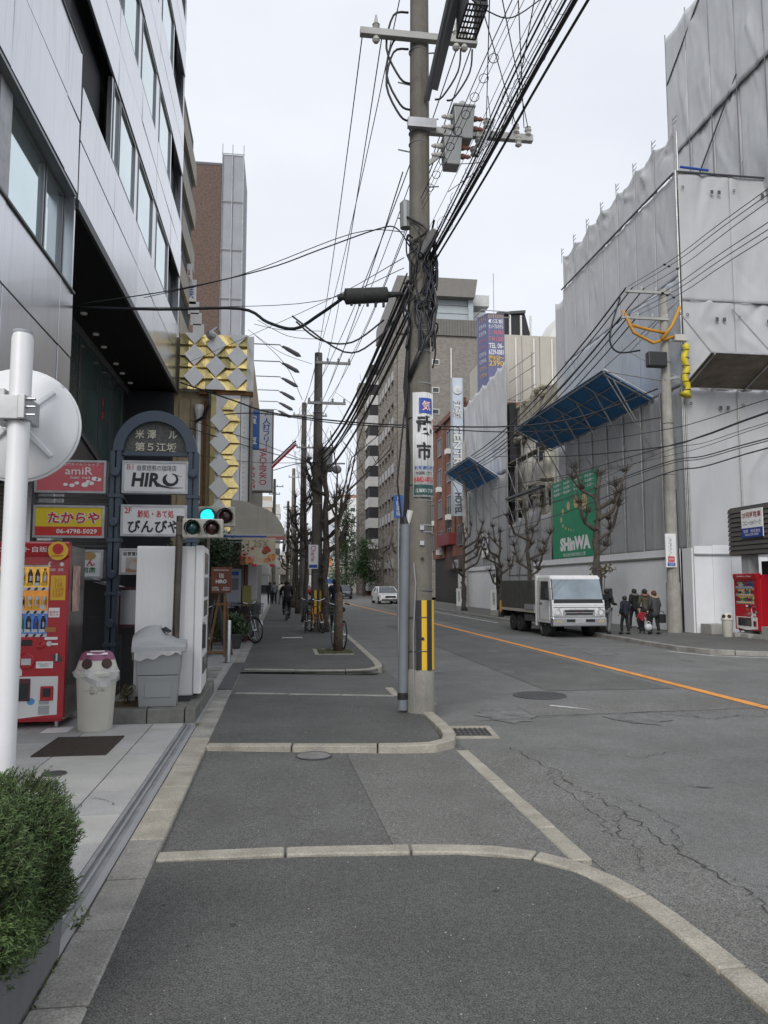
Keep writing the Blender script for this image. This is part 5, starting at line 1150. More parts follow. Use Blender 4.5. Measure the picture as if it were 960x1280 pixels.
# lower grey sheets between, far sheeted block, open scaffold with the half-demolished house
fs = thing('scaffold_sheeting', 'far grey scaffold sheeting with a sagging top edge beyond the demolition gap', 'scaffolding', (WX, 42, 0), world=True)
for i in range(6):
    y = 53.0 - i * 1.75
    tarp(fs, (WX, y, 8.0), U, V, N, 1.74, 6.2 + .07 * i, tarpm, seed=200 + i, amp=.2, sag=.25, nv=14, drape=1.0)
for i in range(10):
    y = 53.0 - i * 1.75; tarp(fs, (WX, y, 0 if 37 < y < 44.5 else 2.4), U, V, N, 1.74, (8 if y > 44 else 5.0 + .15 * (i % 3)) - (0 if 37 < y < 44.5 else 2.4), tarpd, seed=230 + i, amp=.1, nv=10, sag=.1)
b = MB()
for i in range(10): b.cyl((WX - .08, 53 - i * 1.75, 2), (WX - .08, 53 - i * 1.75, 8), .025, 5)
b.build('scaffold_pole', polym, fs)
for y in (42.4, 53.0): MB().cyl((WX - .05, y, 0), (WX - .05, y, 14.8), .04, 6).build('scaffold_pole', polym, fs)
MB().box(13.2, 22, 50.2, 53, 0, 13.5).build('wall', MT['inner_wall'], fs)
dh = thing('demolished_house', 'half demolished white building behind open scaffolding in the gap', 'building', (15, 40, 0), world=True)
plaster = mat('old_plaster', (.68, .65, .57), .85, var=.25, scale=1, streak=.6, bump=.3, bscale=6); rubble = mat('broken_concrete', (.3, .27, .21), .9, var=.5, scale=2, bump=.8, bscale=5)
MB().box(13.9, 22, 34.8, 50, 0, 9.8).build('wall', plaster, dh)
MB().box(13.6, 22, 34.9, 45.5, 9.9, 11.6).build('beam', rubble, dh); MB().box(13.75, 13.9, 38.3, 38.6, 5, 9.9).build('pillar', plaster, dh)
for y0, y1, z0, z1 in ((38.9, 40.2, 8.2, 9.2), (40.9, 41.6, 5.8, 7.0), (38.2, 39.4, 5.6, 6.6), (41.2, 42.3, 3.4, 4.6)): MB().box(13.82, 13.92, y0, y1, z0, z1).build('window_hole', voidm, dh)
rr = random.Random(8); b = MB()
for i in range(70):
    y, z = rr.uniform(37.5, 44), rr.choice((rr.uniform(9.6, 10.2), rr.uniform(5.0, 7.2), rr.uniform(11.4, 11.9))); s = rr.uniform(.1, .4); b.ball((13.7 + rr.uniform(-.2, .2), y, z), s, 6, 4, 1, rr.uniform(.6, 1.6), rr.uniform(.4, 1))
kind(b.build('rubble', rubble, dh), 'stuff')
MB().box(13.1, 13.5, 42.6, 43.2, 0, 12).build('dark_column', voidm, dh)
os_ = thing('scaffolding', 'open scaffold frames with braces in front of the demolished building', 'scaffolding', (WX, 37, 0), world=True)
for i in range(4):
    y = 37.0 + i * 1.78
    for x in (WX - .05, WX + .85): MB().cyl((x, y, 0), (x, y, 8.4 if i < 3 else 12.5), .03, 6).build('pole', polym, os_)
    for z in (2.0, 4.2, 6.2, 8.2): MB().cyl((WX - .05, y, z), (WX + .85, y, z), .022, 5).build('pole', polym, os_)
    if i < 3:
        for z in (2.0, 4.2, 6.2):
            MB().cyl((WX - .06, y, z), (WX - .06, y + 1.78, z + 1.9), .018, 5).build('brace', polym, os_); MB().cyl((WX - .06, y + 1.78, z), (WX - .06, y, z + 1.9), .018, 5).build('brace', polym, os_)
            MB().cyl((WX - .05, y, z), (WX - .05, y + 1.78, z), .022, 5).build('pole', polym, os_)
MB().bar((WX, 36.6, 6.35), (WX, 42.6, 6.35), .3, .12).build('deck', darkgrey, os_); MB().bar((WX + .3, 36.8, 8.4), (WX + .3, 42.5, 8.4), .5, .06).build('deck', plankm, os_)
for z in (11.9, 12.9, 13.6): MB().cyl((WX + .2, 38, z), (WX + .2, 42.6, z + .3), .02, 5).build('pole', polym, os_)
for y in (38.5, 40.5): MB().cyl((WX + .2, y, 8), (WX + .2, y, 13.8), .025, 5).build('pole', polym, os_)
# green banner with the contractor's name, white poster
gbn = thing('green_banner', 'green construction banner with white lettering and cream ovals on the sheeting', 'banner', (12.8, 32, 2.7), world=True)
BX = 12.76; y0, y1, zb0, zb1 = 29.75, 34.9, 2.66, 6.22
MB().box(BX, BX + .03, y0, y1, zb0, zb1).build('sheet', mat('banner_green', (.015, .27, .135), .55, var=.12, scale=2, streak=.1), gbn)
L, ym = Vector((0, -1, 0)), (y0 + y1) / 2
for k in range(3): text(gbn, '安全第一　安全第一　安全第一　安全第一', (BX, ym, zb1 - .16 - .21 * k), L, Z1, 4.7, .13, whiteink, bold=.01)
text(gbn, 'SHinWA', (BX, ym - .1, zb0 + .62), L, Z1, 3.5, .62, whiteink, bold=.06); text(gbn, '株式会社親和建設工業', (BX, ym, zb0 + .14), L, Z1, 2.6, .16, whiteink)
oval = plain('oval_cream', (.6, .42, .2), .5)
for px, py, ry in ((730, 627, .36), (720, 627, .28), (710.5, 632.5, .2), (703.7, 640, .15), (701.7, 650, .13), (703.8, 657.5, .09), (707.5, 660.5, .07), (711, 661.8, .06), (714, 662.6, .05), (717, 663, .04)):
    c = aX(px, py, BX); MB().poly([(BX - .006, c.y + ry * .95 * math.cos(a), c.z + ry * math.sin(a)) for a in [i * .42 for i in range(15)]]).build('oval', oval, gbn)
wp = thing('wall_poster', 'small white poster with a blue figure on the far sheeting', 'poster', (12.8, 46.5, 3), world=True)
A, B = aX(602, 668, 12.74), aX(610, 696, 12.74); MB().box(12.74, 12.76, B.y, A.y, B.z, A.z).build('sheet', whiteink, wp)
MB().poly([(12.735, (A.y + B.y) / 2 + x, (A.z * .6 + B.z * .4) + z) for x, z in ((-.25, -.2), (.25, -.2), (.08, 0), (.2, .35), (0, .25), (-.2, .35), (-.08, 0))]).build('figure', blueink, wp); text(wp, '株式会社', (12.735, (A.y + B.y) / 2, B.z + .25), L, Z1, .5, .13, blueink)
# ================================================================== buildings beyond
bb = thing('cream_building', 'cream panel clad building with white pipes behind the demolition gap', 'building', (22, 62, 0), world=True)
crm = mat('cream_panel', (.46, .44, .385), .75, var=.08, scale=.5, streak=.25)
A, B = aY(630, 418, 62), aY(700, 410, 62)
for i in range(7):
    x0 = A.x + (B.x + 6 - A.x) * i / 7; x1 = A.x + (B.x + 6 - A.x) * (i + 1) / 7
    for z0, z1 in ((0, 17), (17.03, A.z)): MB().box(x0 + .02, x1 - .02, 62, 62.6, z0, z1).build('panel', crm, bb, bevel=.02, seg=1)
MB().box(A.x, B.x + 6, 62.3, 74, 0, A.z - .05).build('wall', crm, bb)
for i in range(4): MB().cyl((A.x + 1 + i * 1.6, 61.9, 8), (A.x + 1 + i * 1.6, 61.9, A.z - .3 + (2.4 if i == 3 else 0)), .08, 8).build('pipe', pvc, bb)
C = aY(648, 395, 64); MB().hexa([(C.x - 1.8, 64, A.z + .6), (C.x + 1.1, 64, A.z + .6), (C.x + 1.1, 68, A.z + .6), (C.x - 1.8, 68, A.z + .6)], [(C.x - 1.8, 64, C.z), (C.x + .6, 64, C.z + .2), (C.x + .6, 68, C.z + .2), (C.x - 1.8, 68, C.z)]).build('penthouse', voidm, bb)
MB().hexa([(C.x - 2, 63.8, C.z), (C.x + .6, 63.8, C.z + .25), (C.x + .6, 68, C.z + .25), (C.x - 2, 68, C.z)], [(C.x - 2, 63.8, C.z + .2), (C.x + .6, 63.8, C.z + .5), (C.x + .6, 68, C.z + .5), (C.x - 2, 68, C.z + .2)]).build('penthouse_roof', darkgrey, bb)
for x in (-.9, .1, 1.0): MB().box(C.x + x, C.x + x + .15, 63.8, 63.95, A.z, C.z).build('post', pvc, bb)
MB().hexa([(B.x - .2, 66, A.z), (B.x + 4, 66, A.z), (B.x + 4, 70, A.z), (B.x - .2, 70, A.z)], [(B.x + 1.6, 66, A.z + 3.5), (B.x + 4, 66, A.z + 3.5), (B.x + 4, 70, A.z + 3.5), (B.x + 1.6, 70, A.z + 3.5)]).build('roof_slope', pvc, bb)
rs = thing('roof_billboard', 'navy rooftop hotel billboard with yellow, white and pink lettering', 'billboard', (17, 56, 14), world=True)
A, B = aY(602, 391, 56), aY(631, 446, 56); navy = plain('billboard_navy', (.13, .14, .25), .5); F_ = aY(609, 391, 56)
MB().box(F_.x, B.x, 56, 57.4, 12, A.z).build('cabinet', navy, rs); MB().hexa([(A.x, 57.2, 12), (F_.x - .01, 56, 12), (F_.x - .01, 57.4, 12), (A.x, 57.5, 12)], [(A.x, 57.2, A.z), (F_.x - .01, 56, A.z), (F_.x - .01, 57.4, A.z), (A.x, 57.5, A.z)]).build('cabinet', navy, rs)
hx = (F_.x + B.x) / 2; hw_ = B.x - F_.x; pinki = plain('pink_ink', (.6, .16, .18), .5)
for s, py, hh_, m in (('ビジネスホテル', 395, .34, yellow), ('◐江坂', 401.5, .34, whiteink), ('セントラルホテル', 408, .34, whiteink), ('S　¥6,000', 415.5, .42, pinki), ('T ¥11,000', 424, .42, pinki), ('TEL 06-', 432, .4, whiteink), ('6339-0081', 440, .42, whiteink), ('PM4:50〜', 447.5, .4, yellow), ('2390', 454, .4, yellow)):
    text(rs, s, (hx, 55.99, aY(617, py, 56).z), X1, Z1, hw_ * .86, hh_, m, bold=.01)
for k in range(9): text(rs, 'ビホテル', ((A.x + F_.x) / 2, 56.55, A.z - .35 - .55 * k), (F_.x - A.x, -1.2, 0), Z1, .9, .34, (yellow, whiteink, whiteink, pinki, pinki, whiteink, whiteink, yellow, yellow)[k])
b = MB(); q = [(A.x - .2, 57.4, A.z + .15), (B.x + .9, 57.6, A.z + .3), (B.x + .3, 55.8, A.z + .1), (F_.x - .5, 55.8, A.z + .15)]
for i in range(4): b.cyl(q[i], q[(i + 1) % 4], .04, 5)
b.build('rail', galv, rs); MB().cyl((hx, 56.5, A.z), (hx, 56.5, A.z + 3.4), .03, 5).build('aerial', galv, rs)
# red brick building
rbk = thing('brick_building', 'red brick hotel annex with grey windows left of the far sheeting', 'building', (13, 60, 0), world=True)
brick_r = mat('red_brick', (.185, .085, .06), .75, var=.22, scale=2, speck=.2, sscale=14); brick_d = mat('dark_shop', (.035, .03, .028), .5, var=.2)
MB().box(13.2, 26, 53.3, 66, 3.6, 14.7).build('wall', brick_r, rbk); MB().box(13.4, 26, 53.3, 66, 0, 3.6).build('ground_floor', brick_d, rbk); MB().box(13.0, 13.2, 53.3, 66, 14.55, 14.95).build('parapet', brick_r, rbk)
for k in range(4):
    for y in (54.6, 58.2, 61.8, 64.6):
        z = 4.4 + 2.6 * k; w = MB(); w.box(13.1, 13.25, y, y + 1.5, z - .06, z); w.box(13.1, 13.25, y, y + 1.5, z + 1.4, z + 1.46); w.box(13.1, 13.25, y, y + .06, z, z + 1.4); w.box(13.1, 13.25, y + 1.44, y + 1.5, z, z + 1.4); w.box(13.1, 13.25, y + .72, y + .78, z, z + 1.4)
        w = w.build('window', framem, rbk); MB().box(13.17, 13.19, y + .06, y + 1.44, z, z + 1.4).build('pane', glassdark, w)
        if (k + int(y)) % 2: MB().box(12.8, 13.18, y + .2, y + .9, z - .5, z - .1).build('ac_unit', pvc, rbk)
for y in (53.34, 57.1, 60.7, 64.0): MB().box(13.02, 13.19, y, y + .5, 3.6, 14.5).build('pilaster', brick_r, rbk)
MB().box(13.0, 13.4, 53.3, 60, 2.6, 3.55).build('fascia', plain('fascia_dark', (.06, .03, .025), .5), rbk); MB().box(12.6, 13.2, 57, 61.5, 4.5, 5.4).build('red_awning', plain('awning_red', (.18, .025, .03), .6), rbk)
flat(rbk, (12.99, 56.4, 3.0), (0, -1, 0), Z1, 1.8, .6, plain('sign_grey', (.4, .4, .4), .4), 'shop_sign', d=.05)
text(rbk, 'IKIYA', (12.98, 56.4, 3.0), (0, -1, 0), Z1, 1.1, .3, ink, bold=.02)
for y in (54.2, 55.6): MB().box(13.2, 13.41, y, y + .9, .1, 2.4).build('door', pvc, rbk)
for i in range(12): MB().box(13.15, 13.22, 57 + i * .42, 57.2 + i * .42, 5.5, 7.6).build('louvre', brick_d, rbk)
cs = thing('hotel_sign', 'tall pale vertical hotel sign with grey rotated letters on the brick building', 'sign', (12.6, 52.9, 2), world=True)
A, B = aY(565, 472, 52.8), aY(579.5, 645, 52.8); MB().box(A.x, B.x, 52.8, 53.25, B.z, A.z).build('case', mat('hotel_sign_pale', (.50, .56, .64), .4, var=.15, scale=1), cs)
sgm = plain('letter_silver', (.66, .66, .64), .35); sgd = plain('letter_shadow', (.1, .11, .12), .5); hx = (A.x + B.x) / 2; wd = B.x - A.x
MB().lathe([(.3, 0), (.3, .08)], (hx, 52.79, A.z - .9), 20, (0, -1, 0)).build('ring_mark', sgm, cs); MB().lathe([(.15, 0), (.15, .02)], (hx + .05, 52.7, A.z - .9), 16, (0, -1, 0)).build('ring_mark', MT['hotel_sign_pale'], cs)
text(cs, '江坂', (hx - .04, 52.79, A.z - 2.3), (0, 0, -1), X1, 1.3, .6, sgd, bold=.04); text(cs, '江坂', (hx, 52.76, A.z - 2.3), (0, 0, -1), X1, 1.3, .6, sgm, bold=.02)
text(cs, 'CENTRAL', (hx - .05, 52.79, A.z - 5.4), (0, 0, -1), X1, 3.9, .62, sgd, bold=.05); text(cs, 'CENTRAL', (hx, 52.76, A.z - 5.4), (0, 0, -1), X1, 3.9, .62, sgm, bold=.03)
text(cs, 'HOTEL', (hx, 52.77, B.z + .9), (0, 0, -1), X1, 1.5, .5, sgd, bold=.03)
for x in (A.x - .03, B.x): MB().box(x, x + .03, 52.75, 53.25, B.z, A.z).build('edge', galv, cs)
# brown brick apartment block
ap = thing('apartment_block', 'tall brown brick apartment block with stacked balconies down the street', 'building', (14, 90, 0), world=True)
brk = bpy.data.materials.new('brown_brick'); brk.use_nodes = True
n_, l_ = brk.node_tree.nodes, brk.node_tree.links; bt_ = n_.new('ShaderNodeTexBrick'); tc_ = n_.new('ShaderNodeTexCoord'); mp_ = n_.new('ShaderNodeMapping')
mp_.inputs['Rotation'].default_value = (R(90), 0, 0); l_.new(tc_.outputs['Object'], mp_.inputs[0]); l_.new(mp_.outputs[0], bt_.inputs['Vector'])
bt_.inputs['Color1'].default_value = (.185, .165, .145, 1); bt_.inputs['Color2'].default_value = (.25, .23, .205, 1); bt_.inputs['Mortar'].default_value = (.2, .19, .175, 1); bt_.inputs['Scale'].default_value = 1.5; bt_.inputs['Mortar Size'].default_value = .01
l_.new(bt_.outputs[0], n_['Principled BSDF'].inputs['Base Color']); n_['Principled BSDF'].inputs['Roughness'].default_value = .8
brkp = mat('brown_brick_side', (.2, .18, .16), .8, var=.12, scale=1, speck=.3, sscale=4); roofm = mat('ribbed_roof', (.16, .15, .135), .6, var=.1); pale = mat('balcony_pale', (.52, .52, .51), .6, streak=.2); paleg = mat('balcony_grey', (.36, .36, .36), .6, streak=.2)
AY = 86; T1, T2 = aY(560, 420, AY).z, aY(560, 400, AY).z; T3, T4 = aY(560, 371, AY).z, aY(560, 347, AY).z; xe = aY(603, 420, AY).x; x0 = aY(497, 420, AY).x
MB().box(x0, xe, AY, 106, 0, T1).build('wall', brk, ap)
MB().box(x0 - .2, xe + .1, AY - .25, 106, T1, T2).build('roof_band', roofm, ap); MB().box(x0 + 1, xe - .9, AY + 1, 104, T2, T3).build('upper_wall', plain('panel_bluegrey', (.36, .41, .43), .45), ap)
for i in range(34): MB().box(x0 - .2 + i * .33, x0 - .17 + i * .33, AY - .3, AY - .25, T1, T2).build('roof_rib', darkgrey, ap)
for z in (T2 + (T3 - T2) * .4, T2 + (T3 - T2) * .75): MB().box(x0 + 1, xe - .9, AY + .97, AY + 1, z, z + .06).build('panel_joint', darkgrey, ap)
MB().hexa([(x0 - .1, AY - .2, T3), (xe - .9, AY - .2, T3), (xe - .9, 106, T3), (x0 - .1, 106, T3)], [(x0, AY + .1, T4), (xe - .5, AY + .1, T4), (xe - .5, 106, T4), (x0, 106, T4)]).build('roof_band', roofm, ap)
MB().box(xe - 1.5, xe - .9, AY + .6, AY + 1, T2, T3).build('column', plain('panel_bluegrey', (.36, .41, .43), .45), ap)
for k in range(3): MB().box(xe - .6, xe + 1.2 + .4 * k, AY + 4, AY + 8, T2 - 1 + 2.2 * k, T2 + .4 + 2.2 * k).build('stair_landing', pale, ap)
MB().box(xe - .5, xe + 1.4, AY + 5, AY + 8, 10, T3 - 1.5).build('stair_core', paleg, ap)
MB().cyl((aY(565, 600, AY).x, AY - .1, 8), (aY(565, 600, AY).x, AY - .1, T1 - 1.5), .09, 6).build('pipe', pvc, ap)
for py in (450, 485, 512, 540): 
    c = aY(540, py, AY); f = MB().box(c.x, c.x + .85, AY - .06, AY + .02, c.z - .55, c.z + .1).build('window', pvc, ap); MB().box(c.x + .08, c.x + .77, AY - .07, AY - .05, c.z - .48, c.z + .02).build('pane', glassdark, f)
fl = 2.75; nf = int(T1 / fl)
for k in range(nf):
    z = .6 + k * fl
    MB().box(x0 - .35, x0, AY + 1, 100, z, z + 1.1).build('balcony', paleg if k % 2 else brkp, ap)
    for i in range(5): MB().box(x0 - .05, x0 + .02, AY + 1.6 + i * 2.7, AY + 3.6 + i * 2.7, z + 1.1, z + 2.6).build('window', glassdark, ap)
    MB().box(x0 - 1.75, x0 - .35, 100.2, 104.6, z, z + 1.3).build('balcony', pale, ap); MB().box(x0 - 1.6, x0 - .35, 100.3, 104.6, z + 1.3, z + fl).build('opening', voidm, ap)
for i in range(6): MB().box(x0 - .42, x0 - .05, AY + .2 + i * 2.8, AY + .5 + i * 2.8, 0, T1 + (1.5 if i < 4 else 0)).build('pilaster', brkp, ap)
MB().box(x0 - 2.6, x0 + 2, 104.6, 108, 0, T1 - 1.0).build('end_wall', brkp, ap); MB().box(x0 - .1, x0 + .8, AY + 1, 100, T2, T3).build('upper_wall', brkp, ap)
# distance: white block, cream blocks, elevated road, shop
wb = thing('white_block', 'distant white office block with a stepped roof at the end of the street', 'building', (17, 230, 0), world=True)
A, B = aY(412, 622, 230), aY(470, 622, 230); wht = mat('far_white', (.66, .66, .65), .7, var=.05)
MB().box(A.x, B.x, 230, 250, 0, A.z).build('wall', wht, wb); MB().box(A.x + 3, B.x - 3, 232, 245, A.z, A.z + 1.2).build('roof_step', plain('roof_brown', (.25, .12, .1), .7), wb)
for i in range(5):
    for k in range(4): MB().box(A.x + 1.5 + i * 2.4, A.x + 2.9 + i * 2.4, 229.9, 230, A.z - 4 - 3.6 * k, A.z - 3 - 3.6 * k).build('window', glassdark, wb)
MB().box(aY(398, 640, 200).x, aY(424, 640, 200).x, 200, 212, 0, aY(410, 650, 200).z).build('wing', plain('far_grey', (.45, .47, .52), .6), wb)
MB().box(aY(404, 695, 195).x, aY(415, 695, 195).x, 195, 196, aY(404, 712, 195).z, aY(404, 696, 195).z).build('orange_sign', plain('far_orange', (.7, .2, .05), .6), wb)
ov = thing('elevated_road', 'beige elevated road crossing the end of the street', 'bridge', (0, 170, 0), world=True)
A = aY(345, 706, 170); bei = mat('bridge_beige', (.42, .38, .33), .8, streak=.3); MB().box(-25, 40, 170, 178, A.z - 2.1, A.z).build('deck', bei, ov)
for x in (-14, 0, 15): MB().box(x, x + 1.6, 172, 176, -.1, A.z - 2.1).build('pier', bei, ov)
bs = thing('corner_shop', 'distant shop with a blue and white fascia beneath the elevated road', 'shop', (11, 190, 0), world=True)
A, B = aY(405, 724, 186), aY(432, 733, 186); MB().box(A.x, B.x + 2, 186, 194, 0, A.z + .4).build('wall', wht, bs); MB().box(A.x, B.x + 2, 185.8, 186, A.z - .9, A.z + .1).build('fascia', plain('shop_blue', (.05, .15, .5), .5), bs)
for i, (pa, pb, pt, Y, c) in enumerate(((318, 340, 620, 130, (.42, .36, .26)), (330, 350, 630, 150, (.5, .47, .42)), (300, 336, 655, 110, (.5, .5, .5)), (345, 372, 690, 210, (.55, .54, .52)), (372, 402, 700, 240, (.5, .5, .52)))):
    lab = ('cream apartment block showing above the awning', 'pale beige block further along the left side', 'light grey low block behind the awning', 'far pale building behind the street trees', 'farthest grey building past the elevated road')[i]
    A, B = aY(pa, pt, Y), aY(pb, pt, Y); f = thing('distant_building', lab, 'building', (A.x, Y, 0), world=True); MB().box(A.x, B.x, Y, Y + 14, -.3, A.z).build('wall', mat('far_wall%d' % i, c, .8, streak=.2), f)
    for k in range(5):
        MB().box(A.x + .3, B.x + .15, Y - .12, Y + 13, A.z - 1.9 - k * 2.6, A.z - .8 - k * 2.6).build('balcony', glassdark if k % 2 else pale, f)
MB().box(-60, -4, 45, 300, -.3, 9).build('wall', mat('row_wall', (.4, .38, .35), .8, streak=.3), None); tag(bpy.data.objects['wall.' + str(0).zfill(3)] if 'wall.000' in bpy.data.objects else col.objects[-1], 'low continuous row of grey buildings behind the left side shops', 'building'); col.objects[-1].name = 'building_row'
r_ = MB(); r_.box(14, 60, 108.1, 300, -.3, 9); o = r_.build('building_row', MT['row_wall'], None); tag(o, 'low grey row of buildings beyond the brown apartment block', 'building')
# ================================================================== STREET TREES
def wob(p, q, n, amp, r_):
    p, q = Vector(p), Vector(q); return [p.lerp(q, i / n) + (Vector((r_.gauss(0, amp), r_.gauss(0, amp), 0)) if 0 < i < n else Vector()) for i in range(n + 1)]
def pollard(label, x, y, h, r, seed, spread=1., fork=.45, ntw=150, nl=6, group='bare pollarded street trees'):
    t = thing('street_tree', label, 'tree', (x, y, 0), world=True, group=group); r_ = random.Random(seed)
    b, tw = MB(), MB(); zf = h * fork
    pts = wob((x, y, -.05), (x + r_.uniform(-.1, .1), y, zf), 7, r * .14, r_); pts2 = wob(pts[-1], (x + r_.uniform(-.2, .2), y + r_.uniform(-.1, .1), h * .97), 6, r * .35, r_)
    full = pts + pts2[1:]; n = len(full)
    b.tube(full, [r * (1.35 if i == 0 else 1 - .62 * i / (n - 1)) * (1 + r_.uniform(-.16, .2)) for i in range(n)], 10)
    def knob(p, s):
        b.ball(p, s, 7, 5, r_.uniform(.8, 1.2), r_.uniform(.8, 1.2), r_.uniform(.8, 1.3))
        for _ in range(3): b.ball(Vector(p) + Vector((r_.gauss(0, s * .6), r_.gauss(0, s * .6), r_.gauss(.2 * s, s * .6))), s * r_.uniform(.35, .7), 6, 4)
        for _ in range(ntw // nl):
            d = Vector((r_.gauss(0, .5), r_.gauss(0, .5), r_.uniform(.3, 1))).normalized(); L = r_.uniform(.15, .6) * h / 6
            q = Vector(p) + d * L; tw.tube([p, Vector(p) + d * L * .5 + Vector((r_.gauss(0, .03), 0, 0)), q], [.009, .006, .003], 4, False)
    knob(full[-1], r * .5)
    for k in range(nl):
        i = min(n - 2, 6 + k * (n - 7) // nl); p = full[i]; a = r_.uniform(0, 6.28) if k % 2 else r_.choice((0, 3.14)) + r_.uniform(-.6, .6); L = h * r_.uniform(.16, .30) * spread
        m = p + Vector((math.cos(a) * L * .62, math.sin(a) * L * .62, L * .32)); e = m + Vector((math.cos(a) * L * .3, math.sin(a) * L * .3, L * .75)); rr_ = r * r_.uniform(.36, .52)
        P = wob(p, m, 3, rr_ * .35, r_) + wob(m, e, 3, rr_ * .4, r_)[1:]
        b.tube(P, [rr_ * (1.15 - .5 * j / (len(P) - 1)) * (1 + r_.uniform(-.15, .2)) for j in range(len(P))], 8); knob(e, rr_ * .95); knob(m, rr_ * .9) if r_.random() < .5 else None
        if r_.random() < .8:
            e2 = m + Vector((math.cos(a + 1.1) * L * .3, math.sin(a + 1.1) * L * .3, L * .35)); b.tube(wob(m, e2, 3, rr_ * .3, r_), [rr_ * .6, rr_ * .55, rr_ * .45, rr_ * .5], 7); knob(e2, rr_ * .7)
    for _ in range(18):  # burrs on the trunk
        i = r_.randrange(2, n - 1); a = r_.uniform(0, 6.28); b.ball(full[i] + Vector((math.cos(a), math.sin(a), r_.uniform(-.5, .5))) * r * .8, r * r_.uniform(.25, .45), 6, 4)
    b.build('trunk', bark, t, smooth=True); kind(tw.build('twigs', twigm, t), 'stuff'); return t
pollard('big bare pollarded tree beside the orange bicycle, nearest on the left pavement', 1.42, 24.6, 5.9, .15, 5, .58, .5)
for i, (px, Y, h, lab) in enumerate(((381, 31, 6.0, 'second bare pollarded tree behind the concrete pole'), (372, 40, 6.2, 'slim bare tree third along the left pavement'), (366, 50, 6.3, 'fourth bare tree along the left pavement'), (362, 60, 6.2, 'fifth bare tree, left of the far poles'), (358, 72, 6.4, 'farthest bare tree of the left pavement row'))):
    pollard(lab, aY(px, 760, Y).x, Y, h, .12, 20 + i, .5, .5, nl=5)
pollard('thick bare pollarded tree behind the truck cab by the walking people', 10.05, 23.4, 5.1, .135, 43, .85, .56, ntw=260)
pollard('bare pollarded tree in front of the white hoarding behind the truck bed', 10.1, 30.5, 4.6, .11, 42, .8, .45, ntw=220)
pollard('smaller bare tree left of the truck by the grey sheeting', 10.1, 34.6, 4.0, .1, 47, .9, .4, ntw=220)
pollard('slim bare tree in front of the red brick building', 10.4, 43, 5.0, .14, 44, .9, .45)
for i, (px, Y) in enumerate(((500, 75), (478, 82), (470, 95))): pollard(('bare tree by the white car on the far right kerb', 'bare tree below the brown apartment block', 'farthest bare tree on the right kerb')[i], aY(px, 740, Y).x, Y, 6.2, .18, 60 + i, 1.0, .4, ntw=160)
# staked sapling
sp = thing('sapling', 'thin staked sapling with fine upward branches in the kerbed pit', 'tree', (1.3, 17.4, 0), world=True)
r_ = random.Random(3); b, tw = MB(), MB(); y = 17.4
b.tube([(1.31, y, 0), (1.31, y, .6), (1.32, y, 1.28), (1.32, y, 1.34)], [.115, .1, .095, .03], 10); b.ball((1.36, y, 1.22), .08, 7, 5)
b.tube([(1.3, y, 1.2), (1.27, y, 2.2), (1.24, y, 3.0)], [.055, .045, .035], 8)
for P in ([(1.24, y, 3.0), (.98, y, 3.6), (.8, y + .1, 4.4)], [(1.25, y, 2.7), (1.5, y - .1, 3.6), (1.75, y, 4.8), (2.0, y, 5.6)], [(1.26, y, 2.5), (1.36, y, 3.4), (1.6, y + .1, 4.4), (2.3, y, 5.0)], [(1.24, y, 3.0), (1.26, y - .1, 4.0), (1.1, y, 5.0)], [(1.5, y - .1, 3.6), (2.0, y + .2, 4.1), (2.6, y + .1, 4.7)]):
    tw.tube(P, [.028 - .02 * j / (len(P) - 1) for j in range(len(P))], 5)
    for _ in range(9):
        k = r_.randrange(1, len(P)); p = Vector(P[k - 1]).lerp(Vector(P[k]), r_.random()); d = Vector((r_.gauss(0, .5), r_.gauss(0, .4), 1)).normalized(); L = r_.uniform(.4, 1.2); tw.tube([p, p + d * L * .5, p + d * L + Vector((r_.gauss(0, .08), 0, 0))], [.009, .006, .003], 4, False)
b.build('trunk', mat('sapling_bark', (.12, .085, .06), .9, var=.4, scale=14, bump=.6), sp, smooth=True); kind(tw.build('twigs', twigm, sp), 'stuff')
def evergreen(label, x, y, h, w, seed, m, z0=1.5):
    t = thing('evergreen_tree', label, 'tree', (x, y, 0), world=True); r_ = random.Random(seed); b, st = MB(), MB()
    for k in range(26):
        z = z0 + (h - z0) * r_.random() ** .8; rad = w * (1.05 - .75 * (z - z0) / (h - z0)); a = r_.uniform(0, 6.28); c = Vector((x + math.cos(a) * rad * .6 * r_.random(), y + math.sin(a) * rad * .6 * r_.random(), z)); st.tube([(x, y, z - .6), c], [.06, .02], 4)
        for _ in range(90):
            p = c + Vector((r_.gauss(0, w * .26), r_.gauss(0, w * .26), r_.gauss(0, w * .22))); d = Vector((r_.gauss(0, 1), r_.gauss(0, 1), r_.gauss(0, .8))).normalized(); q = d.orthogonal().normalized(); s = r_.uniform(.1, .22); b.add([p - d * s, p + q * s * .5, p + d * s, p - q * s * .5], [(0, 1, 2, 3)])
    st.tube([(x, y, 0), (x, y, h * .9)], [.22, .05], 8); st.build('trunk', bark, t); kind(b.build('foliage', m, t), 'stuff')
for i, (px, Y, h, w) in enumerate(((432, 105, 11.5, 2.4), (447, 112, 10.2, 2.8), (423, 125, 9.5, 2.4), (455, 96, 7.0, 1.7))):
    evergreen(('tall dark evergreen at the far end of the street', 'broad evergreen beside the tall one at the street end', 'farthest evergreen, left of the tall dark one', 'small evergreen nearest the brown apartment block')[i], aY(px, 740, Y).x, Y, h, w, 70 + i, lf2)
leafy('shrub', 'green shrub at the door of the red brick building', (12.6, 52.3, .9), .6, 700, lf2, .14, seed=12)
leafy('dry_shrub', 'dry brown tuft above the truck cab by the hoarding', (11.9, 27.5, 2.0), .35, 260, mat('leaf_dry', (.2, .14, .08), .8), .12, seed=13)
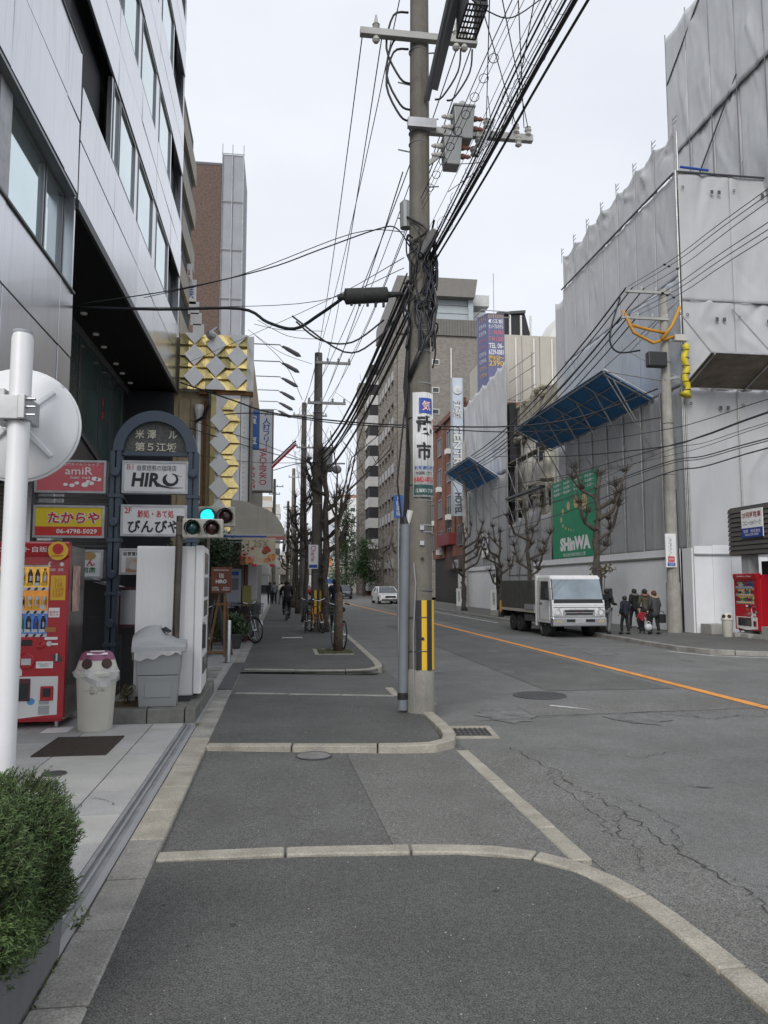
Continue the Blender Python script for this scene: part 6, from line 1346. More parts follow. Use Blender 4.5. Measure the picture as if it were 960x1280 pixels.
# ================================================================== TRUCK
tk = thing('flatbed_truck', 'white flatbed truck parked at the right kerb with dark grey side boards', 'truck', (8.86, 22.2, -.096), R(1.0))
tw_ = mat('truck_white', (.82, .82, .82), .3, var=.06, scale=3, streak=.2, coat=.4); chrome = plain('truck_chrome', (.5, .51, .52), .25, metal=.8); wsm = mat('windscreen', (.26, .31, .34), .06, .45, var=.3, scale=1.2, spec=1.)  # windscreen base colour lightened to carry the pale sky reflection
W2 = .83
MB().box(-.79, .79, -.06, .0, .905, .912).box(-.79, .79, -.062, -.02, .615, .622).build('panel_gap', black, tk)
for s in (-1, 1):
    MB().bar((s * .84, .06, 1.08), (s * .835, .06, .62), .008).build('panel_gap', black, tk); MB().bar((s * .845, 1.0, .5), (s * .845, 1.0, 1.7), .008).build('panel_gap', black, tk)
    MB().bar((s * .80, -.0, 1.13), (s * .775, .17, 1.75), .03, .02).build('pillar_seal', black, tk)
MB().box(-.72, -.2, .35, .8, 1.1, 1.45).box(.2, .72, .35, .8, 1.1, 1.45).build('seat', darkgrey, tk)
b = MB()   # cab: lofted outline (y forward is negative)
sec = [(.42, -.02, 1.0), (.62, -.05, 1.0), (.95, -.03, 1.0), (1.12, .0, .998), (1.45, .09, .985), (1.76, .19, .965), (1.86, .3, .92)]
for i in range(len(sec) - 1):
    (z0, y0, s0), (z1, y1, s1) = sec[i], sec[i + 1]
    b.hexa([(-W2 * s0, y0, z0), (W2 * s0, y0, z0), (W2 * s0, 1.32, z0), (-W2 * s0, 1.32, z0)], [(-W2 * s1, y1, z1), (W2 * s1, y1, z1), (W2 * s1, 1.32 - .05 * (i == 5), z1), (-W2 * s1, 1.32 - .05 * (i == 5), z1)])
b.build('cab', tw_, tk, bevel=.02)
def front_quad(x0, x1, z0, z1, off, name, m):
    def yy(z):
        for i in range(len(sec) - 1):
            if sec[i][0] <= z <= sec[i + 1][0]:
                t = (z - sec[i][0]) / (sec[i + 1][0] - sec[i][0]); return sec[i][1] + t * (sec[i + 1][1] - sec[i][1])
        return sec[-1][1]
    k = .968; b = MB(); b.prism([(x0, yy(z0) - off, z0), (x1, yy(z0) - off, z0), (x1 * k, yy(z1) - off, z1), (x0 * k, yy(z1) - off, z1)], (0, .02, 0)); return b.build(name, m, tk)
front_quad(-.78, .78, 1.14, 1.74, .012, 'windscreen', wsm); front_quad(-.78, .78, 1.03, 1.14, .014, 'cowl', black)
for x0, x1 in ((-.6, -.05), (0, .55)): MB().bar((x0, -.0, 1.1), (x1, .04, 1.2), .015).build('wiper', black, tk)
MB().box(-.5, .5, -.075, -.04, .66, .84).build('grille_surround', chrome, tk, bevel=.01); MB().box(-.45, .45, -.082, -.07, .76, .82).build('grille', black, tk); MB().box(-.42, .42, -.082, -.07, .68, .735).build('grille', black, tk); MB().lathe([(.03, 0), (.03, .01)], (0, -.08, .75), 3, (0, -1, 0)).build('badge', redink, tk); text(tk, 'CANTER', (0, -.076, .85), X1, Z1, .6, .03, grey)
for s in (-1, 1):
    MB().prism([(s * .52, -.07, .66), (s * .8, -.06, .64), (s * .82, -.05, .8), (s * .62, -.065, .9)], (0, .03, 0)).build('headlight', mat('headlamp', (.6, .62, .63), .1, .3, var=.3, scale=20, spec=1.), tk)
    MB().lathe([(.06, 0), (.06, .006)], (s * .68, -.075, .74), 14, (0, -1, 0)).build('lamp', white, tk)
b = MB(); b.box(-.85, .85, -.13, .1, .34, .60); b.build('bumper', chrome, tk, bevel=.03)
for x0, x1 in ((-.42, -.14), (.18, .46)): MB().box(x0, x1, -.137, -.12, .47, .55).build('intake', black, tk)
for s in (-1, 1): MB().box(s * .66 - .09, s * .66 + .09, -.137, -.12, .46, .53).build('fog_lamp', plain('fog_yellow', (.5, .42, .25), .2), tk)
MB().box(-.16, .16, -.142, -.13, .43, .57).build('number_plate', plain('plate_grey', (.42, .43, .45), .5), tk)
for s in (-1, 1):
    d = MB(); d.prism([(s * .832, .2, 1.12), (s * .832, .95, 1.12), (s * .805, .95, 1.68), (s * .805, .32, 1.68)], (s * .012, 0, 0)); d.build('side_window', glassdark, tk)
    MB().box(min(s * .83, s * .845), max(s * .83, s * .845), .18, .98, .52, 1.1).build('door', tw_, tk, bevel=.006); MB().box(min(s * .845, s * .86), max(s * .845, s * .86), .8, .93, .98, 1.02).build('door_handle', black, tk)
    b = MB(); b.tube([(s * .82, .1, 1.1), (s * 1.0, -.05, 1.16), (s * 1.0, -.05, 1.5)], .012, 6); b.box(min(s * .95, s * 1.06), max(s * .95, s * 1.06), -.08, -.04, 1.18, 1.46); b.build('mirror', black, tk, bevel=.01)
def wheel(par, x, y, r, w, m=None):
    o = MB().lathe([(r * .6, -w / 2), (r * .95, -w / 2), (r, -w * .35), (r, w * .35), (r * .95, w / 2), (r * .6, w / 2)], (x, y, r), 22, (1, 0, 0)).build('wheel', rubber, par, smooth=40)
    MB().lathe([(r * .6, -w * .42), (r * .5, -w * .5), (r * .2, -w * .45), (.01, -w * .52)], (x, y, r), 16, (1, 0, 0)).lathe([(.01, w * .52), (r * .2, w * .45), (r * .5, w * .5), (r * .6, w * .42)], (x, y, r), 16, (1, 0, 0)).build('rim', m or steel, o)
for s in (-1, 1):
    wheel(tk, s * .64, .78, .36, .22)
    for yy_ in (3.25, 4.0): wheel(tk, s * .58, yy_, .29, .34)
    MB().torus((s * .74, .78, .36), .42, .04, X1, 14, 5, R(-100), R(100)).build('wheel_arch', black, tk)
MB().box(-.4, .4, .2, 4.7, .42, .62).build('chassis', black, tk)
MB().box(-.84, .84, 1.5, 4.95, .68, .78).build('deck', plain('deck_cream', (.5, .48, .42), .5), tk, bevel=.01)
boardm = mat('truck_board', (.075, .078, .07), .6, var=.25, scale=3, streak=.3)
for s in (-1, 1):
    for y0, y1 in ((1.62, 3.2), (3.23, 4.9)): 
        MB().box(min(s * .8, s * .84), max(s * .8, s * .84), y0, y1, .78, 1.72).build('side_board', boardm, tk, bevel=.008)
MB().box(-.8, .8, 1.58, 1.63, .78, 1.74).build('front_board', boardm, tk); MB().box(-.8, .8, 4.86, 4.9, .78, 1.66).build('tail_board', boardm, tk)
MB().cyl((-.74, 1.48, .3), (-.74, 1.48, 1.86), .07, 12).build('crane_post', tw_, tk); MB().cyl((.74, 1.48, .3), (.74, 1.48, 1.86), .07, 12).build('crane_post', tw_, tk); MB().box(-.82, -.66, 1.42, 1.55, 1.78, 1.9).build('post_lamp', plain('deck_cream', (.5, .48, .42), .5), tk)
MB().box(-.86, -.5, 1.5, 2.4, .78, .95).build('tool_box', plain('crate_grey', (.3, .31, .32), .5), tk); MB().box(-.86, .86, 4.95, 5.02, .45, .72).build('rear_bumper', black, tk); MB().cyl((-.86, 4.97, .6), (-.86, 4.97, 1.0), .05, 8).build('tail_light', plain('lamp_amber', (.5, .25, .05), .3), tk)
MB().box(-.8, -.45, 1.7, 2.6, .4, .62).build('fuel_tank', darkgrey, tk, bevel=.02)
# ================================================================== CARS
def car(label, loc, rz, pm, rear=False, tall=0., group='cars on the road'):
    t = thing('car', label, 'car', loc, rz, group); b = MB(); w = .87
    low = [(-2.2, .32, .62, .86), (-2.1, .25, .72, .93), (-1.2, .22, .88, 1.), (0, .22, .92, 1.), (1.2, .22, .95, 1.), (2.05, .25, .92, .94), (2.2, .35, .78, .86)]
    for i in range(len(low) - 1):
        (y0, a0, c0, s0), (y1, a1, c1, s1) = low[i], low[i + 1]
        b.hexa([(-w * s0, y0, a0), (w * s0, y0, a0), (w * s1, y1, a1), (-w * s1, y1, a1)], [(-w * s0 * .97, y0, c0), (w * s0 * .97, y0, c0), (w * s1 * .97, y1, c1), (-w * s1 * .97, y1, c1)])
    b.build('body', pm, t, bevel=.03)
    h = 1.36 + tall; b = MB(); b.hexa([(-.8, -1.15, .9), (.8, -1.15, .9), (.8, 1.6 + tall, .93), (-.8, 1.6 + tall, .93)], [(-.6, -.35, h), (.6, -.35, h), (.6, .95 + tall * 1.5, h), (-.6, .95 + tall * 1.5, h)]); b.build('cabin_glass', glassdark, t, bevel=.02)
    b = MB(); b.hexa([(-.63, -.4, h - .03), (.63, -.4, h - .03), (.63, 1.0 + tall * 1.5, h - .03), (-.63, 1.0 + tall * 1.5, h - .03)], [(-.58, -.3, h + .02), (.58, -.3, h + .02), (.58, .9 + tall * 1.5, h + .02), (-.58, .9 + tall * 1.5, h + .02)])
    for s in (-1, 1): b.bar((s * .8, -1.15, .92), (s * .61, -.36, h), .06); b.bar((s * .8, 1.6 + tall, .94), (s * .61, .95 + tall * 1.5, h), .09); b.bar((s * .8, .25, .94), (s * .61, .25, h), .05)
    b.build('roof', pm, t)
    for s in (-1, 1):
        for y in (-1.35, 1.35): wheel(t, s * .76, y, .32, .2)
        MB().prism([(s * .5, -2.19, .6), (s * .8, -2.1, .62), (s * .82, -2.06, .74), (s * .55, -2.16, .72)], (0, .06, 0)).build('headlight', MT['headlamp'], t); MB().box(min(s * .55, s * .84), max(s * .55, s * .84), 2.12, 2.23, .68, .84).build('tail_light', redink, t)
        MB().box(min(s * .87, s * 1.0), max(s * .87, s * 1.0), -.8, -.7, .92, 1.04).build('mirror', pm, t)
    MB().box(-.42, .42, -2.225, -2.19, .5, .66).build('grille', black, t); MB().box(-.7, .7, -2.23, -2.18, .3, .4).build('intake', black, t); MB().box(-.18, .18, -2.25, -2.22, .4, .5).build('number_plate', whiteink, t); MB().box(-.18, .18, 2.2, 2.23, .5, .62).build('number_plate', whiteink, t)
    return t
carw = plain('car_white', (.75, .76, .77), .2, coat=.5); card = plain('car_dark', (.06, .07, .09), .25, coat=.5); cars_ = plain('car_silver', (.2, .22, .25), .25, metal=.4, coat=.5)
p = gz(485, 754, -.1); car('white sedan facing the camera on the right of the orange line', (8.6, 63, -.096), R(3), carw)
car('dark silver sedan driving away left of the orange line', (4.7, 72, -.096), R(181), cars_); car('black car just past the silver sedan near the centre line', (6.9, 84, -.096), R(-8), card, tall=.1)
car('small dark red car far down the left lane', (3.5, 110, -.096), R(180), plain('car_red', (.2, .02, .02), .3))
# ================================================================== PEOPLE
def bake_skin(V_, E_, rad, sub=1):
    me = bpy.data.meshes.new('body'); me.from_pydata([tuple(v) for v in V_], E_, []); o = bpy.data.objects.new('body', me); col.objects.link(o)
    sk = o.modifiers.new('skin', 'SKIN'); 
    lay = me.skin_vertices[0] if len(me.skin_vertices) else None
    if lay is None:
        bpy.context.view_layer.objects.active = o; bpy.context.view_layer.update(); lay = me.skin_vertices[0]
    for i, r in enumerate(rad): lay.data[i].radius = r if isinstance(r, tuple) else (r, r); lay.data[i].use_root = (i == 0)
    o.modifiers.new('sub', 'SUBSURF').levels = sub; o.modifiers['sub'].render_levels = sub
    dg = bpy.context.evaluated_depsgraph_get(); out = bpy.data.meshes.new_from_object(o.evaluated_get(dg)); bpy.data.objects.remove(o)
    out.polygons.foreach_set('use_smooth', [True] * len(out.polygons)); return out
def person(label, loc, rz, h=1.65, coat=None, trousers=None, hair=None, stride=.18, arms=None, coat_len=0, pose=None, hood=None, group=None, shoes=None, fat=1., longhair=False):
    """local +y is where the person faces"""
    t = thing('person', label, 'person', loc, rz, group); s = h / 1.7
    J = dict(pel=(0, 0, .93), spi=(0, .01, 1.12), che=(0, .0, 1.30), nec=(0, .0, 1.45), hea=(0, .02, 1.56), top=(0, .01, 1.66))
    J.update(shl=(-.17, 0, 1.40), ell=(-.22, -.03, 1.14), wrl=(-.22, .1, .92), shr=(.17, 0, 1.40), elr=(.22, -.05, 1.14), wrr=(.21, .06, .92))
    J.update(hil=(-.09, 0, .88), knl=(-.1, .06 + stride * .5, .49), anl=(-.1, stride, .09), tol=(-.11, stride + .15, .035), hir=(.09, 0, .88), knr=(.1, .03 - stride * .3, .49), anr=(.1, -stride, .1), tor=(.11, -stride + .14, .035))
    if pose: J.update(pose)
    J = {k: Vector(v) * s for k, v in J.items()}
    chains = dict(body=[('pel', 'spi'), ('spi', 'che'), ('che', 'nec'), ('nec', 'hea'), ('hea', 'top'), ('che', 'shl'), ('shl', 'ell'), ('ell', 'wrl'), ('che', 'shr'), ('shr', 'elr'), ('elr', 'wrr'), ('pel', 'hil'), ('hil', 'knl'), ('knl', 'anl'), ('anl', 'tol'), ('pel', 'hir'), ('hir', 'knr'), ('knr', 'anr'), ('anr', 'tor')])
    rad = dict(pel=.13, spi=.12, che=.13, nec=.055, hea=.095, top=.07, shl=.06, ell=.042, wrl=.03, shr=.06, elr=.042, wrr=.03, hil=.085, knl=.055, anl=.04, tol=.03, hir=.085, knr=.055, anr=.04, tor=.03)
    def skinmesh(keys, edges, rr_):
        ks = list(keys); me = bake_skin([J[k] for k in ks], [(ks.index(a), ks.index(b)) for a, b in edges], [rr_(k) * s for k in ks]); return me
    if coat:
        rad.update(pel=.1, spi=.08, che=.085, shl=.045, shr=.045, ell=.034, elr=.034)
    rad.update(hil=.07, hir=.07, knl=.045, knr=.045, anl=.034, anr=.034)
    keys = list(rad); me = skinmesh(keys, chains['body'], lambda k: rad[k])
    hb = MB()
    for w_, e_ in (('wrl', 'ell'), ('wrr', 'elr')):     # hands: palm, four fingers, thumb
        d = (J[w_] - J[e_]).normalized(); sd_ = d.cross(Vector((0, 1, 0))).normalized() if abs(d.y) < .9 else X1; fw = sd_.cross(d)
        hb.tube([J[w_], J[w_] + d * .05 * s, J[w_] + d * .095 * s], [.026 * s, .034 * s, .03 * s], 8)
        for k in range(4):
            o_ = fw * ((k - 1.5) * .017 * s); L = (.062, .075, .07, .055)[k] * s; a_ = J[w_] + d * .09 * s + o_; hb.tube([a_, a_ + d * L * .5 + sd_ * .006 * s, a_ + d * L * .85 - sd_ * .012 * s], [.0085 * s, .008 * s, .006 * s], 5)
        a_ = J[w_] + d * .03 * s + fw * .03 * s; hb.tube([a_, a_ + d * .03 * s + fw * .02 * s, a_ + d * .06 * s + fw * .022 * s], [.011 * s, .01 * s, .007 * s], 5)
    hd = J['hea']; fwd = Vector((0, 1, 0))
    hb.ball(hd + fwd * .105 * s - Z1 * .01 * s, .017 * s, 6, 4, .8, 1, 1.4)
    for sx_ in (-1, 1): hb.ball(hd + X1 * sx_ * .098 * s - Z1 * .005, .024 * s, 6, 4, .5, .8, 1.3)
    bm = bmesh.new(); bm.from_mesh(me); hm = hb.mesh('hands', True); bm.from_mesh(hm); bm.to_mesh(me); bm.free(); obj('body', me, skin, t)
    e = MB()
    for sx_ in (-1, 1): e.ball(hd + X1 * sx_ * .035 * s + fwd * .088 * s + Z1 * .018 * s, .011 * s, 6, 4)
    e.build('eyes', ink, t); MB().ball(hd + fwd * .092 * s - Z1 * .045 * s, .02 * s, 6, 4, 1.1, .5, .3).build('mouth', plain('lips', (.35, .13, .11), .5), t)
    hh = MB(); hh.ball(hd + Z1 * .035 * s - fwd * .018 * s, .112 * s, 12, 8, .98, 1.02, 1.02)
    if longhair: hh.tube([hd - fwd * .05 * s, hd - fwd * .08 * s - Z1 * .1 * s, hd - fwd * .07 * s - Z1 * .2 * s], [.1 * s, .09 * s, .05 * s], 9)
    hh.build('hair', hair or hairm, t, smooth=True)
    if coat:
        ks = ['spi', 'che', 'nec', 'shl', 'ell', 'wrl', 'shr', 'elr', 'wrr', 'pel', 'hem']; J['hem'] = J['pel'] - Z1 * (.06 + coat_len) * s + fwd * .0
        R_ = dict(spi=.145 * fat, che=.155 * fat, nec=.075, shl=.085, ell=.07, wrl=.05, shr=.085, elr=.07, wrr=.05, pel=.155 * fat, hem=.17 * fat)
        me = skinmesh(ks, [('spi', 'che'), ('che', 'nec'), ('che', 'shl'), ('shl', 'ell'), ('ell', 'wrl'), ('che', 'shr'), ('shr', 'elr'), ('elr', 'wrr'), ('spi', 'pel'), ('pel', 'hem')], lambda k: R_[k]); obj('coat', me, coat, t)
        if hood: MB().torus(J['nec'] - fwd * .04 * s + Z1 * .02 * s, .11 * s, .05 * s, Vector((0, -.35, 1)), 16, 7).build('hood', hood, t, smooth=True)
        else: MB().torus(J['nec'] - fwd * .0 * s + Z1 * .02 * s, .075 * s, .028 * s, Z1, 14, 6).build('collar', coat, t, smooth=True)
    ks = ['pel', 'hil', 'knl', 'anl', 'hir', 'knr', 'anr']; R_ = dict(pel=.14, hil=.1, knl=.075, anl=.062, hir=.1, knr=.075, anr=.062)
    obj('trousers', skinmesh(ks, [('pel', 'hil'), ('hil', 'knl'), ('knl', 'anl'), ('pel', 'hir'), ('hir', 'knr'), ('knr', 'anr')], lambda k: R_[k]), trousers or darkgrey, t)
    for a_, b_ in (('anl', 'tol'), ('anr', 'tor')):
        p, q = J[a_], J[b_]; MB().tube([p + Vector((0, -.05 * s, -.03 * s)), p + Vector((0, 0, -.03 * s)), q + Vector((0, -.03 * s, .01 * s)), q + Vector((0, .04 * s, 0))], [.04 * s, .05 * s, .045 * s, .025 * s], 8).build('shoe', shoes or black, t, smooth=True)
    t['j'] = 0; del t['j']; PJ[t.name] = J
    return t
PJ = {}
navym = mat('cloth_navy', (.014, .018, .035), .8, var=.2, scale=12, bump=.4, bscale=25); blackc = mat('cloth_black', (.014, .014, .016), .8, var=.2, scale=12, bump=.4, bscale=25); olive = mat('cloth_olive', (.085, .08, .055), .8, var=.25, scale=10, bump=.4, bscale=25)
greyc = mat('cloth_grey', (.16, .165, .17), .8, var=.2, scale=12); redc = mat('cloth_red', (.38, .012, .03), .7, var=.15, scale=10, bump=.4, bscale=20); puffm = mat('cloth_charcoal', (.045, .048, .052), .6, var=.25, scale=8, bump=.9, bscale=9); furm = mat('fur_trim', (.42, .32, .22), .95, var=.4, scale=30, bump=1., bscale=60); brownh = plain('hair_brown', (.09, .035, .02), .6); browng = mat('cloth_brown', (.22, .1, .075), .8, var=.2)
def put(px, py, fn_h=None): return gz(px, py, .0)
G = 'people walking along the right pavement'
def pp(px, py, ytop):
    p = gz(px, py, .006); pxm = 961 / p.y; return p, (py - ytop) / pxm * 1.02
p, h = pp(760, 792, 735); person('person in a black jacket and grey trousers stepping out from behind the truck', p, R(-40), h, blackc, greyc, stride=.24, group=G, pose=dict(wrr=(.3, .2, 1.1)))
p, h = pp(782, 793, 744); person('shorter person in a dark navy coat and slim black trousers', p, R(15), h, navym, blackc, stride=.12, group=G, coat_len=.12)
p, h = pp(794, 786, 735); person('person in a black jacket walking behind the navy coat', p, R(5), h, blackc, blackc, stride=.2, group=G, hood=greyc)
p, h = pp(807, 789, 735); person('person in an olive jacket with a brown sleeve beside the red child', p, R(-10), h, olive, blackc, stride=.15, group=G, coat_len=.05, hood=browng)
p, h = pp(803, 792, 761); person('small child in a red hooded jacket and black trousers', p, R(5), h, redc, blackc, stride=.1, group=G, hood=redc, fat=1.25, pose=dict(wrl=(-.36, .05, 1.1), ell=(-.28, 0, 1.22), wrr=(.36, .05, 1.1), elr=(.28, 0, 1.22)))
p, h = pp(819, 793, 737); person('person in a long charcoal quilted coat with a fur trimmed hood', p, R(8), h, puffm, blackc, hair=brownh, stride=.12, group=G, coat_len=.26, hood=furm, fat=1.3)
q = p + Vector((.1, -.06, .34)); bgm = thing('shoulder_bag', 'black square bag carried by the person in the charcoal coat', 'bag', q); MB().box(-.02, .2, -.08, .08, 0, .26).build('bag_body', blackc, bgm, bevel=.02); MB().torus((.09, 0, .27), .08, .01, Y1, 14, 5, 0, 6.28).build('strap', blackc, bgm)
q = p + Vector((-.26, -.12, .12)); cb_ = thing('carrier_bag', 'pale silver carrier bag beside the red child', 'bag', q); MB().ball((0, 0, .1), .13, 9, 6, 1, .6, .8).build('bag_body', mat('bag_silver', (.55, .56, .57), .4, var=.3, scale=20), cb_, smooth=True); MB().torus((0, 0, .22), .05, .008, Y1, 12, 4).build('strap', whiteink, cb_)
# cyclist on the left pavement and people far along it
p = gz(358, 775, 0); cy_ = bicycle('dark bicycle being ridden away along the left pavement', p, R(92), blackm, 0, True, group='moving bicycle')
person('cyclist in a black coat riding along the left pavement', p + Vector((0, -.1, 0)), R(2), 1.62, blackc, blackc, stride=0, coat_len=-.02, pose=dict(pel=(0, -.18, .98), spi=(0, -.12, 1.16), che=(0, -.02, 1.34), nec=(0, .06, 1.48), hea=(0, .1, 1.59), top=(0, .09, 1.69), shl=(-.18, 0, 1.43), ell=(-.26, .16, 1.22), wrl=(-.24, .36, 1.1), shr=(.18, 0, 1.43), elr=(.26, .16, 1.22), wrr=(.24, .36, 1.1), hil=(-.09, -.15, .93), knl=(-.12, .2, .72), anl=(-.11, .08, .3), tol=(-.11, .22, .25), hir=(.09, -.15, .93), knr=(.12, .14, .6), anr=(.11, -.02, .16), tor=(.11, .12, .1)))
for i, (px, py, lab) in enumerate(((337, 748, 'person in black walking far along the left shopfronts'), (343, 745, 'person in grey far along the left pavement'), (352, 746, 'tiny figure in pale clothes at the far end of the left pavement'))):
    p = gz(px, py, 0); p = p * (58 / p.y) if p.y > 58 else p; p.z = 0; person(lab, p, R(10 * i), 1.66, (blackc, greyc, offwhite)[i], (blackc, navym, greyc)[i], group='far pedestrians')
person('person in dark navy walking behind the nearest bare tree', (1.95, 27.5, 0), R(0), 1.68, navym, navym, group=None)
# ================================================================== RIGHT KERB FURNITURE
vm2 = vending('small red drinks vending machine on blocks below the brown billboard', (13.08, 19.68, .12), R(-90), 1.1, 1.68, .36, left=False)
for i, (dx, dy) in enumerate(((-.3, .4), (-.15, -.15), (.12, -.6))):
    bl = MB().box(13.0 + dx * .3 - .1, 13.0 + dx * .3 + .3, 20.3 + dy - .2, 20.3 + dy + .16, 0, .12).build('concrete_block', concrete, None, bevel=.01); tag(bl, ('grey concrete block under the far corner of the right vending machine', 'grey concrete block under the middle of the right vending machine', 'grey concrete block under the near corner of the right vending machine')[i], 'block', 'blocks under the machine')
recycle_bin('small cream recycling bin left of the right-hand vending machine', tuple(gz(910, 796, .0)), R(-40), .68, .16, offwhite, MT['bin_cream'])
lw = MB().box(12.75, 13.3, 21.6, 22.2, 0, .3).build('low_wall', concrete, None, bevel=.01); tag(lw, 'low concrete stub at the foot of the bright hoarding', 'wall')
bl = MB().box(12.95, 13.5, 18.9, 19.5, 0, .35).build('low_wall', concrete, None, bevel=.01); tag(bl, 'low concrete block at the right edge by the red machine', 'wall')
bbd = thing('billboard', 'dark brown boarded billboard on a post with a car park notice', 'billboard', (13, 20, 0), world=True)
sidm = mat('billboard_board', (.075, .068, .06), .6, var=.2, scale=4, streak=.2); zt, zb_ = aX(910, 637, 13).z, aX(912, 694, 13).z; ya, yb = aX(910, 640, 13).y, 16.5; nb = 10
for i in range(nb):
    z0 = zb_ + (zt - zb_) * i / nb; z1 = zb_ + (zt - zb_) * (i + 1) / nb; MB().hexa([(12.97, yb, z0), (13.1, yb, z0), (13.1, ya, z0), (12.97, ya, z0)], [(13.0, yb, z1 - .012), (13.1, yb, z1 - .012), (13.1, ya, z1 - .012), (13.0, ya, z1 - .012)]).build('board', sidm, bbd)
MB().box(13.06, 13.5, yb, ya + .02, zb_ - .02, zt + .03).build('back_box', darkgrey, bbd)
c0, c1 = aX(926, 639, 12.94), aX(954, 671, 12.94); yc, zc, wn_, hn_ = (c0.y + c1.y) / 2, (c0.z + c1.z) / 2 + .02, c0.y - c1.y, c0.z - c1.z
ntc = thing('parking_notice', 'white and blue car park notice fixed on the brown boards', 'notice', (12.95, yc, zc), world=True)
MB().box(12.94, 12.965, yc - wn_ / 2, yc + wn_ / 2, zc - hn_ / 2, zc + hn_ / 2).build('plate', whiteink, ntc); flat(ntc, (12.939, yc, zc - hn_ * .33), (0, -1, 0), Z1, wn_, hn_ * .34, plain('notice_blue', (.02, .05, .28), .5), 'blue_field')
text(ntc, '2F月極駐車', (12.938, yc, zc + hn_ * .3), (0, -1, 0), Z1, wn_ * .88, hn_ * .22, plain('notice_maroon', (.3, .06, .05), .5), bold=.02); text(ntc, 'コニー24パーク', (12.938, yc, zc + hn_ * .02), (0, -1, 0), Z1, wn_ * .84, hn_ * .16, ink); text(ntc, '管理　株式会社\n06-6339-0081', (12.935, yc, zc - hn_ * .33), (0, -1, 0), Z1, wn_ * .8, hn_ * .22, whiteink)
MB().box(13.1, 13.4, ya - .75, ya - .4, 0, zb_).build('post', plain('post_grey', (.3, .31, .32), .6), bbd); MB().box(13.45, 13.6, yb, ya - .8, 0, zb_ - .2).build('dark_recess', voidm, bbd)
ob = MB().box(13.3, 13.38, 17.4, 19.2, .3, 1.5).box(13.29, 13.39, 17.4, 19.2, 1.505, 1.62).build('notice_board', darkgrey, None); yb_ = MB().box(13.275, 13.285, 17.5, 19.1, 1.53, 1.6).build('yellow_strip', yellow, None); yb_.parent = ob; tag(ob, 'dark notice board with a yellow top strip beside the right red machine', 'notice board')
for i, (px, py) in enumerate(((572, 737), (610, 770))):
    pst = thing('kerb_sign', ('white upright notice by the trunk in front of the brick building', 'white striped upright notice at the kerb left of the truck')[i], 'sign', (10.2, (43.5, 36.2)[i], 0)); MB().box(-.14, .14, -.02, .02, .25, 1.25).build('plate', whiteink, pst); text(pst, '駐\n禁', (0, -.025, .8), X1, Z1, .12, .6, ink); MB().box(-.2, .2, -.15, .15, 0, .25).build('base', concrete, pst)
# ================================================================== UTILITY POLES
polec = mat('pole_concrete', (.165, .152, .13), .85, var=.25, scale=2.5, bump=.25, bscale=40, streak=.6, speck=.12, sscale=90)
polecl = mat('pole_concrete_light', (.36, .345, .31), .85, var=.2, scale=3, bump=.2, bscale=40, streak=.5, speck=.12, sscale=90)
porc = plain('porcelain', (.5, .49, .46), .2); armm = mat('arm_galvanised', (.4, .4, .38), .55, .4, var=.15, streak=.2); boxg = mat('switch_box', (.27, .28, .28), .5, .2, var=.15, streak=.3)
PX, PY = 1.67, 9.15
mp_ = thing('utility_pole', 'tall concrete utility pole with a shop sign and yellow striped guard on the near kerb', 'utility pole', (PX, PY, 0), world=True)
MB().tube([(PX, PY, -.1), (PX, PY, 3), (PX + .02, PY, 8), (PX + .03, PY, 12.5)], [.15, .14, .122, .105], 24).build('pole', polec, mp_, smooth=50)
MB().tube([(PX, PY, -.02), (PX, PY, .46), (PX, PY, .5)], [.17, .165, .152], 24).build('base_collar', mat('collar_concrete', (.24, .23, .2), .85, var=.2, scale=3, streak=.5, speck=.15, sscale=90), mp_, smooth=40)
for z in (.52, .98, 1.42, 2.12, 2.2, 2.5, 3.94, 4.35, 4.6, 4.66, 7.05, 7.2, 7.28, 8.3, 8.5): MB().torus((PX + .01, PY, z), .145 - .003 * z, .009, Z1, 22, 5).build('band', galv if z > 2 else darkgrey, mp_)
for z in (1.98, 2.16):
    MB().box(PX - .03, PX + .02, PY - .175, PY - .14, z - .02, z + .03).build('buckle', steel, mp_)
for z in (.86, 1.8): MB().lathe([(.018, 0), (.018, .02)], (PX + .0, PY - .152, z), 10, (0, -1, 0)).build('hole_plug', black, mp_)
# striped guard wrapped round the street side
gA = [R(-118 + 24 * i) for i in range(7)]; zg0, zg1 = aY(530, 836, PY).z, aY(530, 750, PY).z
for i in range(6):
    b = MB(); n = 3; r0 = .158
    for k in range(n):
        a0, a1 = gA[i] + (gA[i + 1] - gA[i]) * k / n, gA[i] + (gA[i + 1] - gA[i]) * (k + 1) / n; b.quad(*[(PX + r0 * math.cos(a), PY + r0 * math.sin(a), z) for a, z in ((a0, zg0), (a1, zg0), (a1, zg1), (a0, zg1))])
    o = b.build('guard_stripe', yellow if i % 2 else black, mp_); o.modifiers.new('solid', 'SOLIDIFY').thickness = .012
for z in (zg0 + .22, zg1 - .2): MB().torus((PX, PY, z), .163, .006, Z1, 22, 5).build('guard_tie', darkgrey, mp_)
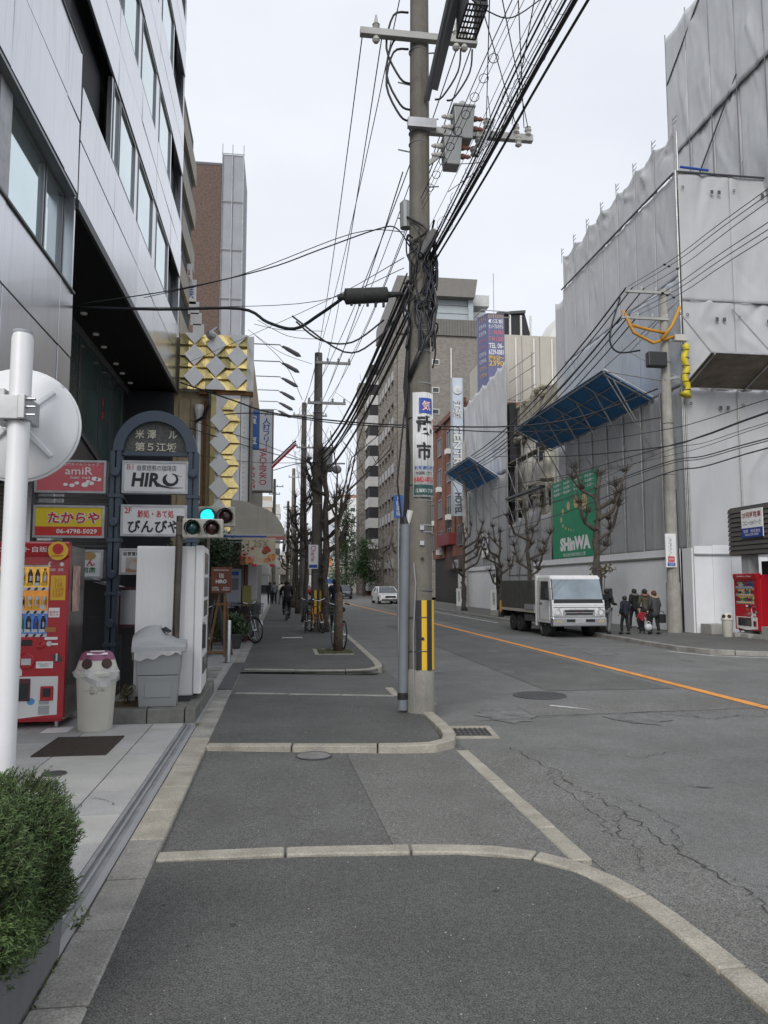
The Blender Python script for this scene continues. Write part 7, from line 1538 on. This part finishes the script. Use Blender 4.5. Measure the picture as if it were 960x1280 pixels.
# grey conduit pipe with cables
cdm = mat('conduit_grey', (.17, .19, .21), .5, var=.12, scale=3, streak=.3); q0, q1 = aY(503.5, 887, PY - .02), aY(507, 655, PY - .02)
MB().tube([q0, q0.lerp(q1, .5), q1], .062, 14).build('conduit', cdm, mp_, smooth=50); MB().tube([q0 + Z1 * .12, q0 + Z1 * .2], .065, 14).build('tape_band', black, mp_); MB().tube([q1, q1 + Z1 * .08], .068, 14).build('conduit_cap', black, mp_)
MB().tube([q1 + Vector((.02, -.03, .0)), q1 + Vector((.05, -.06, .16))], [.03, .04], 8).build('white_cap', pvc, mp_)
MB().tube([(PX - .1, PY - .14, 0), (PX - .11, PY - .15, .9), (PX - .08, PY - .15, 1.5), (PX - .1, PY - .14, 1.75)], .009, 8).build('thin_conduit', boxg, mp_)
b = MB()
for k in range(4): b.tube([q1 + Vector((-.02 + k * .015, 0, .05)), (PX - .17 + k * .012, PY - .06, 3.0), (PX - .16 - k * .01, PY - .07 + .02 * k, 3.9), (PX - .14, PY - .1, 4.7)], .014, 6)
b.build('riser_cables', cable, mp_)
MB().tube([q1 + Vector((-.05, -.04, .0)), q1 + Vector((-.11, -.06, .5)), q1 + Vector((-.06, -.06, 1.0)), (PX - .16, PY - .1, 3.9)], .012, 6).build('riser_loop', cable, mp_)
MB().tube([(PX - .14, PY - .1, 4.0), (PX - .05, PY - .2, 4.25), (PX + .14, PY - .16, 4.6), (PX + .2, PY - .1, 4.95), (PX + .12, PY - .1, 5.3)], .028, 8).build('wrapped_cable', black, mp_, smooth=True)
# shop sign bent round the pole
ss = thing('pole_sign', 'white curved shop sign with large black characters on the near pole', 'sign', (PX, PY - .15, 2.6), world=True)
zs0, zs1 = aY(525, 621, PY - .16).z, aY(525, 490, PY - .16).z; r0 = .152
def wrap(x, z, off=0.):  # a point of the sign's curved face from its flat layout (x along the arc)
    a = R(-90) + x / r0; return (PX + .01 + (r0 + off) * math.cos(a), PY + (r0 + off) * math.sin(a), z)
def wrapped(b, off):
    b.v = [wrap(x, z, off) for x, y, z in b.v]; return b
def wplate(x0, x1, z0, z1, off, m, name, n=16):
    b = MB()
    for i in range(n):
        xa, xb = x0 + (x1 - x0) * i / n, x0 + (x1 - x0) * (i + 1) / n; b.quad((xa, 0, z0), (xb, 0, z0), (xb, 0, z1), (xa, 0, z1))
    return wrapped(b, off).build(name, m, ss, smooth=True)
o = wplate(-.115, .155, zs0, zs1, .008, plain('sign_white_gloss', (.70, .70, .70), .3), 'plate'); o.modifiers.new('solid', 'SOLIDIFY').thickness = .008
def wtext(s_, x, z, w, h, m, off=.0195, bold=0.):
    o = text(None, s_, (0, 0, 0), X1, Z1, w, h, m, bold=bold, lift=0)
    me = o.data; o.parent = ss; bm = bmesh.new(); bm.from_mesh(me)
    for k in range(1, 14): bmesh.ops.bisect_plane(bm, geom=bm.verts[:] + bm.edges[:] + bm.faces[:], plane_co=(-w / 2 + w * k / 14, 0, 0), plane_no=(1, 0, 0))
    bmesh.ops.triangulate(bm, faces=bm.faces[:]); bm.to_mesh(me); bm.free()
    for v in me.vertices: v.co = Vector(wrap(v.co.x + x, v.co.z + z, off)) - WORLD[ss.name]
hs = zs1 - zs0
wplate(-.04, .12, zs1 - .26, zs1 - .07, .018, blueink, 'emblem'); wtext('気', .045, zs1 - .165, .11, .13, redink, .0195, .05); wtext('気', .045, zs1 - .165, .1, .12, whiteink, .0205, .0)
wtext('武', .02, zs0 + hs * .68, .19, .24, ink, .0195, .03); wtext('市', .02, zs0 + hs * .435, .17, .22, ink, .0195, .03); wtext('焼\n鳥', .135, zs0 + hs * .7, .03, .14, redink)
wtext('新鮮居酒屋', .02, zs0 + hs * .275, .22, .045, blueink, .0195, .03); wtext('地鶏鍋とサケ', .02, zs0 + hs * .225, .2, .045, ink); wtext('6862-0715', .02, zs0 + hs * .165, .23, .06, redink, .0195, .02)
wplate(-.1, .145, zs0 + .025, zs0 + hs * .115, .018, plain('sign_green', (.01, .06, .055), .4), 'green_band'); wtext('江坂町1丁目', .02, zs0 + hs * .06, .2, .045, whiteink)
for z in (zs0 + .15, zs1 - .3): MB().torus((PX + .01, PY, z), .15, .006, Z1, 20, 4, R(60), R(320)).build('strap', black, ss)
ssn = thing('street_sign', 'small blue vertical sign with white lettering left of the near pole', 'sign', (PX - .35, PY + 8, 2.4)); c = aY(498, 633, PY + 8)
ssn.location = (c.x, c.y, 0); MB().box(-.1, .1, 0, .02, c.z - .26, c.z + .26).build('plate', plain('sign_blue', (.03, .13, .42), .4), ssn); text(ssn, 'P\n駐\n車\n場', (0, -.002, c.z), X1, Z1, .11, .44, whiteink); MB().cyl((0, .05, -.09), (0, .05, c.z + .3), .025, 8).build('post', galv, ssn)
# upper fittings
b = MB(); z = aY(525, 57, PY).z; xa, xb = aY(450, 57, PY - .14).x, aY(596, 62, PY - .14).x; b.box(xa, xb, PY - .19, PY - .1, z - .045, z + .045); b.build('cross_arm', armm, mp_, bevel=.005)
for px in (570, 580, 470): 
    x = aY(px, 57, PY - .14).x; MB().lathe([(.03, 0), (.05, .03), (.03, .05), (.05, .07), (.03, .09), (.018, .16), (.012, .2)], (x, PY - .145, z + .045), 10).build('insulator', porc, mp_); MB().lathe([(.035, 0), (.05, -.05), (.03, -.08)], (x, PY - .145, z - .045), 10).build('insulator', porc, mp_)
p, q = aY(541, 112, PY - .2), aY(576, -30, PY - .9)
b = MB(); b.bar(p, q, .09, .12); b.bar(p + Vector((-.07, .05, -.12)), q + Vector((-.07, .05, 0)), .05, .08); b.build('cable_trough', darkgrey, mp_)
p, q = aY(577, 2, PY - .9), aY(600, 34, PY - .9); x0, x1, zb0, zb1 = p.x - .02, q.x, q.z, p.z + .5
b = MB(); y0, y1 = PY - 1.25, PY - .7; b.box(x0, x0 + .02, y0, y1, zb0, zb1); b.box(x1 - .02, x1, y0, y1, zb0, zb1); b.box(x0, x1, y0, y0 + .02, zb0 + .06, zb1); b.build('cradle_side', black, mp_)
b = MB(); n = 6
for i in range(n + 1):
    f = i / n; b.box(x0 + (x1 - x0) * f - .008, x0 + (x1 - x0) * f + .008, y0, y1, zb0 - .006, zb0); b.box(x0, x1, y0 + (y1 - y0) * f - .014, y0 + (y1 - y0) * f + .014, zb0 - .012, zb0 - .0065)
b.build('cradle_mesh', black, mp_)
z = 7.24; MB().box(PX + .1, PX + 1.5, PY - .06, PY + .02, z - .045, z + .045).build('side_arm', armm, mp_, bevel=.005); MB().bar((PX + .12, PY - .03, z - .45), (PX + .55, PY - .03, z - .06), .05).build('arm_brace', armm, mp_); MB().box(PX - .16, PX + .2, PY - .2, PY - .12, z - .06, z + .06).build('clamp', galv, mp_)
def switchbox(px, py, s):
    c = aY(px, py, PY - .3); b = MB(); w, h = .12 * s, .2 * s
    b.hexa([(c.x - w * .8, c.y - .1, c.z - h), (c.x + w * .8, c.y - .1, c.z - h), (c.x + w * .8, c.y + .1, c.z - h), (c.x - w * .8, c.y + .1, c.z - h)], [(c.x - w, c.y - .12, c.z + h * .8), (c.x + w, c.y - .12, c.z + h * .8), (c.x + w, c.y + .12, c.z + h * .8), (c.x - w, c.y + .12, c.z + h * .8)])
    b.box(c.x - w * 1.08, c.x + w * 1.08, c.y - .13, c.y + .13, c.z + h * .8, c.z + h * .95); b.build('switch_box', boxg, mp_, bevel=.012); MB().lathe([(.045, 0), (.045, .08), (.03, .1)], (c.x, c.y, c.z + h * .95), 10).build('box_cap', galv, mp_)
    for k in range(2):
        for s_ in (-1, 1): MB().lathe([(.03, 0), (.038, .04), (.022, .08), (.03, .1), (.012, .14)], (c.x + s_ * w * .95, c.y, c.z + h * (.45 - .6 * k)), 8, (s_, 0, 0)).build('bushing', porc if s_ < 0 else plain('bushing_brown', (.2, .08, .05), .3), mp_)
switchbox(578, 157, 1.1); switchbox(564, 192, .95)
for px, py in ((645, 162), (660, 165), (648, 178), (608, 155), (603, 168), (598, 178), (592, 190)):
    c = aY(px, py, PY - .05); MB().lathe([(.02, -.06), (.045, -.04), (.03, -.01), (.048, .02), (.03, .045), (.04, .06), (.01, .075)], c, 10).build('insulator', porc, mp_)
p, q = aY(617, 150, PY - .1), aY(596, 195, PY - .1); MB().bar(p, q, .05).build('fuse_rack', galv, mp_)
c = aY(507, 270, PY); MB().lathe([(.07, -.16), (.075, .16), (.05, .19)], c, 12).build('junction_box', boxg, mp_); 
p, q = aY(545, 288, PY - .22), aY(523, 322, PY - .12); MB().bar(p, q, .1, .1).build('closure', mat('closure_grey', (.12, .12, .12), .6), mp_, bevel=.02)
for i in range(7): 
    zz_ = 5.6 + i * .45; s = -1 if i % 2 else 1; MB().cyl((PX + s * .1, PY, zz_), (PX + s * .26, PY - .02, zz_ + .01), .009, 6).build('step_bolt', galv, mp_)
for zz_ in (8.1, 8.25, 8.6):
    MB().tube(spl([(PX - .13, PY - .05, zz_ + .2), (PX - .33, PY - .1, zz_ + .1), (PX - .42, PY - .1, zz_ - .35), (PX - .25, PY - .12, zz_ - .75), (PX - .12, PY - .1, zz_ - .8)]), .014, 6).build('jumper', cable, mp_, smooth=True)
for x in (2.2, 2.35): MB().tube(spl([(x, PY - .15, 8.3), (x - .05, PY - .2, 7.95), (x - .25, PY - .2, 7.6), (x - .35, PY - .2, 7.55)]), .012, 6).build('jumper', cable, mp_, smooth=True)
rr = random.Random(12)
for i in range(34):   # tangle of cables lashed to the pole
    a0, z0 = rr.uniform(-2.6, .4), rr.uniform(4.55, 5.7); P = []
    for k in range(6):
        a = a0 + k * rr.uniform(-.12, .2); r0_ = rr.uniform(.15, .24); P.append((PX + r0_ * math.cos(a), PY + r0_ * math.sin(a), z0 + (k - 2.5) * rr.uniform(.08, .2)))
    MB().tube(spl(P), rr.uniform(.006, .017), 6).build('lashed_cable', cable if i % 9 else plain('cable_bluish', (.02, .028, .05), .5), mp_, smooth=True)
# ------------------------------------------------------------------ other poles
def upole(label, x, y, h, r, arms=(), rz=0):
    t = thing('utility_pole', label, 'utility pole', (x, y, 0), world=True)
    MB().tube([(x, y, 0), (x, y, h * .5), (x, y, h)], [r, r * .86, r * .66], 16).build('pole', polecl if x > 5 else polec, t, smooth=50)
    for z, a, b_ in arms:
        MB().box(x + a, x + b_, y - .16, y - .08, z - .04, z + .04).build('cross_arm', armm, t)
        for k in range(4):
            xx = x + a + (b_ - a) * (.04 + .92 * k / 3); MB().lathe([(.02, 0), (.045, .03), (.03, .06), (.045, .09), (.015, .13)], (xx, y - .12, z + .04), 8).build('insulator', porc, t)
    for z in (h * .2, h * .45, h * .6, h * .78): MB().torus((x, y, z), r * .9, .012, Z1, 16, 4).build('band', galv, t)
    return t
p2 = upole('second concrete pole along the left pavement with a street lamp and transformer', 1.17, 24.9, 9.1, .19, ((8.75, -.1, 1.05), (7.4, -.35, .9)))
b = MB(); b.box(1.3, 1.65, 24.75, 25.05, 5.15, 5.95); b.build('transformer', boxg, p2, bevel=.03); MB().tube([(1.2, 24.8, 5.35), (1.9, 24.7, 5.4), (2.05, 24.7, 5.4)], .03, 6).build('lamp_arm', galv, p2); MB().ball((1.78, 24.7, 5.2), .16, 10, 7, 1, 1, .9).build('street_lamp', plain('lamp_glass', (.3, .31, .32), .2), p2)
A, B = aY(387, 681, 24.68), aY(396, 711, 24.68); MB().box(A.x - .03, B.x + .04, 24.66, 24.7, B.z, A.z).build('sign_plate', whiteink, p2); text(p2, 'Cherie', ((A.x + B.x) / 2, 24.655, (A.z + B.z) / 2 + .1), (0, 0, -1), X1, .5, .16, redink); flat(p2, ((A.x + B.x) / 2, 24.655, B.z + .08), X1, Z1, .26, .1, blueink)
for i in range(4): MB().box(1.0 + i * .085, 1.08 + i * .085, 24.69, 24.72, .55, 1.3).build('guard_stripe', yellow if i % 2 else black, p2)
p = aY(380, 740, 40); upole('third concrete pole along the left pavement, taller behind the bare trees', 1.15, 40, 11.0, .19, ((10.3, -.6, 1.2), (8.6, -.4, .6)))
upole('fourth concrete pole far along the left pavement', aY(365.5, 740, 60).x, 60, 10.5, .19, ((9.8, -.4, .8),)); upole('most distant concrete pole on the left', aY(359, 740, 84).x, 84, 10.5, .19, ((9.8, -.5, .5),)); 
upole('distant concrete pole behind the awning', aY(347, 640, 70).x - .3, 70, 11, .18, ((10.3, -.8, .8), (9.6, -.5, .5)))
upole('concrete pole at the end of the grey sheeting by the brick building', 12.15, 49.8, 11.0, .2, ((9.3, -.9, .9),))
RX, RY = 12.2, 22.75
rp = upole('concrete utility pole with orange wire covers before the sheeted corner', RX, RY, 11.0, .19, ((10.85, -1.35, .25), (9.98, -1.5, .1)))
MB().tube([(RX, RY, 0), (RX, RY, 1.55)], [.225, .21], 18).build('base_collar', polecl, rp, smooth=40)
orange = plain('wire_cover_orange', (.55, .26, .02), .5); covy = plain('guard_yellow', (.62, .5, .02), .5)
for P in ([(RX - 1.45, RY - .12, 10.2), (RX - 1.2, RY - .1, 9.75), (RX - .6, RY - .15, 9.6), (RX - .1, RY - .2, 9.5)], [(RX - 1.4, RY - .12, 10.1), (RX - 1.1, RY - .1, 9.5), (RX - .5, RY - .2, 9.15), (RX + .2, RY - .2, 9.4)], [(RX - .25, RY - .3, 9.25), (RX + .1, RY - .3, 9.7), (RX + .4, RY - .3, 10.35)]): MB().tube(P, .05, 8).build('wire_cover', orange, rp, smooth=True)
b = MB(); zz = [9.15 - .13 * i for i in range(14)]; b.tube([(RX + .55 + .05 * math.sin(i * 1.3), RY - .25, z) for i, z in enumerate(zz)], [.10 + .015 * math.sin(i * 2.1) for i in range(13)] + [.2], 10); b.build('guard_sheet', covy, rp, smooth=True)
for i in range(6): MB().torus((RX + .55, RY - .25, 8.95 - .26 * i), .115, .012, Z1, 14, 4).build('guard_tie', black, rp)
MB().box(RX - .75, RX - .1, RY - .35, RY - .1, 8.35, 8.85).build('junction_box', black, rp, bevel=.05); MB().box(RX + .2, RX + .65, RY - .3, RY - .1, 9.25, 9.45).build('insulator_block', porc, rp); MB().bar((RX - .1, RY - .1, 8.0), (RX + .6, RY - .1, 8.15), .08).build('bracket', galv, rp)
A, B = aY(832, 667, RY - .22), aY(844, 709, RY - .22); MB().box(A.x - .02, B.x + .05, RY - .23, RY - .2, B.z, A.z).build('sign_plate', whiteink, rp); mx_ = (A.x + B.x) / 2 + .015
text(rp, '医療法人\nクリニック', (mx_ - .03, RY - .232, A.z - .4), (0, 0, -1), X1, .62, .12, grey); flat(rp, (mx_, RY - .232, B.z + .25), X1, Z1, .22, .17, redink, 'red_field'); flat(rp, (mx_, RY - .232, B.z + .09), X1, Z1, .26, .11, blueink, 'blue_field'); text(rp, '内科', (mx_, RY - .235, B.z + .25), X1, Z1, .16, .1, whiteink); text(rp, '江坂町', (mx_, RY - .235, B.z + .09), X1, Z1, .2, .06, whiteink)
MB().tube([(RX + .28, RY + .05, 0), (RX + .22, RY + .05, 2.6), (RX + .2, RY + .05, 4.5)], .045, 8).build('conduit', black, rp)
# ================================================================== CABLES
def wire(pts, r, label, group, sag=None, name='overhead_cable', n=10, m=None, sub=5):
    P = [Vector(p) for p in pts]
    if sag is not None:
        a, c = P[0], P[-1]; P = [a.lerp(c, i / n) - Z1 * (sag * 4 * (i / n) * (1 - i / n)) for i in range(n + 1)]
    else:   # smooth curve through the points
        Q = []
        for i in range(len(P) - 1):
            p0, p1, p2_, p3 = P[max(i - 1, 0)], P[i], P[i + 1], P[min(i + 2, len(P) - 1)]
            for k in range(sub):
                t = k / sub; Q.append(.5 * ((2 * p1) + (p2_ - p0) * t + (2 * p0 - 5 * p1 + 4 * p2_ - p3) * t * t + (3 * p1 - p0 - 3 * p2_ + p3) * t ** 3))
        P = Q + [P[-1]]
    o = MB().tube(P, r, 5).build(name, m or cable, None, smooth=True); tag(o, label, 'cable', group); return o
L1, G1 = 'thick black telephone cable of the bundle running overhead past the near pole', 'thick cable bundle overhead'
L2, G2 = 'thin black wire beside the thick bundle running overhead past the near pole', 'thin wires of the overhead bundle'
L3, G3 = 'thin high power wire strung between the near pole and the poles beyond', 'high power wires'
L4, G4 = 'black cable hanging from the near pole to the second pole on the left', 'cables between the left poles'
L5, G5 = 'power wire strung along the right pole at its upper cross arms', 'upper wires of the right pole'
L6, G6 = 'black cable crossing the right pole at half its height', 'lower cables of the right pole'
rr = random.Random(21)
def toward(px, py, X, qx, qy, r, L, G):  # from the pole past a near point and on over the camera
    q = aX(qx, qy, 1.86); q = aY(qx, qy, PY - .15); p = aX(px, py, X); e = p + (p - q) * 2.4; e.z = p.z + .6
    return wire([q, q.lerp(p, .5) - Z1 * .02, p, p.lerp(e, .5) - Z1 * .12, e], r, L, G)
for px, X, qx, qy, r in ((735, 2.16, 541, 330, .012), (719, 2.1, 538, 324, .02), (707, 2.06, 536, 322, .01)): toward(px, 0, X, qx, qy, r, {735: 'rightmost', 719: 'thickest middle', 707: 'slimmer left'}[px] + ' cable of the heavy black bundle overhead at the near pole', G1)
for px, X, qx, qy, r in ((714, 2.12, 538, 318, .006), (703, 2.06, 534, 312, .004), (697, 2.05, 533, 330, .004), (689, 2.0, 531, 326, .009), (683, 2.0, 530, 322, .006), (676, 2.0, 529, 300, .003), (655, 1.96, 528, 262, .003), (648, 1.95, 527, 255, .003), (640, 1.95, 526, 248, .005)): toward(px, 0, X, qx, qy, r, {714: 'rightmost thin', 703: 'second from right thin', 697: 'third from right thin', 689: 'fourth from right, thicker', 683: 'middle', 676: 'fourth from left, finest', 655: 'third from left, ring hung', 648: 'second from left, ring hung', 640: 'leftmost, ring hung'}[px] + ' wire of the overhead bundle at the near pole', G2)
# hanger rings along two of the bundles
hr = MB()
for k in range(9):
    t = .12 + .085 * k; p = aY(527, 252, PY - .15).lerp(aX(650, 0, 1.95), t); hr.torus(p - Z1 * .04, .045, .004, Vector((.25, 1, .1)), 12, 4)
for k in range(22):
    t = .1 + .045 * k; p = aY(533, 318, PY - .15).lerp(aX(700, 0, 2.05), t); hr.torus(p + Vector((.02, 0, -.02)), .05 + .02 * (k % 3), .0025, Vector((.2, 1, .1)), 12, 3, rr.uniform(0, 2), rr.uniform(4, 6))
hr = hr.build('cable_hanger', cable); tag(hr, 'small wire hanger rings looped along the thin overhead wires', 'hanger rings'); hr['kind'] = 'stuff'
for i, (z0, z1, x0, x1, r) in enumerate(((5.3, 5.75, -.12, .02, .022), (5.2, 5.65, -.1, .05, .03), (5.05, 5.4, -.14, -.02, .02), (4.95, 5.25, -.1, .0, .016), (4.85, 5.05, -.05, .08, .02), (5.4, 6.0, -.13, .1, .01), (4.75, 4.9, -.08, .05, .012), (5.1, 5.5, .0, .12, .012))):
    wire([(PX + x0, PY + .1, z0), (1.17 + x1, 24.75, z1)], r, L4, G4, sag=.32 + .05 * (i % 3)); wire([(1.17 + x1, 24.9, z1), (1.15 + x1, 40, z1 + .15)], r, 'black cable hanging between the second and third poles on the left', 'cables beyond the second pole', sag=.35); wire([(1.15 + x1, 40, z1 + .15), (aY(365.5, 740, 60).x + x1, 60, z1 + .3)], r, 'black cable hanging between the second and third poles on the left' if 0 else 'black cable hanging beyond the third pole on the left', 'cables beyond the third pole', sag=.4)
for i, (xa, za, xb, zb) in enumerate(((.95, 8.46, 1.1, 8.85), (1.2, 8.46, 1.45, 8.85), (2.2, 8.46, 1.8, 8.85), (2.38, 8.46, 2.15, 8.85), (1.55, 9.6, 1.2, 9.2), (1.75, 7.3, .85, 7.5), (2.0, 7.2, 1.5, 7.5), (1.45, 6.6, 1.0, 6.9))):
    wire([(xa, PY - .14, za), (xb, 24.78, zb)], .008, ('leftmost wire from the top cross arm', 'second wire from the left on the top cross arm', 'second wire from the right on the top cross arm', 'rightmost wire from the top cross arm', 'highest wire at the top', 'left wire from the switch box arm', 'right wire from the switch box arm', 'lowest thin wire, under the switch box arm,')[i] + ' of the near pole', G3, sag=.35); wire([(xb, 24.78, zb), (xb - .3, 40, zb + 1.5)], .008, 'thin high wire strung beyond the second pole on the left', 'high wires beyond the second pole', sag=.4); wire([(xb - .3, 40, zb + 1.5), (2.2 + xb * .3, 84, 9.9)], .01, 'thin high wire strung beyond the third pole on the left', 'high wires beyond the third pole', sag=.4)
for px, py, qx in ((645, 162, 600), (660, 165, 628), (608, 155, 612), (640, 160, 668), (655, 165, 648)):
    p = aY(px, py - 5, PY - .05); q = aY(qx, 0, 6.6); e = p + (q - p) * 5; wire([p, q, e], .006, 'fine wire rising from the insulators of the side arm', 'fine wires above the side arm')
wire([aY(590, 0, 8.0), aY(610, 14, 8), aY(640, 22, 8), aY(680, -4, 8)], .008, 'slack dark wire loop at the top between the cables', None)
for px, py, qx, qy in ((560, 240, 640, 120), (575, 205, 622, 160), (592, 196, 610, 120)): wire([aY(px, py, 9), aY((px + qx) / 2 + 12, (py + qy) / 2 + 16, 8.9), aY(qx, qy, 8.8)], .005, 'thin looped jumper wire around the switch boxes', 'jumper wires by the switch boxes')
# service cables from the near pole across to the buildings on the left
bk = aX(97, 384, -3.3); Yl = lambda px: bk.y + (9.2 - bk.y) * (px - 97) / (430 - 97)
wire([bk] + [aY(px, py, Yl(px)) for px, py in ((200, 387), (300, 386), (335, 403), (368, 411), (398, 394), (428, 373))], .022, 'heavy black service cable from the silver building to the near pole', None)
sc_ = thing('splice_case', 'black cable splice case hanging left of the near pole', 'splice case', aY(458, 370, 9.2))
MB().tube([(-.36, 0, -.03), (-.28, 0, -.025), (-.26, 0, -.02), (.26, 0, .03), (.28, 0, .03), (.45, 0, .05)], [.03, .045, .1, .095, .04, .025], 14).build('case', mat('splice_black', (.03, .032, .03), .7, var=.3, scale=20, bump=.4), sc_, smooth=40)
for k in range(5): MB().box(-.2 + .1 * k, -.17 + .1 * k, -.02, .02, -.13, -.07).build('clip', black, sc_)
for P, r in ((((180, 372), (300, 344), (440, 292), (505, 290)), .006), (((100, 380), (220, 362), (330, 337), (400, 312), (470, 287), (495, 285), (512, 308)), .009), (((100, 384), (250, 384), (400, 376), (505, 335)), .005)):
    wire([aY(px, py, 12.4 + (9.15 - 12.4) * max(0, min(1, (px - 100) / 410))) for px, py in P], r, 'thin service wire slanting up from the silver building to the near pole', 'thin service wires on the left')
for k, (px, py) in enumerate(((185, 371), (240, 358), (290, 347))):
    pass
for P, r in ((((370, 402), (400, 425), (440, 428), (480, 400)), .012), (((365, 395), (430, 440), (470, 425), (505, 385)), .012)): wire([aY(px, py, 9.4) for px, py in P], r, 'slack black cable looping below the splice case', 'slack cables below the splice case')
def span(P, Y0, Y1, r, L, G): 
    x0, x1 = P[0][0], P[-1][0]; wire([aY(px, py, Y0 + (Y1 - Y0) * (px - x0) / (x1 - x0)) for px, py in P], r, L, G)
span(((225, 478), (290, 500), (340, 516), (430, 527), (520, 532), (640, 533), (730, 520), (822, 486)), 24.2, 22.7, .025, 'black cable spanning the street from the pachinko hall to the right pole', None)
span(((280, 518), (330, 517), (420, 529), (540, 536), (640, 540), (740, 535), (826, 522)), 24.2, 22.7, .018, 'second lower black cable spanning the street below the first', None)
for P, Y0, r in ((((237, 535), (300, 555), (345, 568), (396, 580)), 24.3, .014), (((237, 525), (320, 552), (396, 582)), 24.3, .01), (((238, 568), (320, 578), (396, 578)), 24.3, .008), (((342, 588), (370, 580), (396, 578)), 25.8, .014), (((318, 418), (356, 455), (378, 500)), 27, .01), (((310, 412), (350, 440), (390, 455)), 27, .008), (((318, 405), (350, 412), (404, 414)), 27, .01), (((322, 400), (360, 420), (400, 424)), 27, .01)): span(P, Y0, 24.8, r, 'thin black drop wire from the pachinko hall to the poles on the left', 'drop wires at the pachinko hall')
span(((208, 465), (300, 425), (410, 375), (505, 322)), 23.8, 9.3, .006, 'fine stay wire slanting from the silver building corner up to the near pole', None)
bb_ = thing('striped_pole_cover', 'red and white striped guard tube slanting left of the second pole', 'guard tube', aY(355, 567, 24)); p, q = aY(340, 582, 24) - bb_.location, aY(370, 553, 24) - bb_.location
for k in range(3): MB().cyl(p + Vector((0, .06 * k, .07 * k - .07)), q + Vector((0, .06 * k, .07 * k - .07)), .035, 6).build('tube', (redink, whiteink, plain('maroon', (.1, .02, .03), .4))[k], bb_)
# wires of the right pole
for i, (dx, z, zr) in enumerate(((-1.3, 10.98, 0), (-1.1, 10.98, 0), (-.7, 10.98, 0), (-1.42, 10.1, 0), (-1.2, 10.1, 0), (-.9, 10.1, 0))):
    p = Vector((RX + dx, RY - .12, z)); wire([p, Vector((12.15 - .8 + .3 * (i % 3), 49.7, 9.4 - .6 * (i // 3)))], .022 if i % 3 else .03, L5, G5, sag=.9); on = ('outer', 'middle', 'inner')[i % 3] + (' upper' if i < 3 else ' lower'); col.objects[-1]['label'] = on + ' power wire running from the right pole arms down the street'; e = aY(960, (236, 243, 252, 278, 287, 296)[i], 11); e2 = e + (e - p) * 1.5; wire([p, p.lerp(e, .5) - Z1 * .1, e, e2], .009, on + ' power wire from the right pole arms to the right picture edge', G5)
    for t in (.42,): c = p.lerp(e, t) - Z1 * .1; o = MB().ball(c, .03, 6, 4, 1.6, 1, 1).build('wire_spacer', black); tag(o, 'tiny black spacer clipped on a right side power wire', 'wire spacer', 'spacers on the right wires')
for i, (yl, yp, yr, r) in enumerate(((560, 538, 499, .012), (570, 559, 515, .02), (606, 560, 516, .016), (604, 572, 531, .008), (640, 580, 548, .016), (641, 583, 551, .012), (660, 594, 560, .018), (640, 566, 528, .008))):
    p = aY(826, yp, RY - .2); a = aX(640, yl, 12.15); e = aY(960, yr, 14.5); e2 = e + (e - p) * 1.2
    wire([a + (a - p) * .25, a, a.lerp(p, .5) - Z1 * .15, p, p.lerp(e, .5) - Z1 * .06, e, e2], r, ('topmost', 'third from top', 'second from top, thicker', 'fifth from top, thin', 'sixth from top', 'seventh from top', 'lowest', 'fourth from top, thin')[i] + ' of the dark cables passing the middle of the right pole', G6)
wire([aY(775, 372, RY), aY(762, 420, RY), aY(772, 440, RY), aY(800, 438, RY)], .03, 'black cable loop hanging beside the right pole', None)
for k in range(12):
    pass
